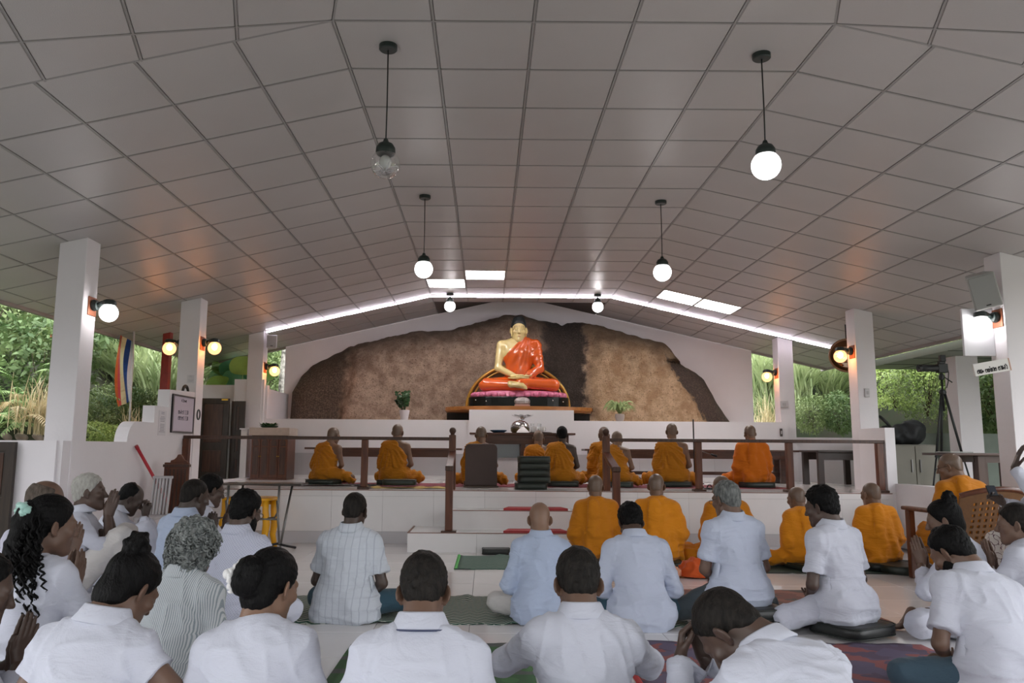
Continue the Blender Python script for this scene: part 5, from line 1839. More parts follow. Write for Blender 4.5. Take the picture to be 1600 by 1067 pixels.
mb.add(vv, [(i * n + k, i * n + (k + 1) % n, (i + 1) * n + (k + 1) % n, (i + 1) * n + k) for i in range(7) for k in range(n)])
mb.build('glass_bowl', clear('frosty_glass', (225, 228, 230), 0.55, 0.8), r, smooth=True)

# ------------------------------------------------------------------ cushions
CUSH = mat('dark_green_vinyl', (40, 48, 42), 0.42, var=0.12, vscale=5, bump=0.1, bscale=30)
CUSHB = mat('black_vinyl', (32, 34, 33), 0.45, var=0.1, vscale=5)
PIPE = mat('cushion_piping', (30, 36, 32), 0.5)
def cushion(x, y, z, label, rz=0.0, w_=0.44, d_=0.40, h_=0.07, m=None, round_=False, group=None):
    r = thing('cushion', label, 'cushion', (x, y, z), rz, group)
    mb = MB()
    n = 36; p = 2.0 if round_ else 5.0
    ring = lambda k: [(w_ / 2 * k * abs(math.cos(t)) ** (2 / p) * (1 if math.cos(t) >= 0 else -1), d_ / 2 * k * abs(math.sin(t)) ** (2 / p) * (1 if math.sin(t) >= 0 else -1)) for t in np.linspace(0, 2 * PI, n, endpoint=False)]
    prof = [(0.0, 0.006), (0.75, 0.002), (0.95, 0.0), (1.0, 0.16), (1.005, 0.5), (1.0, 0.84), (0.95, 0.985), (0.75, 1.0), (0.0, 0.99)]
    v = []
    for k, z_ in prof:
        v += [(a, b, z_ * h_) for a, b in ring(k)]
    mb.add(v, [(i * n + k, i * n + (k + 1) % n, (i + 1) * n + (k + 1) % n, (i + 1) * n + k) for i in range(len(prof) - 1) for k in range(n)])
    mb.build('cushion_body', m or CUSH, r, smooth=True)
    pm = MB()
    for z_ in (0.06, 0.94):
        pm.tube([(a, b, z_ * h_) for a, b in ring(1.0)], 0.004, 5, closed=True)
    pm.build('piping', PIPE, r, smooth=True)
    return r
ys = 10.02
for k in range(5):
    x = atY(834 if k else 829, 760, ys)[0]
    cushion(x, ys + (0.0 if k else -0.03), PZ + 0.082 * k, ['lowest dark green cushion of the stack, pushed a little sideways', 'second cushion from the bottom of the dark green stack', 'middle cushion of the dark green stack', 'fourth cushion from the bottom of the dark green stack', 'topmost dark green cushion of the stack by the steps'][k],
            rz=0.03 * math.sin(k * 2), w_=0.40, d_=0.38, h_=0.08, group='stack of cushions on the platform edge')
# ------------------------------------------------------------------ mats and rugs
def weave(name, base, c2, pattern, c3=None, rough=0.75):
    def bld(nt, b):
        L = nt.links.new
        tc = nt.nodes.new('ShaderNodeTexCoord')
        sp = nt.nodes.new('ShaderNodeSeparateXYZ'); L(tc.outputs['Object'], sp.inputs[0])
        def M(op, a, b2=None):
            n = nt.nodes.new('ShaderNodeMath'); n.operation = op
            for k, v in enumerate((a, b2)):
                if v is None: continue
                if isinstance(v, (int, float)): n.inputs[k].default_value = v
                else: L(v, n.inputs[k])
            return n.outputs[0]
        def mix(f, c1, c2_):
            n = nt.nodes.new('ShaderNodeMixRGB'); L(f, n.inputs[0])
            for k, c in ((1, c1), (2, c2_)):
                if isinstance(c, tuple): n.inputs[k].default_value = lin(c)
                else: L(c, n.inputs[k])
            return n.outputs[0]
        X, Y = sp.outputs['X'], sp.outputs['Y']
        fine = M('MULTIPLY', M('SINE', M('MULTIPLY', X, 2 * PI / 0.012)), M('SINE', M('MULTIPLY', Y, 2 * PI / 0.012)))
        if pattern == 'chevron':
            tri = M('ABSOLUTE', M('SUBTRACT', M('FRACT', M('DIVIDE', X, 0.11)), 0.5))
            f = M('GREATER_THAN', M('SINE', M('MULTIPLY', M('ADD', Y, M('MULTIPLY', tri, 0.08)), 2 * PI / 0.050)), 0.25)
            col = mix(f, base, c2)
        elif pattern == 'blotch':
            v = nt.nodes.new('ShaderNodeTexNoise'); v.inputs['Scale'].default_value = 4.0; v.inputs['Detail'].default_value = 2
            L(tc.outputs['Object'], v.inputs['Vector'])
            v2 = nt.nodes.new('ShaderNodeTexNoise'); v2.inputs['Scale'].default_value = 7.0; L(tc.outputs['Object'], v2.inputs['Vector'])
            col = mix(M('GREATER_THAN', v.outputs[0], 0.5), base, c2)
            if c3: col = mix(M('GREATER_THAN', v2.outputs[0], 0.56), col, c3)
        elif pattern == 'bands':
            f = M('GREATER_THAN', M('SINE', M('MULTIPLY', Y, 2 * PI / 0.26)), 0.55)
            col = mix(f, base, c2)
            if c3:
                v2 = nt.nodes.new('ShaderNodeTexVoronoi'); v2.inputs['Scale'].default_value = 6.0; L(tc.outputs['Object'], v2.inputs['Vector'])
                col = mix(M('LESS_THAN', v2.outputs[0], 0.3), col, c3)
        elif pattern == 'motif':
            v2 = nt.nodes.new('ShaderNodeTexVoronoi'); v2.inputs['Scale'].default_value = 14; L(tc.outputs['Object'], v2.inputs['Vector'])
            col = mix(M('LESS_THAN', v2.outputs[0], 0.32), base, c2)
        else:
            col = mix(M('GREATER_THAN', fine, 0.5), base, c2)
        n = nt.nodes.new('ShaderNodeMixRGB'); n.blend_type = 'MULTIPLY'; n.inputs[0].default_value = 0.35
        L(col, n.inputs[1]); L(fine, n.inputs[2])
        n2 = nt.nodes.new('ShaderNodeMixRGB'); n2.inputs[0].default_value = 0.25; L(col, n2.inputs[1]); L(n.outputs[0], n2.inputs[2])
        L(n2.outputs[0], b.inputs['Base Color'])
        b.inputs['Roughness'].default_value = rough
        bp = nt.nodes.new('ShaderNodeBump'); bp.inputs['Strength'].default_value = 0.3; bp.inputs['Distance'].default_value = 0.003
        L(fine, bp.inputs['Height']); L(bp.outputs[0], b.inputs['Normal'])
    return node_mat(name, bld)

def rug(name, label, cat, cx, cy, wx, wy, m, z=0.0, rz=0.0, amp=0.012, th=0.004, border=None, sx=0.05, edge=None, seed=0):
    """a soft mat with rumples; border = (material, sides)"""
    root = None
    nx, ny = max(int(wx / sx), 4), max(int(wy / sx), 4)
    gx = np.linspace(-wx / 2, wx / 2, nx + 1); gy_ = np.linspace(-wy / 2, wy / 2, ny + 1)
    X, Y = np.meshgrid(gx, gy_, indexing='ij')
    P = np.stack([X, Y, np.full_like(X, seed * 1.7)], -1)
    rp = np.maximum(noise3(P * A(1.0, 0.45, 1), 9.0, seed) - 0.5, 0) * 2
    e = np.clip(1 - np.minimum(wy / 2 - np.abs(Y), 0.25) / 0.25, 0.15, 1)
    Z = z + th + amp * rp * e * 2.2
    Yw = Y + (noise3(P * A(1, 0, 1), 5, seed + 3) - 0.5) * amp * 3
    top = np.stack([X, Yw, Z], -1).reshape(-1, 3)
    bot = top.copy(); bot[:, 2] -= th * 0.9
    idx = np.arange((nx + 1) * (ny + 1)).reshape(nx + 1, ny + 1); N = idx.size
    q = np.stack([idx[:-1, :-1], idx[1:, :-1], idx[1:, 1:], idx[:-1, 1:]], -1).reshape(-1, 4)
    qs = [q, q[:, ::-1] + N]
    loop = np.concatenate([idx[:-1, 0], idx[-1, :-1], idx[1:, -1][::-1], idx[0, 1:][::-1]])
    nx_ = np.roll(loop, -1)
    qs.append(np.stack([nx_, loop, loop + N, nx_ + N], -1))
    o = np_obj(name, np.concatenate([top, bot]), np.concatenate(qs), m)
    o.location = (cx, cy, 0); o.rotation_euler = (0, 0, rz)
    tag(o, label, cat)
    if border:
        bm_, sides = border
        for s in sides:
            if s in 'lr':
                i = 0 if s == 'l' else -1
                line = np.stack([X[i], Yw[i], Z[i]], -1)
            else:
                i = 0 if s == 'f' else -1
                line = np.stack([X[:, i], Yw[:, i], Z[:, i]], -1)
            v, qq = np_tube(line, 0.016, 6)
            v[:, 2] = np.maximum(z + 0.001, v[:, 2] * 0.55 + (line[:, 2].mean()) * 0.45)
            np_obj('binding', v, qq, bm_, o)
    return o
G1 = weave('mat_green_chevron', (26, 74, 58), (178, 182, 172), 'chevron')
def rect(px0, px1, y0, y1):
    """floor rectangle seen between two columns of the picture at its front edge"""
    a = atZ(px0, y1, 0); b = atZ(px1, y1, 0); c = atZ((px0 + px1) / 2, y0, 0)
    return (a[0] + b[0]) / 2, (a[1] + c[1]) / 2, b[0] - a[0], c[1] - a[1]
cx, cy, wx, wy = rect(380, 1078, 932, 974)
rug('floor_mat', 'long green chevron mat under the row behind the floor monks', 'mat', cx, cy, wx, wy, G1, amp=0.018, seed=1)
cx, cy, wx, wy = rect(712, 800, 868, 889)
rug('floor_mat', 'small green mat with bright green edge in front of the steps', 'mat', cx, cy, wx, wy, weave('mat_green_small', (66, 108, 92), (112, 132, 124), 'chevron'), amp=0.02, seed=2,
    border=(mat('bright_green_binding', (88, 190, 92), 0.7), 'l'))
cx, cy, wx, wy = rect(1090, 1402, 922, 976)
rug('floor_mat', 'red and brown patterned mat under the man on the dark cushion', 'mat', cx, cy, wx, wy, weave('mat_red_motif', (128, 82, 72), (150, 98, 84), 'blotch', (92, 84, 78)), amp=0.006, seed=3,
    border=(mat('dark_binding', (78, 56, 54), 0.7), 'f'))
PURP = weave('mat_purple', (108, 96, 122), (158, 92, 90), 'blotch', (100, 84, 106))
cx, cy, wx, wy = rect(1034, 1690, 1006, 1120)
rug('floor_mat', 'purple and red patterned mat with red binding at the front', 'mat', cx, cy - 0.25, wx, wy + 0.5, PURP, amp=0.010, seed=4, border=(mat('red_binding', (176, 44, 46), 0.7), 'l'))
cx, cy, wx, wy = rect(470, 850, 1008, 1120)
rug('floor_mat', 'green and grey banded mat under the front row', 'mat', cx, cy, wx, wy, weave('mat_green_bands', (62, 104, 62), (92, 98, 94), 'bands', (74, 122, 70)), amp=0.01, seed=5)
rug('floor_mat', 'dark green mat under the monks seated on the hall floor', 'mat', 2.5, 8.0, 3.9, 0.95, weave('mat_dark_green', (34, 62, 52), (44, 54, 50), 'bands'), amp=0.006, seed=6)
rug('rug', 'dark red rug laid along the platform under the monks', 'rug', 0.75, 10.95, 6.6, 1.0, weave('rug_red', (138, 62, 72), (112, 48, 62), 'motif'), z=PZ, amp=0.004, seed=7)
rug('rug', 'black and white patterned rug at the platform edge by the whiteboard wall', 'rug', atY(500, 760, 10.3)[0], 10.62, 1.5, 0.5, weave('rug_black_white', (44, 42, 44), (168, 160, 156), 'motif'), z=PZ + 0.008, amp=0.004, seed=8)
rug('cloth', 'crumpled pale yellow cloth on the platform edge', 'cloth', atY(640, 762, 10.1)[0], 10.08, 1.15, 0.34, weave('cloth_yellow', (206, 178, 104), (188, 156, 84), 'motif'), z=PZ, amp=0.02, seed=9)
REDM = mat('red_step_mat', (168, 58, 62), 0.8, var=0.1, bump=0.2, bscale=200)
for (y, z, lab) in ((9.45, 0.42, 'red mat on the upper step'), (9.03, 0.205, 'red mat on the lower step')):
    a = atY(786, 800, y)[0]; b = atY(886, 800, y)[0]
    o = MB().prism([(a, 0.0), (b, 0.0), (b - 0.06, 0.26), (a + 0.06, 0.26)], lambda p, q, t: (p, y - 0.13 + q, t), z + 0.0005, z + 0.03).build('step_mat', REDM, None, bev=0.006)
    tag(o, lab, 'mat')

# ------------------------------------------------------------------ the congregation
def st_(px, py, Y): return (px, py, Y)
P_ = {}
FS = 0.016
# front row
P_['l15'] = person('man with thinning crown and dark-trimmed white collar, bowed in the middle of the front row', (663, 866, 2.68), seat=FS, lean=20, nod=32, fat=1.04, sw=0.158, hair=('short', 'dark'), skin='mid', res=0.009, arms='lap')
P_['l16'] = person('man in white long-sleeved shirt with elbows spread wide, seated on a black floor seat', (903, 861, 2.85), seat=0.06, lean=20, nod=28, sw=0.165, fat=1.0, hair=('short', 'dark'), skin='mid', res=0.009, sleeve='long',
    arms=[dict(w=(-0.07, 0.40, 0.42), hint=(-1, 0.1, -0.42), d=(0.3, 0.3, 0.9), b=(-0.6, 0.8, 0)), dict(w=(0.07, 0.40, 0.42), hint=(1, 0.1, -0.45), d=(-0.3, 0.3, 0.9), b=(0.6, 0.8, 0))])
P_['l10'] = person('woman with a low black bun and white hair band in long white sleeves', (428, 860, 2.75), seat=FS, yaw=0, turn=-28, lean=16, side=-3, nod=18, sw=0.148, hair=('low_bun', 'black'), skin='light', woman=True, res=0.009, sleeve='long', collar='round')
P_['l9'] = person('woman with a high knotted bun in a white cap-sleeved blouse', (208, 862, 2.75), seat=FS, yaw=2, turn=-30, lean=22, nod=36, side=3, sw=0.142, fat=0.98, hair=('high_bun', 'black'), skin='mid', woman=True, res=0.009, sleeve='cap', arms=['lap', 'down'])
P_['l17'] = person('man bowing his forehead into his clasped hands on the purple mat', (1136, 922, 2.62), seat=FS, yaw=26, turn=28, lean=42, nod=62, sw=0.165, fat=1.05, hair=('cropped', 'dark'), skin='dark', res=0.009, sleeve='long',
    arms=[dict(w=(-0.11, 0.56, 0.41), hint=(-0.5, 0.4, -1), d=(0.25, 0.1, 1.0), b=(-0.7, 0.7, 0.1), k='curled'), dict(w=(0.0, 0.56, 0.41), hint=(0.6, 0.3, -1), d=(-0.25, 0.1, 1.0), b=(0.7, 0.7, 0.1), k='curled')])
P_['l11'] = person('dark haired person with praying hands cut off by the picture edge, front row', (-22, 868, 2.75), seat=FS, yaw=-40, turn=-25, lean=12, nod=18, hair=('short', 'black'), skin='dark', res=0.011, sleeve='long', arms='pray')
P_['l24'] = person('person in white almost out of the picture behind the curly haired woman', (-48, 780, 4.2), seat=FS, yaw=-20, lean=10, hair=('short', 'dark'), skin='dark', sleeve='long')
# right block
P_['l20'] = person('bearded man in white short sleeves and blue jeans on the purple mat', (1483, 823, 4.0), seat=FS, yaw=13, turn=22, lean=24, side=8, nod=36, sw=0.172, hair=('short', 'black'), skin='mid', beard='black', bottom=JEANS, res=0.009, legs='wide', arms='lap')
P_['l19'] = person('young man in loose white shirt and pale trousers on a dark cushion', (1281, 762, 5.2), seat=0.085, yaw=30, turn=16, lean=9, nod=14, sw=0.176, hair=('thick', 'black'), skin='dark', bottom='cool', res=0.010, legs='wide', arms='lap')
P_['l18'] = person('grey-haired man in pale blue short sleeves on two black cushions', (1133, 753, 5.35), seat=0.15, yaw=14, turn=18, lean=6, nod=12, sw=0.172, hair=('short', 'grey'), skin='mid', top='pale_blue', bottom=SLATE, res=0.010, legs='wide', glasses=True)
P_['l14'] = person('black-haired man with bowed head, pale blue shirt and teal trousers', (985, 788, 5.45), seat=FS, yaw=4, lean=20, nod=38, sw=0.172, hair=('thick', 'black'), skin='dark', top='pale_blue', bottom=TEALT, res=0.010, sleeve='long', legs='wide')
P_['l13'] = person('bald man in light blue shirt and cream trousers on the green chevron mat', (843, 785, 5.5), seat=FS, yaw=3, lean=12, nod=18, sw=0.160, hair=None, skin='light', top='blue', bottom='cream', res=0.010, sleeve='long', legs='cross')
P_['l12'] = person('man in a checked white shirt and jeans on the green chevron mat', (556, 770, 5.5), seat=FS, yaw=-12, lean=8, nod=14, fat=1.12, sw=0.168, hair=('cropped', 'dark'), skin='deep', top='check', bottom=TEALT, res=0.010, arms='lap')
# left block
P_['l8'] = person('bearded man with glasses in a dotted white shirt', (386, 769, 5.2), seat=FS, yaw=-14, turn=-14, lean=12, nod=16, fat=1.1, sw=0.168, hair=('thick', 'black'), skin='dark', top='dots', beard='black', glasses=True, res=0.010)
P_['l7'] = person('person with bushy grey curls in a grey striped shirt', (309, 812, 3.75), seat=FS, yaw=-16, turn=-8, lean=14, nod=12, fat=1.10, sw=0.160, hair=None, skin='mid', top='stripe', woman=True, sleeve='three', res=0.009, collar=True)
P_['l6'] = person('woman with long black curls tied by a mint scrunchie', (84, 776, 3.7), seat=FS, yaw=-14, turn=-30, lean=10, nod=8, sw=0.155, hair=('combed', 'black'), skin='mid', woman=True, sleeve='three', arms='pray', res=0.010, collar=False)
P_['l1'] = person('elderly balding man with raised joined palms and a lilac sarong', (76, 750, 4.9), seat=FS, yaw=-32, turn=-16, lean=8, nod=10, hair=('ring', 'thin'), skin='mid', top='lilac', bottom='lilac', sleeve='short', arms='pray')
P_['l2'] = person('white-haired man in profile with joined palms and knees drawn up', (143, 741, 6.0), seat=FS, yaw=-74, lean=8, nod=0, hair=('short', 'silver'), skin='dark', sleeve='three', bottom='cream', legs='knees_up',
    arms=[dict(w=(-0.025, 0.235, 0.56), hint=(-0.4, 0.2, -1), d=(0, 0.22, 0.97), b=(-1, 0, 0), k='flat'), dict(w=(0.025, 0.235, 0.56), hint=(0.4, 0.2, -1), d=(0, 0.22, 0.97), b=(1, 0, 0), k='flat')])
P_['l3'] = person('dark balding man bowing onto his clasped hands beside the leaning red pole', (207, 755, 6.85), seat=FS, yaw=-70, lean=16, nod=32, hair=('receding', 'black'), skin='deep', sleeve='long', legs='knees_up',
    arms=[dict(w=(-0.03, 0.33, 0.54), hint=(-0.5, 0.2, -1), d=(0.2, 0.15, 0.9), b=(-0.9, 0.3, 0), k='curled'), dict(w=(0.03, 0.33, 0.54), hint=(0.5, 0.2, -1), d=(-0.2, 0.15, 0.9), b=(0.9, 0.3, 0), k='curled')])
P_['l4'] = person('bald man in a light blue shirt praying in front of the carved headboard', (307, 748, 6.05), seat=FS, yaw=-30, lean=14, nod=14, turn=-8, hair=('stubble', 'dark'), skin='deep', top='blue', sleeve='short', arms='pray')
P_['l5'] = person('young man with glasses and black stripes on his white sleeve', (332, 741, 6.9), seat=FS, yaw=-52, lean=14, nod=16, hair=('short', 'black'), skin='dark', glasses=True, arms='pray', sleeve='short')
# right edge
P_['l21'] = person('woman with a messy top bun and joined hands in loose white clothes', (1472, 782, 5.1), seat=FS, yaw=40, turn=20, lean=10, nod=16, hair=('high_bun', 'black'), skin='mid', woman=True, sleeve='long', arms='pray', collar=False, legs='wide', res=0.010)
P_['l22'] = person('woman with combed back hair praying at the edge of the picture', (1583, 790, 4.9), seat=0.07, yaw=34, turn=26, lean=6, nod=8, hair=('nape_bun', 'dark'), skin='mid', woman=True, sleeve='long', arms='pray', collar='round', res=0.010)
BR = cloth('cotton_branches', (214, 206, 200), pattern='branches', rgb2=(96, 62, 72))
P_['l23'] = person('seated woman with a hand raised, in white blouse and branch-patterned skirt', (1640, 706, 5.75), seat=0.42, yaw=78, lean=2, nod=6, S=0.95, hair=('nape_bun', 'black'), skin='deep', woman=True, sleeve='long', bottom=BR, legs='chair', collar=False,
    arms=[dict(w=(-0.10, 0.36, 0.63), hint=(-0.5, -0.3, -1), d=(-0.15, -0.28, 0.95), b=(0.1, 1.0, 0.3), k='splay'), dict(w=(0.06, 0.40, 0.36), hint=(0.6, 0, -1), d=(-0.3, 0.7, 0.5), b=(0.6, 0, 0.6))])
# monks on the platform
def monk(label, head, **k):
    k.setdefault('hair', ('stubble', 'stubble')); k.setdefault('skin', 'monk'); k.setdefault('res', 0.013)
    return person(label, head, **k)
z1 = PZ + 0.075
pk = dict(floor=PZ + 0.012, seat=z1, sw=0.170, fat=1.05)
P_['m1'] = monk('monk with one bare shoulder, nearest the cabinet on the platform', (522, 669, 10.95), yaw=-20, turn=-12, lean=14, nod=16, robe=('open', 'ochre'), legs='wide', arms=['lap', 'lap'], **pk)
P_['m2'] = monk('monk with one bare shoulder between the wooden railing post and the newel post', (622, 663, 10.95), yaw=-10, lean=5, nod=6, robe=('open', 'ochre'), **pk)
P_['m3'] = monk('monk sitting against the brown chair back on the platform', (752, 667, 10.75), yaw=-4, lean=5, nod=16, robe=('open', 'ochre'), legs='wide', **pk)
P_['m4'] = monk('monk beside the black-haired one, half hidden behind the cushion stack', (841, 674, 11.45), yaw=4, lean=8, nod=12, robe=('open', 'ochre'), **pk)
P_['m5'] = monk('dark-skinned monk with black hair and a bare arm on the platform', (878, 667, 10.85), yaw=-3, lean=5, nod=6, robe=('open', 'ochre'), hair=('cropped', 'black'), **dict(pk, skin='deep'))
P_['m6'] = monk('monk behind the ball of the newel post', (943, 667, 11.55), yaw=10, lean=6, nod=8, robe=('open', 'ochre'), legs='wide', **pk)
P_['m7'] = monk('monk leaning forward just beside the newel post', (964, 677, 10.85), yaw=-10, turn=-6, lean=16, nod=22, robe=('open', 'ochre'), legs='wide', **pk)
P_['m8'] = monk('monk sitting tall with one bare shoulder in the middle of the longer railing', (1049, 661, 10.95), yaw=-2, lean=4, nod=6, robe=('open', 'ochre'), legs='wide', **pk)
P_['m9'] = monk('monk with both shoulders wrapped, last along the platform rail', (1171, 664, 11.0), yaw=4, lean=8, nod=10, robe=('cover', 'rust'), **pk)
# monks on the hall floor
fk = dict(seat=0.06, floor=0.008, sw=0.158, fat=1.02)
P_['m10'] = monk('monk in a dark ochre robe on the floor before the lower stair post', (930, 742, 8.2), yaw=0, lean=6, nod=8, robe=('cover', 'gold'), **fk)
P_['m11'] = monk('monk in a bright orange robe on the floor behind the black-haired man', (1025, 740, 8.1), yaw=-4, turn=-8, lean=8, nod=12, robe=('cover', 'amber'), **fk)
P_['m12'] = monk('monk mostly hidden behind the grey-haired man', (1126, 743, 8.1), yaw=8, turn=14, lean=12, nod=14, robe=('cover', 'gold'), legs='wide', **fk)
P_['m13'] = monk('monk in orange on the floor beyond the young man on the dark cushion', (1243, 762, 8.0), yaw=18, turn=0, lean=12, nod=14, robe=('cover', 'amber'), legs='wide', **fk)
P_['m14'] = monk('monk in bright orange sitting on a black cushion by the white side wall', (1359, 755, 8.0), yaw=6, turn=18, lean=8, nod=8, robe=('cover', 'amber'), **dict(fk, seat=0.075))
P_['m15'] = monk('old monk with glasses in an orange robe seated in the wicker armchair', (1482, 712, 7.1), yaw=3, turn=48, lean=16, nod=14, robe=('cover', 'gold'), legs='chair', seat=0.33, glasses=True, fat=1.08, S=0.95)

# ------------------------------------------------------------------ special hair
def tube_bundle(lines, r, n=4):
    out = []
    for l in lines:
        m = len(l)
        rr = r * np.clip(np.minimum(np.arange(m) + 1.5, (m - np.arange(m)) * 0.7) / 3.0, 0.25, 1)
        out.append(np_tube(l, rr, n))
    return join(out)

def long_curls(p):
    rng = np.random.RandomState(5)
    loc, HC, Rh, S, hk = (p[k] for k in ('loc', 'HC', 'Rh', 'S', 'hk'))
    lines = []
    for i in range(250):
        a = rng.uniform(-1.0, 1.0); rr = rng.uniform(0.55, 1.0)
        st = HC + Rh @ A(0.070 * math.sin(a * 1.4) * rr, -0.055 - 0.055 * math.cos(a * 1.4) * rr, rng.uniform(-0.02, 0.075)) * hk
        Ln = rng.uniform(0.26, 0.46)
        m = 34
        t = np.linspace(0, 1, m)
        dx = a * 0.075 + rng.normal(0, 0.02)
        base = np.stack([st[0] + dx * t ** 0.7, st[1] - 0.055 * np.sin(t * PI * 0.6) - 0.03 * t + rng.normal(0, .012) * t, st[2] - Ln * t + 0.02 * np.sin(t * 4 + i)], 1)
        cr = 0.010 * np.clip(t * 2, 0.2, 1); tw = rng.uniform(5, 8) * 2 * PI; ph = rng.rand() * 6.28
        base[:, 0] += cr * np.cos(tw * t + ph); base[:, 1] += cr * np.sin(tw * t + ph)
        lines.append(np.array([loc(b) for b in base]))
    v, q = tube_bundle(lines, 0.0052 * S)
    np_obj('curls', v, q, HAIR['black'], p['root'])['kind'] = 'stuff'
    # full body under the curls
    f = Field(0.01)
    f.cap(loc(HC + Rh @ A(0, -0.095, 0.04)), loc(HC + Rh @ A(0.0, -0.105, -0.10)), 0.062, 0.058, k=0.03)
    f.cap(loc(HC + Rh @ A(0, -0.105, -0.10)), loc(HC + A(0, -0.125, -0.27)), 0.058, 0.034, k=0.03)
    v, q = f.mesh(); v = v + vnormals(v, q) * ((noise3(v, 40) - 0.5) * 0.022)[:, None]
    np_obj('ponytail', v, q, HAIR['black'], p['root'])
    # scrunchie
    mb = MB(); c = HC + Rh @ A(0.0, -0.128, 0.055)
    ring = []
    for t in np.linspace(0, 2 * PI, 40, endpoint=False):
        k = 0.026 + 0.004 * math.sin(t * 9)
        ring.append(loc(c + Rh @ A(math.cos(t) * k * 1.5, 0.01 * math.sin(t * 5), math.sin(t) * k * 0.8)))
    mb.tube(ring, 0.017, 8, closed=True)
    mb.build('mint_scrunchie', mat('mint_satin', (150, 190, 180), 0.35, sheen=0.3), p['root'], smooth=True)
long_curls(P_['l6'])

def grey_curls(p):
    rng = np.random.RandomState(8)
    loc, HC, Rh, S, hk = (p[k] for k in ('loc', 'HC', 'Rh', 'S', 'hk'))
    f = Field(0.008)
    f.ell((0, -0.025, 0.035), (0.105, 0.115, 0.105), k=0.02)
    f.ell((0.0, -0.055, -0.055), (0.098, 0.075, 0.065), k=0.04)
    f.cut((0, 0.075, 0.07), (0, 0.9, -0.45), k=0.02)
    v, q = f.mesh(); v = v + vnormals(v, q) * ((noise3(v, 34) - 0.5) * 0.03 + (noise3(v, 80) - 0.5) * 0.012)[:, None]
    v, q = place((v, q), loc(HC), Rh[:, 0], Rh[:, 1], Rh[:, 2], S * hk)
    np_obj('hair', v, q, HAIR['grey'], p['root'])
    N = vnormals(v, q)
    pick = rng.choice(len(v), 520, replace=False)
    lines = []
    for i in pick:
        n_ = N[i]; t1 = unit(np.cross(n_, rng.normal(0, 1, 3))); t2 = np.cross(n_, t1)
        m = 16; t = np.linspace(0, 1, m); a = t * rng.uniform(1.4, 2.6) * 2 * PI
        r0 = rng.uniform(0.009, 0.015)
        pts = v[i] + n_ * (0.002 + 0.012 * t[:, None]) + (t1 * np.cos(a)[:, None] + t2 * np.sin(a)[:, None]) * r0 * (0.5 + 0.5 * t[:, None]) + A(0, 0, -0.03) * t[:, None]
        lines.append(pts)
    vv, qq = tube_bundle(lines, 0.0042)
    np_obj('curls', vv, qq, hairmat('hair_grey_curls', (84, 88, 88), (150, 154, 152)), p['root'])['kind'] = 'stuff'
grey_curls(P_['l7'])

# white band at the side of the low bun
p = P_['l10']; mb = MB(); ring = []
for t in np.linspace(-0.9, 0.9, 22):
    ring.append(p['loc'](p['HC'] + p['Rh'] @ A(-0.064 - 0.022 * math.cos(t * 1.4) + 0.004 * math.sin(t * 16), -0.125 - 0.01 * math.cos(t * 3), 0.005 + 0.062 * t)))
mb.tube(ring, [0.010 + 0.004 * math.sin(k * 1.9) for k in range(22)], 8)
mb.ball(p['loc'](p['HC'] + p['Rh'] @ A(-0.100, -0.130, 0.012)), 0.020, 10, 8, (1, 1, 0.9))
mb.build('white_hair_band', mat('white_chiffon', (226, 224, 224), 0.7), p['root'], smooth=True)
# dark trim on the collar of the man in the middle of the front row
def collar_line(p, m, r=0.0945, h=-0.010, w=0.0022):
    x9, f9, u9 = p['frame'](0.92); un = p['un']
    uc = unit(un * 0.9 - f9 * 0.30); xc = unit(x9 - uc * (x9 @ uc)); fc = np.cross(uc, xc)
    cc = p['C7'] + un * 0.047 + f9 * 0.002
    pts = [p['loc'](cc + (xc * math.cos(a) * 1.04 + fc * math.sin(a)) * r + uc * (h - 0.012 * max(0, math.sin(a)) ** 2)) for a in np.linspace(PI * 0.8, PI * 2.2, 30)]
    MB().tube(pts, w, 5).build('collar_trim', m, p['shirt'], smooth=True)
collar_line(P_['l15'], mat('navy_trim', (58, 64, 92), 0.7), r=0.1020, h=-0.0145, w=0.0032)
# stripes on the young man's sleeve
p = P_['l5']
for k in (-1, 0, 1):
    s_, e_ = p['sh'][1], p['E'][1]
    x9, f9, u9 = p['frame'](0.92)
    pts = []
    for t in np.linspace(0.0, 0.66, 9):
        c = s_ + (e_ - s_) * t
        out_ = unit(x9 * 1.0 - f9 * (0.15 + k * 0.22) + u9 * (0.5 * (1 - t)))
        pts.append(p['loc'](c + out_ * 0.0625))
    MB().tube(pts, 0.004, 5).build('sleeve_stripe', mat('black_tape', (34, 34, 38), 0.7), p['shirt'], smooth=True)
# ------------------------------------------------------------------ what people sit on
def under(key, label, h, **k):
    p = P_[key]; r = p['root']
    base = k.pop('base', 0.0)
    off = k.pop('off', 0.0)
    yw = r.rotation_euler[2]
    return cushion(r.location[0] + math.sin(yw) * off, r.location[1] - math.cos(yw) * off, base, label, rz=yw, h_=h, **k)
for key, lab in (('m1', 'dark cushion under the monk nearest the cabinet'), ('m2', 'dark cushion under the monk between post and newel'), ('m3', 'dark cushion under the monk with the chair back'),
                 ('m4', 'dark cushion under the monk behind the cushion stack'), ('m5', 'dark green cushion under the black-haired monk'), ('m6', 'dark cushion under the monk behind the newel ball'),
                 ('m7', 'dark green cushion under the monk leaning beside the newel'), ('m8', 'dark cushion under the tall sitting monk'), ('m9', 'dark green cushion under the fully wrapped platform monk')):
    under(key, lab, 0.064, base=PZ + 0.011, w_=0.42, d_=0.36, off=0.06)
for key, lab in (('m10', 'thin dark cushion under the dark ochre robed floor monk'), ('m11', 'thin dark cushion under the bright orange floor monk'), ('m12', 'thin dark cushion under the hidden floor monk'), ('m13', 'thin dark cushion under the turning floor monk')):
    under(key, lab, 0.045, base=0.014, w_=0.42, d_=0.36, off=0.05)
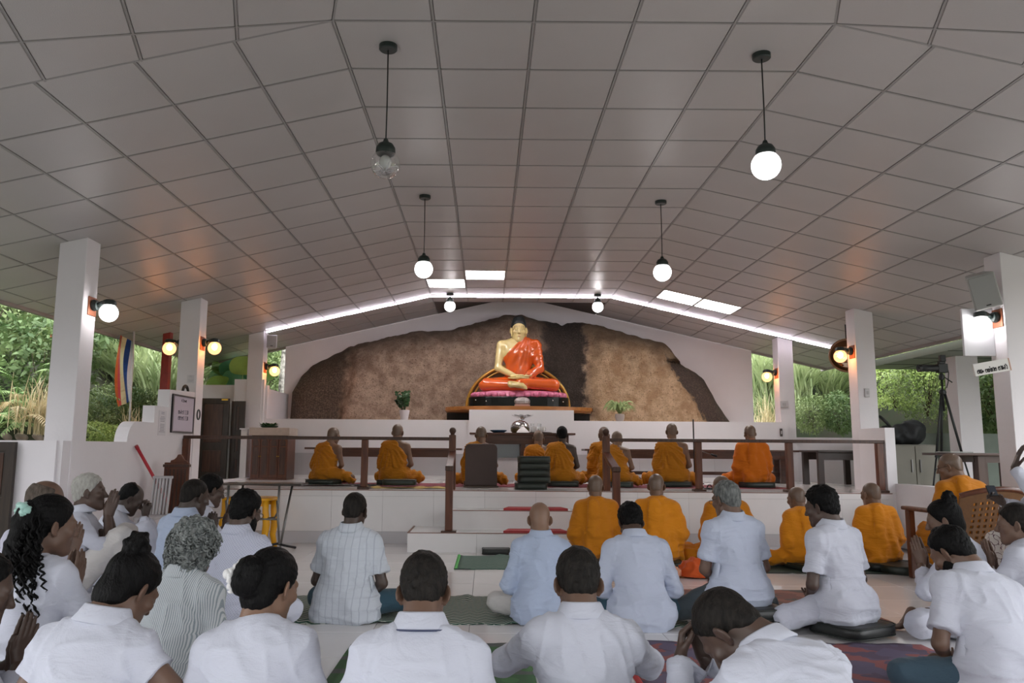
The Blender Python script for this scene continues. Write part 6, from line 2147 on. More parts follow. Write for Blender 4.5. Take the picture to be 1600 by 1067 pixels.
under('m14', 'black cushion under the monk by the white side wall', 0.062, base=0.012, w_=0.46, d_=0.38, off=0.06, m=CUSHB)
under('l19', 'dark round-cornered cushion under the young man in the loose shirt', 0.066, base=0.018, w_=0.42, d_=0.38, off=0.04, m=CUSHB)
under('l18', 'upper of two black cushions under the grey-haired man', 0.066, base=0.083, w_=0.46, d_=0.40, off=0.03, m=CUSHB)
under('l18', 'lower of two black cushions under the grey-haired man', 0.064, base=0.018, w_=0.46, d_=0.42, off=0.05, m=CUSHB)
under('l22', 'flat dark cushion on the low wooden seat at the picture edge', 0.02, base=0.05, w_=0.42, d_=0.40)
p = P_['l22']['root'].location
o = MB().box(-0.28, 0.28, -0.30, 0.22, 0.001, 0.05).build('wooden_bench', mat('plain_timber', (150, 112, 70), 0.5, var=0.08, vscale=6), None, bev=0.006, loc=(p[0], p[1], 0)); o.rotation_euler = (0, 0, R(34))
tag(o, 'low timber board bench under the praying woman at the picture edge', 'bench')
q = atZ(1420, 897, 0.0)
cushion(q[0], q[1] + 0.1, 0.001, 'round dark cushion on the floor by the wicker armchair', w_=0.40, d_=0.40, h_=0.075, round_=True)
q = atY(655, 762, 10.0)
cushion(q[0] - 0.27, 10.22, PZ + 0.03, 'dark green cushion lying on the yellow cloth', w_=0.42, d_=0.30, h_=0.07)
q = atZ(775, 866, 0)
cushion(q[0], q[1] + 0.06, 0.001, 'small black cushion on the floor behind the small green mat', w_=0.30, d_=0.2, h_=0.06, m=CUSHB)

# floor chair with brown back (platform)
pm = P_['m3']['root'].location
x0, x1 = atY(727, 700, 10.35)[0], atY(777, 700, 10.35)[0]
r = thing('floor_chair', 'legless floor chair with rounded brown backrest on the platform', 'chair', ((x0 + x1) / 2, 10.35, PZ + 0.001))
w_ = (x1 - x0) / 2
BRN = mat('brown_vinyl', (74, 58, 54), 0.5, var=0.06, vscale=4)
arc = [(-w_, 0.02), (w_, 0.02), (w_, 0.50)] + [(w_ - 0.06 + 0.06 * math.cos(t), 0.50 + 0.06 * math.sin(t)) for t in np.linspace(0, PI / 2, 6)] + [(-w_ + 0.06 + 0.06 * math.cos(t), 0.50 + 0.06 * math.sin(t)) for t in np.linspace(PI / 2, PI, 6)]
MB().prism(arc, lambda a, b, t: (a, t + b * -0.05, b), 0.0, 0.05).build('backrest', BRN, r, bev=0.012)
MB().box(-w_ - 0.02, w_ + 0.02, -0.03, 0.13, 0, 0.02).build('seat_base', mat('chair_base', (90, 74, 66), 0.5), r, bev=0.006)
# black floor seat under the man with spread elbows
pm = P_['l16']['root'].location
r = thing('floor_chair', 'low black folding floor chair under the man with spread elbows', 'chair', (pm[0], pm[1], 0.006))
MB().box(-0.27, 0.27, -0.22, 0.24, 0, 0.045).build('seat_pad', CUSHB, r, bev=0.012)
for s in (-1, 1):
    MB().box(s * 0.27, s * 0.29, -0.24, -0.21, 0.0, 0.40).build('back_post', BLACKM, r, bev=0.004)
MB().box(-0.27, 0.27, -0.235, -0.215, 0.06, 0.40).build('back_panel', CUSHB, r, bev=0.006)

# wicker armchair of the old monk
pm = P_['m15']['root']
r = thing('armchair', 'brown wicker-backed wooden armchair holding the old monk', 'chair', (pm.location[0], pm.location[1], 0.001), pm.rotation_euler[2])
WICK = mat('brown_wicker', (112, 78, 48), 0.5, var=0.1, vscale=30)
for s in (-1, 1):
    MB().box(s * 0.27, s * 0.33, 0.36, 0.42, 0, 0.60).build('front_leg', WOODR, r, bev=0.008)
    MB().bar((s * 0.28, -0.22, 0), (s * 0.27, -0.14, 0.36), 0.055).build('rear_leg', WOODR, r, bev=0.006)
    MB().box(s * 0.265, s * 0.345, -0.22, 0.46, 0.60, 0.635).build('armrest', WOODR, r, bev=0.012)
    MB().bar((s * 0.30, -0.20, 0.33), (s * 0.30, -0.27, 0.62), 0.045).build('back_post', WOODR, r, bev=0.006)
MB().box(-0.27, 0.27, -0.16, 0.40, 0.24, 0.285).build('seat', WICK, r, bev=0.01)
def back_pt(u, v):
    return (u * (0.29 + 0.02 * v), -0.205 - 0.20 * v + 0.07 * u * u - 0.01, 0.27 + 0.56 * v - 0.06 * v * u * u)
n, m = 25, 23
vv = []; ff = []
for t in (0, 0.022):
    for i in range(n + 1):
        for j in range(m + 1):
            a = back_pt(-1 + 2 * i / n, j / m); vv.append((a[0], a[1] - t, a[2]))
NN = (n + 1) * (m + 1)
I = lambda i, j, t=0: t * NN + i * (m + 1) + j
hole = lambda i, j: 4 <= i < n - 4 and 4 <= j < m - 4 and i % 2 == 0 and j % 2 == 0
for i in range(n):
    for j in range(m):
        if hole(i, j): continue
        ff.append((I(i, j), I(i, j + 1), I(i + 1, j + 1), I(i + 1, j)))
        ff.append((I(i, j, 1), I(i + 1, j, 1), I(i + 1, j + 1, 1), I(i, j + 1, 1)))
for i in range(n):
    for j in range(m):
        if hole(i, j):
            c = [(i, j), (i + 1, j), (i + 1, j + 1), (i, j + 1)]
            for k in range(4):
                a, b = c[k], c[(k + 1) % 4]
                ff.append((I(*a), I(*b), I(*b, 1), I(*a, 1)))
edge = [(i, 0) for i in range(n)] + [(n, j) for j in range(m)] + [(i, m) for i in range(n, 0, -1)] + [(0, j) for j in range(m, 0, -1)]
for a, b in zip(edge, edge[1:] + edge[:1]):
    ff.append((I(*a), I(*b), I(*b, 1), I(*a, 1)))
mb = MB(); mb.add(vv, ff); mb.build('backrest', WICK, r, smooth=False)
MB().tube([(p_[0], p_[1] - 0.011, p_[2]) for p_ in [back_pt(u, 1) for u in np.linspace(-1, 1, 11)]], 0.022, 8).build('top_rail', WOODR, r, smooth=True)

# chair of the woman with the raised hand
pm = P_['l23']['root']
r = thing('chair', 'plain wooden chair with arms under the woman in the branch-patterned skirt', 'chair', (pm.location[0], pm.location[1], 0.001), pm.rotation_euler[2])
TIM = mat('plain_timber', (150, 112, 70))
MB().box(-0.24, 0.24, -0.22, 0.26, 0.34, 0.385).build('seat', TIM, r, bev=0.01)
for s in (-1, 1):
    MB().box(s * 0.22, s * 0.265, 0.20, 0.245, 0, 0.60).build('front_leg', TIM, r, bev=0.005)
    MB().bar((s * 0.24, -0.22, 0), (s * 0.24, -0.30, 0.86), 0.042).build('rear_leg', TIM, r, bev=0.005)
    MB().box(s * 0.235, s * 0.295, -0.27, 0.27, 0.60, 0.63).build('armrest', TIM, r, bev=0.008)
MB().box(-0.24, 0.24, -0.315, -0.285, 0.55, 0.86).build('backrest', TIM, r, bev=0.008)
p = P_['l23']; yw = p['root'].rotation_euler[2]; h_ = p['loc'](p['W'][1] + unit(A(-0.3, 0.7, 0.5)) * 0.115 + A(-0.03, 0, 0.02))
q = p['root'].location + Vector(rotz(yw) @ h_)
r = thing('smartphone', 'black smartphone held low by the woman with the raised hand', 'phone', q)
MB().box(-0.036, 0.036, -0.004, 0.004, -0.03, 0.05).build('phone_body', BLACK, r, bev=0.004)
MB().box(-0.033, 0.033, -0.0048, -0.004, -0.026, 0.046).build('screen', mat('dark_screen', (60, 66, 76), 0.1), r)
r.rotation_euler = (R(-25), 0, 0.1)

# bundles on the floor beside the monks
def heap(name, label, cat, px, py, Y, r, m, seed, z=0.012):
    q = atY(px, py, Y)
    f = Field(0.012)
    f.ell((0, 0, 0), r, k=0.02)
    f.ell((r[0] * 0.5, -r[1] * 0.3, -r[2] * 0.2), (r[0] * 0.7, r[1] * 0.7, r[2] * 0.7), k=0.04)
    f.cut((0, 0, 0), (0, 0, -1))
    v, qd = f.mesh(); N = vnormals(v, qd)
    rg = 1 - np.abs(2 * noise3(v * A(1, 1, 1.4), 13, seed) - 1)
    v = v + N * ((rg ** 3 - 0.3) * 0.035 + (noise3(v, 30, seed) - 0.5) * 0.012)[:, None]
    v[:, 2] = np.maximum(v[:, 2], 0.0)
    o = np_obj(name, v, qd, m); o.location = (q[0], q[1], z)
    tag(o, label, cat)
heap('cloth_bundle', 'orange-red cloth bundle on the floor between two monks', 'cloth', 1092, 880, 7.3, (0.19, 0.14, 0.15), cloth('orange_red_cloth', (214, 92, 40), wr=0.5), 1)
heap('cloth_bundle', 'small pale pink cloth by the bright orange monk', 'cloth', 1046, 890, 7.25, (0.085, 0.06, 0.10), cloth('pink_cloth', (218, 158, 128), wr=0.5), 2)
# ------------------------------------------------------------------ things along the left wall
# whiteboard hung on the parapet's inner face, with writing
a = atX(269, 646, -3.69); b = atX(303, 646, -3.69)
zt, zb_ = atX(285, 617, -3.69)[2], atX(285, 676, -3.69)[2]
yc = (a[1] + b[1]) / 2; wd = b[1] - a[1]
r = thing('whiteboard', 'small framed whiteboard with handwriting on the stepped white wall', 'whiteboard', (-3.702, yc, zb_))
ht = zt - zb_
MB().box(0.0, 0.012, -wd / 2, wd / 2, 0, ht).build('board', mat('whiteboard_face', (202, 192, 206), 0.25), r)
fr = MB()
for s in (-1, 1):
    fr.box(0.0, 0.022, s * wd / 2, s * (wd / 2 - 0.022), 0, ht)
fr.box(0, 0.022, -wd / 2 + 0.022, wd / 2 - 0.022, 0, 0.02).box(0, 0.022, -wd / 2 + 0.022, wd / 2 - 0.022, ht - 0.02, ht)
fr.build('frame', mat('grey_frame', (112, 106, 108), 0.4, metal=0.5), r)

# Sinhala letters as pen strokes in a unit box (x right, y up)
def arc(cx, cy, rx, ry, a0, a1, n=9):
    return [(cx + rx * math.cos(math.radians(a)), cy + ry * math.sin(math.radians(a))) for a in np.linspace(a0, a1, n)]
GL = {
    'a': ([arc(0.22, 0.62, 0.12, 0.14, 200, -150) + arc(0.40, 0.30, 0.36, 0.30, 150, 375) + arc(0.58, 0.62, 0.20, 0.26, -10, 200), [(0.86, 0.95), (0.86, 0.02)]], 1.0),
    'ya': ([arc(0.24, 0.72, 0.12, 0.14, -60, 250) + arc(0.26, 0.30, 0.22, 0.30, 150, 350) + [(0.48, 0.7)], arc(0.70, 0.30, 0.22, 0.30, 190, 360) + arc(0.74, 0.62, 0.18, 0.26, 0, 140)], 1.0),
    'm': ([arc(0.25, 0.35, 0.17, 0.20, 0, 360, 13)], 0.55),
    'va': ([arc(0.28, 0.58, 0.13, 0.14, -30, 300) + arc(0.46, 0.40, 0.40, 0.40, 170, 480)], 0.95),
    'sa': ([arc(0.18, 0.66, 0.12, 0.14, -60, 240) + arc(0.26, 0.26, 0.20, 0.26, 150, 350) + [(0.46, 0.55)], arc(0.66, 0.26, 0.21, 0.26, 190, 370) + arc(0.72, 0.58, 0.16, 0.22, -10, 160) + [(0.62, 0.52)]], 1.0),
    'hal': ([arc(0.05, 1.08, 0.12, 0.12, 200, 20, 7) + [(0.10, 0.98)]], 0.12),
    'aa': ([arc(0.22, 0.72, 0.16, 0.22, 170, -10) + [(0.38, 0.2)] + arc(0.26, 0.14, 0.12, 0.14, 0, -160)], 0.55),
    'na': ([arc(0.22, 0.62, 0.14, 0.16, -40, 300) + arc(0.42, 0.30, 0.36, 0.30, 165, 360) + [(0.78, 0.6)] + arc(0.62, 0.62, 0.16, 0.16, 0, 300)], 0.95),
    'ka': ([arc(0.24, 0.62, 0.14, 0.16, -30, 300) + arc(0.44, 0.34, 0.36, 0.34, 160, 390) + arc(0.56, 0.62, 0.22, 0.22, 0, 190), [(0.42, 0.75), (0.60, 0.95)]], 0.98),
    'e': ([arc(0.26, 0.34, 0.18, 0.34, 60, 330) + arc(0.24, 0.76, 0.13, 0.14, -60, 240)], 0.55),
    'la': ([arc(0.30, 0.40, 0.14, 0.16, -20, 300) + arc(0.46, 0.42, 0.40, 0.42, 175, 400) + arc(0.66, 0.80, 0.14, 0.16, -30, 190)], 1.0),
    '1': ([[(0.1, 0.75), (0.25, 1), (0.25, 0)]], 0.45), '2': ([arc(0.25, 0.75, 0.2, 0.24, 160, -40) + [(0.05, 0), (0.48, 0)]], 0.6),
    '3': ([arc(0.22, 0.74, 0.2, 0.25, 150, -90) + arc(0.22, 0.26, 0.22, 0.25, 90, -150)], 0.6), '.': ([[(0.1, 0.0), (0.12, 0.04)]], 0.25),
    '0': ([arc(0.24, 0.5, 0.2, 0.48, 0, 360, 13)], 0.6), '4': ([[(0.38, 0), (0.38, 1), (0.05, 0.32), (0.5, 0.32)]], 0.62), ' ': ([], 0.5),
}
def write(root, name, seq, fn, size, rad, m):
    """fn(u, v) -> point; u runs along the line"""
    wdt = sum(GL[c][1] for c in seq) * size * 1.08
    x = -wdt / 2
    mb = MB()
    for c in seq:
        st, adv = GL[c]
        for s in st:
            if len(s) > 1:
                mb.tube([fn(x + px_ * size, py_ * size) for px_, py_ in s], rad, 5)
        x += adv * size * 1.08
    o = mb.build(name, m, root, smooth=True)
    o['kind'] = 'stuff'
    return o
INK = mat('marker_ink', (44, 40, 60), 0.6)
bd = lambda z0, y0=0.0: (lambda u, v: (0.0125, y0 + u, z0 + v))
write(r, 'lettering', ['4', ' ', '2', '.', 'va', 'm', 'na'], bd(ht * 0.82), 0.036, 0.0022, INK)
write(r, 'lettering', ['sa', 'la', 'va', 'aa', ' ', '3', '.', '3', '0'], bd(ht * 0.50), 0.050, 0.0022, INK)
write(r, 'lettering', ['a', 'ka', 'na', 'aa', ' ', '2', '.', '3', '0'], bd(ht * 0.34), 0.050, 0.0022, INK)

def notice(x, yy, z, w_, h_, label, n, face):
    """printed paper; face 'x' = on the wall facing +x, 'y' = facing the hall"""
    rr = thing('paper_notice', label, 'notice', (x, yy, z))
    f_ = (lambda u, v, t: (t, u, v)) if face == 'x' else (lambda u, v, t: (u, -t, v))
    MB().prism([(-w_ / 2, 0), (w_ / 2, 0), (w_ / 2, h_), (-w_ / 2, h_)], f_, 0.0, 0.002).build('sheet', mat('paper', (214, 210, 214), 0.7), rr)
    mb = MB(); rng = random.Random(int(abs(yy) * 100))
    for k in range(n):
        v = h_ * (0.92 - 0.84 * k / n)
        if k in (2, n // 2): continue
        ww = w_ * (0.2 if k < 2 else rng.uniform(0.25, 0.40))
        mb.prism([(-ww, v), (ww, v), (ww, v + h_ * 0.018), (-ww, v + h_ * 0.018)], f_, 0.002, 0.0028)
    mb.build('printed_lines', mat('print_grey', (128, 124, 136), 0.7), rr)['kind'] = 'stuff'
q = atX(254, 658, -3.70)
notice(-3.703, q[1], atX(254, 680, -3.7)[2], 0.21, atX(254, 641, -3.7)[2] - atX(254, 680, -3.7)[2], 'printed paper notice stuck on the curved step of the white wall', 14, 'x')
q = atY(318, 598, LC[1])
notice(-3.80 + 0.03, LC[1] - 0.001, q[2], 0.09, 0.10, 'tiny paper notice on the column above the whiteboard', 6, 'y')
# wires and ring on the column
q = atX(316, 648, -3.69)
o = MB().tube([(0.006, 0.05 * math.cos(t), 0.062 * math.sin(t)) for t in np.linspace(0, 2 * PI, 20)[:-1]], 0.009, 6, closed=True).build('cable_coil', GREENM, None, smooth=True, loc=(-3.695, LC[1] + 0.12, q[2]))
tag(o, 'small coil of dark cable hung on the column beside the whiteboard', 'cable')

# red pole leaning on the wall
q0 = atX(211, 700, -3.69); q1 = atZ(300, 838, 0.0)
r = thing('red_pole', 'slim red pole leaning against the low white wall', 'pole', (-3.30, q0[1] + 0.75, 0.004))
b_ = r.location
e0 = (-3.665 - b_[0], q0[1] - b_[1], q0[2])
MB().tube([(0, 0, 0.01), e0], 0.017, 10).build('shaft', mat('red_paint', (176, 32, 48), 0.35), r, smooth=True)
dv = unit(A(*e0))
MB().tube([tuple(A(*e0) - dv * 0.01), tuple(A(*e0) + dv * 0.03)], 0.02, 10).build('end_cap', mat('red_cap', (150, 28, 40), 0.4), r, auto=True)

# carved wooden headboard
yq = 8.75
a = atY(252, 800, yq); b = atY(290, 800, yq)
wx = b[0] - a[0]
zt = atY(270, 722, yq)[2]; zp = atY(270, 709, yq)[2]
r = thing('carved_panel', 'dark carved wooden headboard standing on the floor by the platform corner', 'headboard', ((a[0] + b[0]) / 2, yq, 0.0))
h2 = wx / 2
MB().box(-h2, h2, 0, 0.05, 0, zt).build('panel', WOODR, r, bev=0.006)
crest = [(-h2 * 0.55, zt), (h2 * 0.9, zt), (h2 * 0.9, zt + 0.01)] + [(x_ * h2, zt + (zp - zt) * y_) for x_, y_ in ((0.6, 0.30), (0.42, 0.75), (0.25, 1.0), (0.05, 0.95), (-0.05, 0.62), (-0.25, 0.35), (-0.5, 0.25))]
MB().prism(crest, lambda p, q, t: (p, t, q), 0.008, 0.042).build('crest', WOODR, r, bev=0.004)
for k in range(6):
    x = -h2 * 0.78 + 1.56 * h2 * k / 5
    MB().box(x - 0.010, x + 0.010, -0.008, 0.0, 0.10, zt - 0.07).build('slat', WOOD, r, bev=0.003)
MB().box(-h2 - 0.01, h2 + 0.01, -0.012, 0.06, zt - 0.05, zt - 0.02).build('top_moulding', WOOD, r, bev=0.004)
# ribbed white panel behind the men, modelled as a narrow slatted chair
yq = 8.35
a = atY(232, 790, yq); b = atY(252, 790, yq)
r = thing('ribbed_panel', 'white ribbed panel shaped like a narrow slatted chair against the low wall', 'chair', ((a[0] + b[0]) / 2, yq, 0.0))
PLW = mat('white_plastic', (190, 187, 190), 0.4)
hw_ = 0.085; ztop = atY(240, 746, yq)[2]
for k in range(6):
    x = -hw_ + 2 * hw_ * k / 5
    MB().bar((x, 0.10, 0.42), (x, 0.16, ztop), 0.035, 0.018).build('back_slat', PLW, r, bev=0.004)
MB().bar((-hw_ - 0.02, 0.165, ztop), (hw_ + 0.02, 0.165, ztop), 0.05, 0.03).build('top_rail', PLW, r, bev=0.01)
MB().box(-hw_ - 0.02, hw_ + 0.02, -0.26, 0.14, 0.39, 0.42).build('seat', PLW, r, bev=0.012)
for sx__ in (-1, 1):
    for yy in (-0.24, 0.12):
        MB().bar((sx__ * hw_ * 0.9, yy, 0.40), (sx__ * hw_ * 1.05, yy * 1.1, 0.0), 0.035).build('leg', PLW, r, bev=0.005)

# yellow plastic stool
YEL = mat('yellow_plastic', (228, 164, 16), 0.35)
yq = 9.05
a = atY(352, 776, yq); b = atY(430, 776, yq)
r = thing('plastic_stool', 'yellow plastic table with curved legs under the folding table frame', 'stool', ((a[0] + b[0]) / 2, yq, 0.001))
hs = (b[0] - a[0]) / 2; ht = a[2]
MB().prism([(hs * abs(math.cos(t)) ** 0.5 * (1 if math.cos(t) >= 0 else -1), 0.24 * abs(math.sin(t)) ** 0.5 * (1 if math.sin(t) >= 0 else -1)) for t in np.linspace(0, 2 * PI, 32, endpoint=False)], lambda p, q, t: (p, q, t), ht - 0.03, ht).build('seat', YEL, r, bev=0.008)
for sx__ in (-1, 1):
    for yy in (-0.17, 0.17):
        pts = [(sx__ * hs * k_, yy, z_ * ht) for k_, z_ in ((0.80, 0.96), (0.80, 0.75), (0.86, 0.5), (0.80, 0.25), (0.92, 0.0))]
        MB().tube(pts, [0.036, 0.034, 0.042, 0.034, 0.026], 10).build('leg', YEL, r, smooth=True)
MB().box(-hs * 0.8, hs * 0.8, -0.175, -0.165, ht - 0.09, ht - 0.03).box(-hs * 0.8, hs * 0.8, 0.165, 0.175, ht - 0.09, ht - 0.03).build('apron', YEL, r)

# folding table with grey steel legs
yq = 8.95
x0, x1 = atY(350, 752, yq)[0], atY(476, 752, yq)[0]
zt = atY(410, 754, yq)[2]
r = thing('folding_table', 'narrow folding table with grey steel tube legs over the yellow stool', 'table', ((x0 + x1) / 2, yq, 0.001))
hx = (x1 - x0) / 2
MB().box(-hx, hx, -0.16, 0.20, zt - 0.022, zt).build('tabletop', mat('dark_laminate', (66, 58, 54), 0.25), r, bev=0.006)
xr = atY(440, 800, yq)[0] - (x0 + x1) / 2
for x in (-hx + 0.10, xr):
    MB().tube([(x, -0.14, zt - 0.025), (x - 0.01, -0.13, 0.42), (x - 0.05, -0.10, 0.36), (x - 0.22, -0.06, 0.34)], 0.013, 8).build('strut', STEEL, r, smooth=True)
    MB().tube([(x + 0.07, 0.16, zt - 0.025), (x + 0.02, 0.08, 0.30), (x, 0.0, 0.03)], 0.013, 8).build('leg', STEEL, r, smooth=True)
    MB().tube([(x - 0.02, -0.14, 0.55), (x, -0.13, 0.30), (x + 0.02, -0.12, 0.08)], 0.012, 8).build('leg', STEEL, r, smooth=True)
    MB().tube([(x - 0.08, -0.20, 0.075), (x, -0.12, 0.085), (x + 0.06, 0.0, 0.05), (x + 0.13, 0.16, 0.012)], 0.014, 8).build('foot_rail', BLACKM, r, smooth=True)
MB().tube([(-hx + 0.10, -0.10, 0.345), (xr, -0.10, 0.345)], 0.011, 8).build('cross_tube', STEEL, r, smooth=True)

# flag on its pole outside, red post
q = atY(196, 575, 11.0)
zg, ztp = 0.9, atY(204, 534, 11.0)[2]
r = thing('flag', 'striped Buddhist flag hanging on a white pole beyond the wall', 'flag', (atY(209, 575, 11.0)[0], 11.0, zg))
MB().tube([(0, 0, 0), (-0.03, 0, ztp - zg + 0.15)], 0.014, 8).build('flagpole', mat('white_pole', (214, 212, 214), 0.4), r, smooth=True)
cols = [('blue', (34, 66, 138)), ('yellow', (226, 208, 150)), ('red', (206, 70, 70)), ('white', (222, 220, 220)), ('orange', (224, 110, 52))]
zb_ = atY(190, 624, 11.0)[2] - zg
hgt = ztp - zg - zb_
edges = [0.0, 0.06, 0.12, 0.19, 0.22, 0.25]
for k, (nm, c) in enumerate([('white', (214, 216, 224)), ('blue', (40, 70, 132)), ('yellow', (222, 206, 164)), ('red', (206, 84, 88)), ('orange', (220, 112, 60))]):
    vv = []; m_ = 16
    for j in range(m_ + 1):
        t = j / m_
        wdt = 0.35 + 0.65 * math.sin(PI * min(1, 0.22 + t * 0.62))
        for e in (edges[k], edges[k + 1]):
            x = -e * wdt * 1.0 - 0.03 * (1 - t)
            for th in (0.003, -0.003):
                vv.append((x, 0.035 * math.sin(e * 26 + t * 5) + th, zb_ + hgt * (1 - t) + e * (0.5 - t) * 0.8))
    ff = []
    for j in range(m_):
        o4 = j * 4
        ff += [(o4, o4 + 4, o4 + 6, o4 + 2), (o4 + 1, o4 + 3, o4 + 7, o4 + 5), (o4, o4 + 1, o4 + 5, o4 + 4), (o4 + 2, o4 + 6, o4 + 7, o4 + 3)]
    ff += [(0, 2, 3, 1), (m_ * 4, m_ * 4 + 1, m_ * 4 + 3, m_ * 4 + 2)]
    MB().add(vv, ff).build('stripe_' + nm, cloth('flag_' + nm, c), r, smooth=False)
a = atY(259, 580, 11.6)
r = thing('red_post', 'square red painted post standing outside beyond the stepped wall', 'post', (a[0], 11.6, 0.6))
MB().box(-0.055, 0.055, -0.055, 0.055, 0, 2.35).build('post_shaft', mat('red_oxide_paint', (132, 44, 38), 0.55, var=0.15, vscale=12), r, bev=0.005)
MB().box(-0.08, 0.08, -0.08, 0.08, 0, 0.04).build('base_plate', mat('rusty_plate', (96, 58, 46), 0.7), r)
# black hook on the parapet top
a = atX(290, 606, -3.77)
o = MB().tube([(0, 0.09 * math.cos(t), 0.002 + 0.085 * math.sin(t)) for t in np.linspace(-0.15, PI + 0.1, 16)], [0.014 + 0.006 * math.sin(k * 0.2) for k in range(16)], 8).build('headphones', BLACK, None, smooth=True, loc=(-3.77, a[1], X_(280, 612)[2] + 0.014))
tag(o, 'curved black headband lying on top of the wall above the whiteboard', 'headphones')

# loudspeakers
def speaker(loc, rz, rx_, w_, h_, d_, label, m, grille):
    r = thing('loudspeaker', label, 'speaker', loc)
    r.rotation_euler = (rx_, R(-13) if w_ > 0.2 else 0, rz)
    MB().prism([(-w_ / 2, 0), (w_ / 2, 0), (w_ * 0.36, d_), (-w_ * 0.36, d_)], lambda p, q, t: (p, q, t), -h_ / 2, h_ / 2).build('cabinet_box', m, r, bev=0.012)
    MB().box(-w_ / 2 + 0.012, w_ / 2 - 0.012, -0.010, 0.001, -h_ / 2 + 0.012, h_ / 2 - 0.012).build('grille', grille, r, bev=0.006)
    MB().box(-0.02, 0.02, -0.014, -0.010, -h_ / 2 + 0.03, -h_ / 2 + 0.04).build('badge', BLACK, r)
    MB().tube([(0, d_ - 0.01, 0), (0, d_ + 0.10, 0.02)], 0.02, 8).build('bracket', BLACKM, r, smooth=True)
SPK = mat('speaker_white', (172, 172, 170), 0.5)
q = atY(1523, 452, 7.25)
speaker((4.66, 7.24, q[2] - 0.02), R(-24), R(16), 0.24, 0.33, 0.20, 'slanted white loudspeaker under the ceiling above a lit globe lamp', SPK, mat('speaker_grille', (150, 150, 148), 0.6, bump=0.4, bscale=300))
MB()
q = atY(425, 533, 12.85)
speaker((q[0], 12.84, q[2]), R(8), 0, 0.17, 0.22, 0.10, 'small white loudspeaker at the top of the rear column', mat('speaker_white_small', (206, 204, 210), 0.5), mat('speaker_grille_small', (178, 176, 182), 0.6))
# white panel behind the right lamp
q = atY(1536, 510, 7.35)
o = MB().box(-0.30, 0.0, 0, 0.03, -0.26, 0.20).build('white_panel', mat('white_board', (216, 216, 220), 0.5), None, bev=0.004, loc=(4.888, 7.50, q[2]))
tag(o, 'plain white board fixed to the column behind the lit globe lamp', 'board')
# name sign with Sinhala lettering, slightly tilted
a = atY(1528, 577, 7.2); b = atY(1592, 566, 7.2)
r = thing('name_sign', 'white sign with black Sinhala lettering tilted on the tall column', 'sign', ((a[0] + b[0]) / 2, 7.30, (a[2] + b[2]) / 2))
wd = b[0] - a[0]; ang = math.atan2(b[2] - a[2], wd)
r.rotation_euler = (0, -ang, R(8))
MB().box(-wd / 2, wd / 2, -0.010, 0.010, -0.058, 0.058).build('sign_board', mat('sign_white', (214, 210, 206), 0.5), r, bev=0.003)
MB().box(wd / 2 - 0.012, wd / 2, -0.012, 0.012, -0.058, 0.058).build('sign_edge', mat('sign_edge', (176, 132, 108), 0.5), r)
write(r, 'lettering', ['a', 'ya', 'm', ' ', 'va', 'sa', 'hal', 'sa', 'aa', 'na', ' ', 'ka', 'aa', 'e', 'la', 'hal', 'aa'], lambda u, v: (u - 0.004, -0.0115, v * 1.55 - 0.038), wd * 0.066, 0.0034, mat('sign_ink', (34, 32, 34), 0.6))

# convex mirror behind the right middle column lamp
q = atY(1316, 556, 11.3)
r = thing('round_mirror', 'round convex mirror hanging behind the right middle column', 'mirror', (q[0] + 0.03, 11.2, q[2]))
r.rotation_euler = (R(-8), 0, R(-22))
MB().lathe([(0.0, -0.10), (0.09, -0.092), (0.17, -0.065), (0.22, -0.03), (0.235, 0.0), (0.0, 0.01)], n=36, axis='y').build('mirror_bowl', mat('mirror_glass', (214, 196, 176), 0.06, metal=1.0), r, smooth=True)
MB().tube([(0.238 * math.cos(t), 0.0, 0.238 * math.sin(t)) for t in np.linspace(0, 2 * PI, 40)[:-1]], 0.014, 8, closed=True).build('mirror_rim', mat('mirror_rim', (120, 92, 70), 0.4), r, smooth=True)
MB().tube([(0.0, 0.0, 0.24), (0.0, 0.06, 0.62)], 0.012, 8).build('hanging_rod', BLACKM, r, smooth=True)
# switch boxes
def switch(x, yy, z, label, w_=0.09, h_=0.13, m=None):
    r = thing('switch_box', label, 'switch', (x, yy, z))
    MB().box(-w_ / 2, w_ / 2, -0.022, 0.0, -h_ / 2, h_ / 2).build('box', m or mat('switch_white', (200, 196, 198), 0.4), r, bev=0.006)
    MB().box(-w_ / 4, w_ / 4, -0.026, -0.022, -h_ / 5, h_ / 5).build('rocker', mat('switch_rocker', (176, 172, 174), 0.4), r, bev=0.003)
q = atY(1209, 631, 13.12); switch(4.95, 13.128, q[2], 'white switch box on the column at the end of the gable wall', 0.13, 0.11)
q = atY(1334, 613, 10.34); switch(5.0, 10.348, q[2], 'small pale switch on the front of the right middle column', 0.06, 0.11)
q = atY(1206, 677, 13.0); switch(4.83, 12.985, q[2] + 0.02, 'slim dark switch at the right end of the white ledge wall', 0.04, 0.13, m=mat('dark_switch', (64, 56, 54), 0.5))

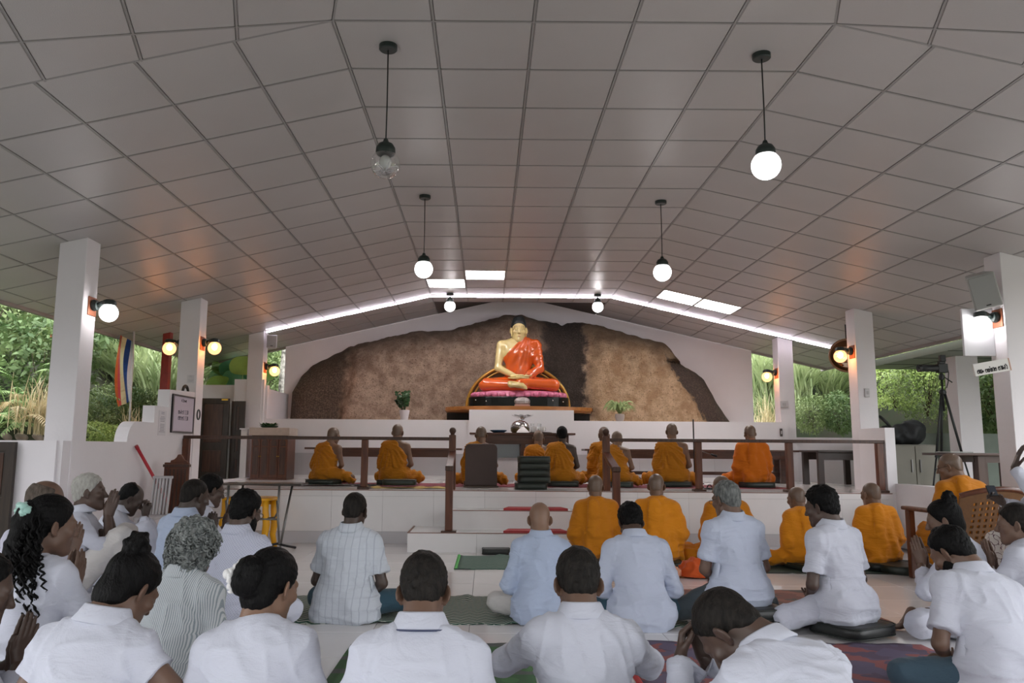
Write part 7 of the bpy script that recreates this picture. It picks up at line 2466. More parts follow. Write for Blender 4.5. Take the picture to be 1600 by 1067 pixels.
# ------------------------------------------------------------------ right side terrace
q = atY(1427, 700, 10.9)
x0, x1 = atY(1396, 720, 10.8)[0], atY(1466, 720, 10.8)[0]
zt = atY(1427, 694, 10.8)[2]
r = thing('cabinet', 'old grey metal cabinet with a black bag on its top', 'cabinet', ((x0 + x1) / 2, 10.8, 0.30))
GRY = mat('grey_metal_cabinet', (112, 108, 96), 0.5, var=0.08, vscale=3)
hx = (x1 - x0) / 2
MB().box(-hx, hx, 0.015, 0.55, 0.0, zt - 0.30).build('carcass', GRY, r, bev=0.006)
for s in (-1, 1):
    d = MB().box(min(0.004 * s, s * hx), max(0.004 * s, s * hx), 0.0, 0.014, 0.02, zt - 0.32).build('cabinet_door', mat('grey_cabinet_door', (120, 116, 104), 0.5, var=0.06, vscale=3), r, bev=0.004)
    MB().box(s * 0.05, s * 0.065, -0.018, 0.0, (zt - 0.3) * 0.6, (zt - 0.3) * 0.78).build('handle', STEEL, d)
f = Field(0.02)
f.ell((0, 0, 0.13), (0.30, 0.17, 0.15), k=0.02); f.ell((0.12, 0.0, 0.20), (0.2, 0.15, 0.14), k=0.06); f.ell((-0.22, 0, 0.14), (0.14, 0.12, 0.10), k=0.06)
f.cut((0, 0, 0), (0, 0, -1))
v, qd = f.mesh(); v = v + vnormals(v, qd) * ((noise3(v, 12) - 0.5) * 0.05)[:, None]; v[:, 2] = np.maximum(v[:, 2], 0)
bag = thing('bag', 'bulky black equipment bag on the grey metal cabinet', 'bag', ((x0 + x1) / 2 - 0.02, 11.05, zt + 0.001))
np_obj('bag_body', v, qd, mat('black_nylon', (26, 28, 30), 0.6, bump=0.2, bscale=60), bag)
MB().tube([(-0.18, -0.05, 0.22), (-0.25, -0.06, 0.30), (-0.32, -0.04, 0.38), (-0.36, -0.02, 0.40)], [0.02, 0.022, 0.022, 0.02], 8).build('strap_handle', BLACK, bag, smooth=True)

# camera on a tripod
yq = 10.3
base = atY(1464, 760, yq)[0]
zc = atY(1470, 575, yq)[2]
xc = atY(1472, 600, yq)[0]
r = thing('camera_tripod', 'tall black tripod carrying a camera with a long lens', 'tripod', (xc, yq, 0.301))
zh = atY(1474, 612, yq)[2] - 0.30
for (dx, dy) in ((-0.34, -0.12), (0.36, -0.05), (0.06, 0.36)):
    m_ = A(dx, dy, 0) * 0.52 + A(0, 0, zh * 0.48)
    top = A(dx * 0.06, dy * 0.06, zh)
    lg = MB().tube([tuple(top), tuple(m_)], 0.016, 8).build('leg', BLACK, r, smooth=True)
    MB().tube([tuple(m_), (dx, dy, 0.012)], 0.011, 8).build('lower_leg', BLACKM, lg, smooth=True)
    MB().ball((dx, dy, 0.014), 0.014, 8, 6).build('rubber_foot', BLACK, lg, smooth=True)
    MB().ball(tuple(m_), 0.021, 8, 6).build('leg_clamp', BLACK, lg, smooth=True)
MB().tube([(0, 0, zh - 0.25), (0, 0, zh + 0.20)], 0.014, 8).build('centre_column', BLACKM, r, smooth=True)
MB().lathe([(0.0, zh - 0.03), (0.04, zh - 0.03), (0.045, zh), (0.03, zh + 0.03), (0, zh + 0.04)], n=14).build('spider', BLACK, r, auto=True)
MB().lathe([(0.0, zh + 0.15), (0.03, zh + 0.16), (0.038, zh + 0.20), (0.025, zh + 0.24), (0, zh + 0.25)], n=14).build('ball_head', BLACK, r, auto=True)
MB().tube([(0.03, 0, zh + 0.2), (0.10, -0.06, zh + 0.12)], 0.008, 6).build('pan_handle', BLACK, r, smooth=True)
cz = zc - 0.30
cam_r = thing('video_camera', 'black camera with long lens and flash mounted on the tripod', 'camera', (xc, yq, 0.30 + zh + 0.252))
MB().box(-0.055, 0.075, -0.04, 0.04, 0.0, 0.12).build('camera_body', BLACK, cam_r, bev=0.01)
MB().lathe([(0.0, -0.055), (0.045, -0.055), (0.048, -0.11), (0.043, -0.13), (0.046, -0.26), (0.05, -0.265), (0.05, -0.30), (0.042, -0.30), (0.0, -0.27)], (0, 0, 0.06), 22, 'x').build('lens', BLACK, cam_r, auto=True)
MB().box(-0.03, 0.05, -0.03, 0.03, 0.12, 0.15).build('viewfinder', BLACK, cam_r, bev=0.006)
MB().box(-0.01, 0.06, -0.028, 0.028, 0.15, 0.235).build('flash', BLACKM, cam_r, bev=0.006)
MB().tube([(0.07, -0.01, 0.10), (0.085, -0.02, 0.0), (0.07, -0.02, -0.12), (0.05, -0.01, -0.2)], 0.006, 6).build('neck_strap', BLACK, cam_r, smooth=True)

# dark desk with glass sheet beyond the low wall
x0, x1 = atY(1466, 706, 9.3)[0], atY(1557, 708, 9.3)[0]
zt = atY(1510, 707, 9.3)[2]
table('desk', 'dark brown desk with open shelves beyond the low wall at the tall column', x0, x1 + 0.1, 9.0, 9.65, 0.301, zt, [x0 + 0.35, x0 + 0.62, x1], m=mat('desk_brown', (66, 44, 34), 0.4), apron=0.08, cat='desk')
o = MB().box(0, 0.26, 0, 0.30, 0, 0.012).build('ledger', mat('ledger_grey', (146, 146, 142), 0.5), None, bev=0.003, loc=(x0 - 0.02, 9.02, zt + 0.001))
tag(o, 'thin grey folder lying on the corner of the dark desk', 'folder')

# ------------------------------------------------------------------ microphones, slippers, incense sticks on the platform
q = atY(1083, 690, 11.6)
r = thing('microphone_stand', 'thin microphone stand with a boom beside the railing post of the longer railing', 'stand', (atY(1084, 690, 11.6)[0], 11.6, PZ + 0.012))
zz = atY(1083, 656, 11.6)[2] - PZ
MB().tube([(0, 0, 0.01), (0, 0, zz)], 0.010, 8).build('upright', BLACKM, r, smooth=True)
MB().lathe([(0.0, 0), (0.13, 0), (0.13, 0.012), (0.02, 0.03), (0, 0.03)], n=20).build('round_base', BLACK, r, auto=True)
MB().tube([(0.0, -0.02, 0.50), (0.10, -0.06, 0.47), (0.24, -0.10, 0.42)], 0.007, 6).build('boom', STEEL, r, smooth=True)
MB().tube([(0.22, -0.095, 0.43), (0.30, -0.115, 0.40)], [0.014, 0.02], 8).build('microphone', BLACK, r, smooth=True)
for k, dx in enumerate((0.0, 0.11)):
    q = atY(1098, 758, 10.25)
    o = MB().prism([(0.04 * abs(math.cos(t)) ** 0.7 * (1 if math.cos(t) >= 0 else -1), 0.12 * math.sin(t)) for t in np.linspace(0, 2 * PI, 18, endpoint=False)], lambda p, q, t: (p, q, t), 0, 0.018).build('slipper', BLACK, None, bev=0.004, loc=(q[0] + dx, 10.3 + 0.02 * k, PZ + 0.001))
    o.rotation_euler = (0, 0, 0.25 - 0.4 * k)
    MB().tube([(-0.035, 0.01, 0.018), (-0.015, 0.03, 0.05), (0.015, 0.03, 0.05), (0.035, 0.01, 0.018)], 0.008, 6).build('strap', BLACK, o, smooth=True)
    tag(o, ['black slipper nearer the stairs on the platform edge', 'black slipper farther from the stairs on the platform edge'][k], 'slipper', 'pair of black slippers')

# ------------------------------------------------------------------ potted plants on the ledge and greens on the cabinet
LEAFD = mat('leaf_dark_gloss', (36, 66, 38), 0.35, rgb2=(60, 96, 52), vscale=20)
LEAFP = mat('leaf_pale_stripe', (112, 136, 72), 0.45, rgb2=(156, 170, 110), vscale=30)
def leaf_blade(pts, wmax, nrm=(0, 0, 1)):
    pts = np.array(pts); m = len(pts)
    t = np.linspace(0, 1, m)
    w_ = wmax * np.sin(np.clip(t * 0.92 + 0.08, 0, 1) * PI) ** 0.8
    d = np.gradient(pts, axis=0); s = np.cross(d, np.array(nrm, float)); s /= np.maximum(np.linalg.norm(s, axis=1), 1e-9)[:, None]
    V = np.stack([pts - s * w_[:, None], pts + A(*nrm) * -0.25 * w_[:, None], pts + s * w_[:, None]], 1).reshape(-1, 3)
    i = np.arange(m - 1)[:, None]; k = np.array([[0, 1]])
    Q = np.stack([i * 3 + k, i * 3 + k + 1, (i + 1) * 3 + k + 1, (i + 1) * 3 + k], -1).reshape(-1, 4)
    return V, Q
rng = np.random.RandomState(3)
q = atY(632, 655, 13.25)
r = thing('potted_plant', 'leafy dark green houseplant in a white pot on the ledge', 'plant', (q[0], 13.22, 1.601))
MB().lathe([(0, 0), (0.058, 0), (0.062, 0.01), (0.082, 0.13), (0.088, 0.15), (0.088, 0.165), (0.078, 0.165), (0.074, 0.13), (0, 0.125)], n=26).build('pot', mat('white_pot', (212, 204, 206), 0.4), r, auto=True)
stems = MB(); lv = []
for k in range(11):
    a_ = rng.uniform(0, 2 * PI); ln = rng.uniform(0.20, 0.36); sp_ = rng.uniform(0.06, 0.20)
    pts = [A(0.03 * math.cos(a_), 0.03 * math.sin(a_), 0.12) + A(sp_ * math.cos(a_) * t ** 1.3, sp_ * math.sin(a_) * 0.7 * t ** 1.3, ln * t) for t in np.linspace(0, 1, 8)]
    stems.tube(pts, 0.005, 5)
    for j in range(3, 8):
        for s in (-1, 1):
            d = A(math.cos(a_ + s * 1.3), math.sin(a_ + s * 1.3), 0.5)
            d = unit(d); L = rng.uniform(0.06, 0.085)
            lv.append(leaf_blade([pts[j] + d * L * t + A(0, 0, -0.02 * t * t) for t in np.linspace(0, 1, 5)], 0.024, unit(A(rng.normal(0, 0.5), -0.9, rng.uniform(0.0, 0.8)))))
stems.build('stems', mat('plant_stem', (58, 74, 40), 0.6), r, smooth=True)
v, qd = join(lv); np_obj('foliage', v, qd, LEAFD, r)['kind'] = 'stuff'
q = atY(968, 656, 13.2)
r = thing('potted_plant', 'spider plant with pale narrow arching leaves in a grey pot on the ledge', 'plant', (q[0], 13.17, 1.601))
MB().lathe([(0, 0), (0.055, 0), (0.075, 0.05), (0.080, 0.10), (0.072, 0.125), (0.066, 0.12), (0.07, 0.09), (0, 0.09)], n=26).build('pot', mat('grey_pot', (160, 148, 142), 0.5), r, auto=True)
lv = []
for k in range(90):
    a_ = rng.uniform(0, 2 * PI); ln = rng.uniform(0.18, 0.32); up_ = rng.uniform(0.22, 0.44)
    lv.append(leaf_blade([A(math.cos(a_) * ln * t, math.sin(a_) * ln * t * 0.6, 0.10 + up_ * t * (1.9 - 1.5 * t) - 0.06 * t ** 3) for t in np.linspace(0, 1, 8)], 0.010, unit(A(rng.normal(0, 0.4), -0.8, 0.5))))
v, qd = join(lv); np_obj('foliage', v, qd, LEAFP, r)['kind'] = 'stuff'
q = atY(421, 666, 12.5)
r = thing('leaf_tray', 'low tray of dark green leaves on the stone topped cabinet', 'tray', (q[0], 12.5, PZ + 0.801))
MB().lathe([(0, 0), (0.10, 0), (0.14, 0.025), (0.135, 0.03), (0.09, 0.008), (0, 0.008)], n=24).build('tray_dish', mat('green_tray', (44, 74, 52), 0.4), r, auto=True)
lv = []
for k in range(80):
    a_ = rng.uniform(0, 2 * PI); rr = rng.uniform(0, 0.13); c = A(rr * math.cos(a_), rr * math.sin(a_) * 0.8, 0.02 + 0.03 * rng.rand()); d = unit(A(math.cos(a_), math.sin(a_), rng.uniform(0.2, 1.0)))
    lv.append(leaf_blade([c + d * 0.055 * t for t in np.linspace(0, 1, 4)], 0.02))
v, qd = join(lv); np_obj('leaves', v, qd, LEAFD, r)['kind'] = 'stuff'
# ------------------------------------------------------------------ hillside and planting outside
def leafmat(name, a, b, rough=0.5):
    m = mat(name, tuple(min(255, c * 1.22) for c in a), rough, rgb2=tuple(min(255, c * 1.2) for c in b), vscale=2.2, detail=8, spec=0.3)
    nt = m.node_tree; bs = nt.nodes['Principled BSDF']; out = nt.nodes['Material Output']
    tr = nt.nodes.new('ShaderNodeBsdfTranslucent'); mx = nt.nodes.new('ShaderNodeMixShader'); mx.inputs[0].default_value = 0.25
    src = bs.inputs['Base Color'].links[0].from_socket
    nt.links.new(src, tr.inputs[0]); nt.links.new(bs.outputs[0], mx.inputs[1]); nt.links.new(tr.outputs[0], mx.inputs[2]); nt.links.new(mx.outputs[0], out.inputs[0])
    return m
SOIL = mat('hillside_soil', (58, 54, 40), 0.95, rgb2=(44, 58, 32), vscale=2.5, bump=0.6, bscale=8)
def hill(name, label, fx, y0, y1, nx=26, ny=34):
    """fx(t, y) -> x, z"""
    ys = np.linspace(y0, y1, ny); ts = np.linspace(0, 1, nx)
    V = np.array([[(fx(t, y)[0], y, fx(t, y)[1]) for y in ys] for t in ts]).reshape(-1, 3)
    V[:, 2] += (noise3(V, 0.9, 3) - 0.5) * 0.5 * np.repeat(np.clip(ts * 4, 0, 1), ny)
    B = V.copy(); B[:, 2] -= 0.6
    idx = np.arange(nx * ny).reshape(nx, ny); N = nx * ny
    q = np.stack([idx[:-1, :-1], idx[1:, :-1], idx[1:, 1:], idx[:-1, 1:]], -1).reshape(-1, 4)
    o = np_obj(name, np.concatenate([V, B]), np.concatenate([q, q[:, ::-1] + N]), SOIL)
    o['kind'] = 'structure'
hill('hillside', '', lambda t, y: (-5.5 - 6.5 * t, 0.95 + 5.6 * t ** 0.8), 3.0, 24.0)
hill('hillside.001', '', lambda t, y: (9.6 + 6.5 * t - 0.10 * max(0, y - 12) * 2.2, 0.75 + 5.4 * t ** 0.8), 4.0, 24.0)
hill('hillside.003', '', lambda t, y: (-16 + 32 * t, 0.2 + max(0.0, -9.0 - y) * 0.5), -18.0, -7.0)  # unseen hill behind the camera, added to hold back low sky light
struct('ground', MB().box(-40, 40, -40, 40, -0.4, -0.14), mat('yard_ground', (120, 116, 92), 0.95, rgb2=(92, 104, 66), vscale=0.8))  # yard ground, put in to block light from below the horizon
hill('hillside.002', '', lambda t, y: (-8.5 + 20.0 * t, 0.6 + (y - 17.2) * 0.9), 17.2, 22.5)
# low retaining wall of rough stone at the foot of the left bank
rw = struct('retaining_wall', MB().box(-6.4, -5.7, 6.5, 16.5, 0.0, 1.27), mat('rubble_mortar', (158, 146, 134), 0.9, var=0.15, vscale=6, bump=0.6, bscale=20))
stone_m = mat('rubble_stone', (172, 160, 148), 0.9, rgb2=(134, 124, 114), vscale=7, bump=0.5, bscale=30)
rng = np.random.RandomState(12)
sm_ = []
for s in range(4):
    f = Field(0.03); f.ell((0, 0, 0), (0.05, 0.16, 0.085), k=0.02); f.ell((0.0, 0.07, 0.02), (0.05, 0.12, 0.06), k=0.05)
    v, qd = f.mesh(); v = v + vnormals(v, qd) * ((noise3(v, 9, s) - 0.5) * 0.05)[:, None]
    me = np_mesh('stone', v, qd, False); me.materials.append(stone_m); sm_.append(me)
for i in range(28):
    for j in range(2):
        o = lk(bpy.data.objects.new('stone', sm_[(i * 3 + j) % 4]), rw)
        o.location = (-5.70, 6.8 + 0.34 * i + 0.15 * j, 1.03 + 0.16 * j); o.rotation_euler = (rng.uniform(-.2, .2), 0, 0)

def leaves_cloud(n, rad, size, seed, droop=0.3, elong=2.2, shell=0.55):
    rng = np.random.RandomState(seed)
    d = rng.normal(0, 1, (n, 3)); d /= np.linalg.norm(d, axis=1)[:, None]
    r = rng.uniform(shell, 1.0, n) ** 0.6
    # lumps
    lump = 0.78 + 0.40 * noise3(d * 1.0, 2.6, seed)
    c = d * (r * lump)[:, None] * np.array(rad)
    ax = d * 0.5 + rng.normal(0, 0.7, (n, 3)); ax[:, 2] -= droop; ax /= np.linalg.norm(ax, axis=1)[:, None]
    nr = d + rng.normal(0, 0.6, (n, 3)) + np.array([0, 0, 0.8]); s = np.cross(ax, nr); s /= np.maximum(np.linalg.norm(s, axis=1), 1e-6)[:, None]
    L = size * rng.uniform(0.6, 1.3, n)[:, None]; W = L / elong
    up_ = np.cross(s, ax)
    a = c; b = c + ax * L * 0.45 - s * W * 0.5 + up_ * W * 0.12; e = c + ax * L * 0.45 + s * W * 0.5 + up_ * W * 0.12; t = c + ax * L - up_ * W * 0.15
    V = np.stack([a, e, t, b], 1).reshape(-1, 3)
    Q = np.arange(n * 4).reshape(n, 4)
    return V, Q
def flower_cloud(n, rad, size, seed):
    rng = np.random.RandomState(seed)
    d = rng.normal(0, 1, (n, 3)); d[:, 2] = np.abs(d[:, 2]) * 0.6; d /= np.linalg.norm(d, axis=1)[:, None]
    c = d * np.array(rad) * rng.uniform(0.92, 1.05, n)[:, None]
    out = []
    for p in c:
        k = np.stack([p + rng.normal(0, size * 0.7, 3) for _ in range(7)])
        for q_ in k:
            a = unit(rng.normal(0, 1, 3)); b = unit(np.cross(a, rng.normal(0, 1, 3)))
            out.append(np.stack([q_ - a * size * .5, q_ - b * size * .5, q_ + a * size * .5, q_ + b * size * .5]))
    V = np.concatenate(out); return V, np.arange(len(V)).reshape(-1, 4)
def blades(n, h, spread, w_, seed, lean=(0, 0)):
    rng = np.random.RandomState(seed); out = []
    for i in range(n):
        a = rng.uniform(0, 2 * PI); L = h * rng.uniform(0.55, 1.1); sp_ = spread * rng.uniform(0.3, 1.1)
        x0, y0 = rng.normal(0, 0.10, 2)
        t = np.linspace(0, 1, 8)
        pts = np.stack([x0 + (math.cos(a) * sp_ + lean[0]) * t ** 1.8, y0 + (math.sin(a) * sp_ + lean[1]) * t ** 1.8, L * (t - 0.42 * (sp_ / spread) * t ** 3)], 1)
        out.append(leaf_blade(pts, w_, (math.cos(a) * 0.3, math.sin(a) * 0.3, 1)))
    return join(out)
def fronds(n, L, seed, curl=0.8, pairs=22, lw_=0.012, ll=0.17):
    rng = np.random.RandomState(seed); out = []
    for i in range(n):
        a = rng.uniform(0, 2 * PI); el = rng.uniform(0.55, 1.25); l = L * rng.uniform(0.7, 1.1)
        t = np.linspace(0, 1, 14)
        p = np.stack([math.cos(a) * l * t * math.cos(el), math.sin(a) * l * t * math.cos(el), l * (t * math.sin(el) - curl * 0.5 * t ** 2.4)], 1)
        out.append(leaf_blade(p, 0.012))
        d = np.gradient(p, axis=0)
        for j in np.linspace(0.12, 0.98, pairs):
            k = j * 13; i0 = int(min(k, 12)); q_ = p[i0] + (p[i0 + 1] - p[i0]) * (k - i0)
            dd = unit(d[i0]); sd = unit(np.cross(dd, A(0, 0, 1)))
            for s in (-1, 1):
                e = unit(sd * s + dd * 0.55 - A(0, 0, 0.25)); m_ = ll * math.sin(PI * (0.12 + 0.8 * j)) * rng.uniform(0.8, 1.1)
                out.append(leaf_blade([q_ + e * m_ * u - A(0, 0, 0.03 * u * u) for u in (0, 0.5, 1)], lw_))
    return join(out)
def mk(name, VQ, m):
    me = np_mesh(name, VQ[0], VQ[1]); me.materials.append(m); return me
L1 = leafmat('leaf_mid_green', (84, 100, 58), (130, 142, 98)); L2 = leafmat('leaf_deep_green', (62, 82, 50), (104, 122, 78))
L3 = leafmat('leaf_yellow_green', (124, 144, 76), (164, 178, 112)); L4 = leafmat('grass_grey_green', (120, 134, 96), (164, 172, 132))
L5 = leafmat('dry_stalk', (168, 156, 122), (200, 186, 152)); L6 = leafmat('fern_green', (108, 136, 84), (150, 168, 116)); LD = leafmat('frond_dry', (160, 142, 106), (188, 170, 132))
STEM = mat('woody_stem', (74, 62, 46), 0.85)
def stemmesh(h, n, spread, seed, r_=0.014):
    rng = np.random.RandomState(seed); mb = MB()
    for k in range(n):
        a = rng.uniform(0, 2 * PI); s = spread * rng.uniform(0.3, 1)
        mb.tube([(math.cos(a) * s * t ** 1.3, math.sin(a) * s * t ** 1.3, h * t) for t in np.linspace(0, 1, 5)], [r_, r_ * .9, r_ * .7, r_ * .5, r_ * .3], 5)
    return mb.mesh('stem', STEM, True)
PR = {
    'shrub': [mk('foliage', leaves_cloud(2600, (0.80, 0.80, 0.85), 0.105, 1), L1), mk('foliage', leaves_cloud(2200, (0.75, 0.8, 0.9), 0.125, 2), L2), stemmesh(0.9, 7, 0.45, 1)],
    'light': [mk('foliage', leaves_cloud(4200, (0.85, 0.85, 0.80), 0.060, 3, elong=2.0), L3), mk('foliage', leaves_cloud(3800, (0.85, 0.85, 0.85), 0.070, 4, elong=2.2), L1), stemmesh(0.8, 9, 0.5, 2)],
    'grass': [mk('foliage', blades(240, 1.9, 1.15, 0.015, 5), L4), mk('foliage', blades(220, 1.6, 1.25, 0.014, 6, (0.1, -0.3)), L4)],
    'fern': [mk('foliage', fronds(13, 1.5, 7), L6), mk('foliage', fronds(11, 1.3, 8, curl=1.2), L6)],
    'dry': [mk('foliage', fronds(8, 1.5, 9, curl=1.5), LD)],
    'stalk': [mk('foliage', blades(70, 1.1, 0.35, 0.008, 10), L5)],
    'ground': [mk('foliage', leaves_cloud(1500, (0.5, 0.5, 0.35), 0.075, 11), L3)],
}
FL_W = mk('flowers', flower_cloud(46, (0.85, 0.85, 0.85), 0.030, 1), mat('white_blossom', (226, 224, 230), 0.7))
FL_R = mk('flowers', flower_cloud(9, (0.85, 0.85, 0.85), 0.035, 2), mat('coral_blossom', (206, 104, 84), 0.7))
FL_V = mk('flowers', flower_cloud(10, (0.82, 0.8, 0.9), 0.030, 3), mat('violet_blossom', (136, 104, 158), 0.7))
LAB = {'shrub': 'shrub', 'light': 'shrub', 'grass': 'grass clump', 'fern': 'fern', 'dry': 'dead frond', 'stalk': 'dry stalks', 'ground': 'groundcover'}
def plant(kind, var, px, py, Y, sc, label, group, fl=None, rz=0.0, name=None, squash=1.0):
    """px, py: where its foot is seen"""
    x, y, z = atY(px, py, Y)
    nm = name or {'shrub': 'leafy_shrub', 'light': 'fine_leaved_shrub', 'grass': 'tall_grass', 'fern': 'fern', 'dry': 'dead_fronds', 'stalk': 'dry_stalks', 'ground': 'low_plant'}[kind]
    r = thing(nm, label, LAB[kind], (x, y, z), rz, group)
    ms = PR[kind]
    o = lk(bpy.data.objects.new('foliage', ms[var % max(1, len(ms) - (1 if kind in ('shrub', 'light') else 0))]), r)
    o.scale = (sc, sc, sc * squash); o['kind'] = 'stuff'
    if kind in ('shrub', 'light'):
        o.location = (0, 0, 0.72 * sc)
        s = lk(bpy.data.objects.new('stem', ms[2]), r); s.scale = (sc, sc, sc)
    if fl is not None:
        f_ = lk(bpy.data.objects.new('flowers', fl), r); f_.scale = (sc, sc, sc); f_.location = o.location; f_['kind'] = 'stuff'
rng = random.Random(5)
# left bank: flowering shrubs behind the tall column, grass by the flag, ferns below
def row(kind, spots, group, label, fl=None):
    for i, (px, py, Y, sc) in enumerate(spots):
        plant(kind, i, px, py, Y, sc, label if isinstance(label, str) else label[i], group, fl[i] if isinstance(fl, list) else fl, rz=rng.uniform(0, 6))
row('shrub', [(18, 560, 11.6, 1.05), (60, 640, 10.4, 0.85), (-50, 600, 10.6, 1.15), (40, 490, 14.0, 1.3), (-40, 490, 13.0, 1.35), (95, 560, 12.6, 1.05)], 'shrubs on the left bank',
    ['coral flowered shrub on the left bank, below the eave corner', 'coral flowered shrub low on the left bank beside the tall column', 'flowerless green shrub cut off by the left picture edge', 'violet flowered shrub high on the left bank next to the tall column', 'violet flowered shrub high at the left picture edge', 'flowerless green shrub half behind the tall column'], [FL_R, FL_R, None, FL_V, FL_V, None])
row('shrub', [(160, 560, 14.4, 1.25), (210, 520, 16.0, 1.4), (280, 560, 16.5, 1.3), (150, 480, 16.5, 1.5), (245, 480, 18.0, 1.7), (330, 520, 18.5, 1.7), (100, 480, 15.5, 1.3)], 'shrubs behind the flag', 'dark green shrub on the bank behind the flag')
row('grass', [(215, 650, 14.0, 1.12), (250, 662, 13.8, 1.15), (175, 655, 14.2, 1.05), (276, 640, 15.2, 1.1), (300, 600, 16.0, 1.1)], 'tall grass behind the flag',
    ['tall arching grass clump just behind the flag', 'tall arching grass clump between flag and red post', 'tall arching grass clump left of the flag', 'tall arching grass clump behind the red post', 'tall arching grass clump behind the whiteboard column'])
row('shrub', [(165, 668, 11.4, 0.42), (195, 672, 11.6, 0.40), (150, 690, 11.0, 0.34), (222, 676, 11.8, 0.40)], 'small bushes below the flag', ['small pale bush left of the flagpole foot', 'small pale bush right at the flagpole foot', 'smallest pale bush beside the tall column', 'small pale bush behind the curved parapet top'])
row('fern', [(20, 672, 9.6, 0.78), (70, 676, 9.4, 0.68), (45, 640, 10.1, 0.82), (-10, 680, 9.2, 0.75)], 'ferns on the left bank', ['green fern below the coral flowers', 'green fern closest to the tall column', 'green fern standing above the other ferns', 'green fern cut off by the picture edge'])
row('dry', [(28, 660, 9.0, 0.64)], None, 'brown dead fern fronds hanging over the bank')
row('stalk', [(50, 678, 9.1, 0.82), (75, 680, 9.2, 0.72), (205, 690, 11.0, 0.6)], None, ['pale dry stalks in front of the ferns on the left bank', 'pale dry stalks close to the tall column', 'pale dry stalks below the flag'])
row('ground', [(148, 678, 10.6, 0.5), (180, 684, 10.7, 0.5), (170, 680, 11.2, 0.4)], 'low plants on the stone wall', ['low light green plant on the stone wall next to the tall column', 'low light green plant on the stone wall by the curved parapet', 'low light green plant behind the other two on the stone wall'])
# right bank
row('light', [(1400, 640, 14.4, 0.9), (1450, 650, 14.0, 0.88), (1385, 590, 15.6, 1.05), (1440, 600, 15.6, 1.05), (1490, 610, 15.2, 1.05), (1415, 560, 17.0, 1.15), (1475, 560, 17.0, 1.15)], 'fine leaved bushes on the right bank',
    ['light green bush without flowers behind the black bag', 'light green bush without flowers behind the tripod legs', 'white flowered bush beside the right middle column', 'white flowered bush in the middle of the right bank', 'light green bush without flowers next to the porch column', 'white flowered bush high on the right bank under the eave', 'white flowered bush high behind the camera'], [None, None, FL_W, FL_W, None, FL_W, FL_W])
row('grass', [(1190, 640, 17.2, 1.05), (1205, 690, 16.9, 0.95), (1255, 640, 16.4, 1.05), (1300, 640, 16.6, 1.05), (1280, 600, 17.6, 1.05), (1232, 640, 17.4, 1.05)], 'wild grass on the right bank', 'tangled wild grass clump behind the right columns')
row('shrub', [(1240, 590, 19.0, 1.3), (1300, 580, 19.0, 1.3), (1190, 570, 19.2, 1.3), (1350, 580, 19.5, 1.3), (1270, 672, 15.4, 0.45), (1312, 672, 15.2, 0.45), (1160, 600, 19.6, 1.3)], 'shrubs behind the wild grass',
    ['large shrub behind the grass, just right of the rear column', 'large shrub behind the grass, left of the round mirror', 'large shrub in the gap next to the gable wall', 'large shrub behind the right middle column', 'small shrub at the foot of the grass, nearer the rear column', 'small shrub at the foot of the grass, nearer the middle column', 'large shrub hidden mostly by the gable wall'])
row('shrub', [(1540, 640, 14.4, 0.95), (1560, 680, 14.0, 0.85), (1545, 600, 15.6, 1.15), (1590, 620, 15.2, 1.15)], 'broad leaved shrubs by the porch', ['broad leaved shrub next to the porch column, at mid height', 'lowest broad leaved shrub, just above the dark desk', 'broad leaved shrub under the porch roof edge', 'broad leaved shrub touching the tall column'])
row('stalk', [(1190, 690, 16.2, 0.95), (1200, 680, 16.4, 1.0)], 'dry stalks by the gable wall', ['dry stalks touching the end of the gable wall', 'dry stalks a little behind the others past the gable wall'])
row('shrub', [(434, 640, 16.8, 0.9), (440, 600, 18.0, 1.2), (360, 560, 19.5, 1.6), (400, 570, 20.0, 1.6), (350, 600, 18.0, 0.8)], 'shrubs behind the rear parapet', ['green shrub in the gap beside the pale tree trunk', 'tall green shrub behind the pale tree trunk', 'large shrub above the double doors, behind the lotus leaves', 'large shrub behind the rear column', 'smaller shrub just over the rear white parapet'])
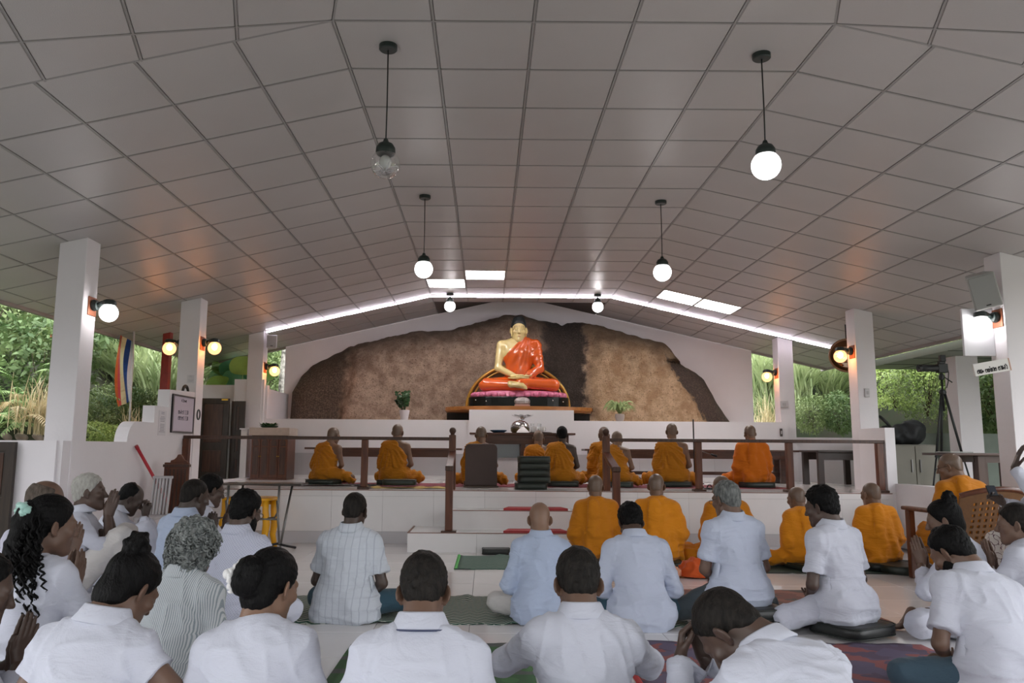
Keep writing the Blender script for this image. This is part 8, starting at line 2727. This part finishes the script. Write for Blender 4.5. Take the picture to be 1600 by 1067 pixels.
# big round leaves above the rear parapet
q = atY(356, 596, 14.2)
r = thing('lotus_plant', 'plant with big round lotus leaves above the rear white parapet', 'plant', (q[0], 14.2, 1.6))
lm = []
for c in ((110, 176, 146), (150, 186, 96), (122, 172, 134)):
    lm.append(mat('lotus_leaf_%d' % c[0], c, 0.45, var=0.1, vscale=5))
lmesh = []
for m_ in lm:
    mb = MB(); n = 22; vv = [(0, 0, -0.04)]
    for rr, z in ((0.5, 0.0), (1.0, 0.05)):
        for k in range(n):
            a = 2 * PI * k / n
            vv.append((rr * 0.26 * math.cos(a), rr * 0.26 * math.sin(a), z + 0.02 * rr * math.sin(3 * a)))
    ff = [(0, 1 + k, 1 + (k + 1) % n) for k in range(n)] + [(1 + k, 1 + n + k, 1 + n + (k + 1) % n, 1 + (k + 1) % n) for k in range(n)]
    lmesh.append(mb.add(vv, ff).mesh('leaf', m_, True, fix=False))
st = MB()
for k in range(15):
    px = rng.uniform(-0.42, 0.62); pyy = rng.uniform(-0.5, 0.9); pz = rng.uniform(0.62, 0.98)
    o = lk(bpy.data.objects.new('leaf', lmesh[k % 3]), r)
    o.location = (px, pyy, pz); o.rotation_euler = (rng.uniform(0.6, 1.1), rng.uniform(-0.4, 0.4), rng.uniform(0, 6)); s_ = rng.uniform(0.7, 1.15); o.scale = (s_, s_, s_)
    st.tube([(px * 0.3, pyy * 0.3 + 0.2, 0), (px * 0.8, pyy * 0.8 + 0.1, pz * 0.6), (px, pyy, pz - 0.03)], 0.008, 5)
st.build('leaf_stalks', L6, r, smooth=True)
# tree trunk with pale bark behind the gap next to the gable wall
q = atY(438, 650, 15.8)
r = thing('tree_trunk', 'slim pale mottled tree trunk in the gap beside the gable wall', 'tree', (q[0], 15.8, -0.13))
MB().tube([(0.02 * math.sin(k), 0.01 * k, 0.5 * k) for k in range(10)], [0.075 - 0.004 * k for k in range(10)], 12).build('trunk', mat('mottled_bark', (176, 170, 160), 0.85, rgb2=(70, 66, 58), vscale=16, bump=0.5), r, smooth=True)
# stone block beyond the parapet
q = atY(386, 582, 15.4)
o = struct('outer_wall', MB().box(q[0] - 0.45, q[0] + 0.35, 15.3, 15.5, 0.5, q[2] + 0.14), mat('outer_wall_render', (150, 138, 128), 0.85, var=0.1, vscale=4))
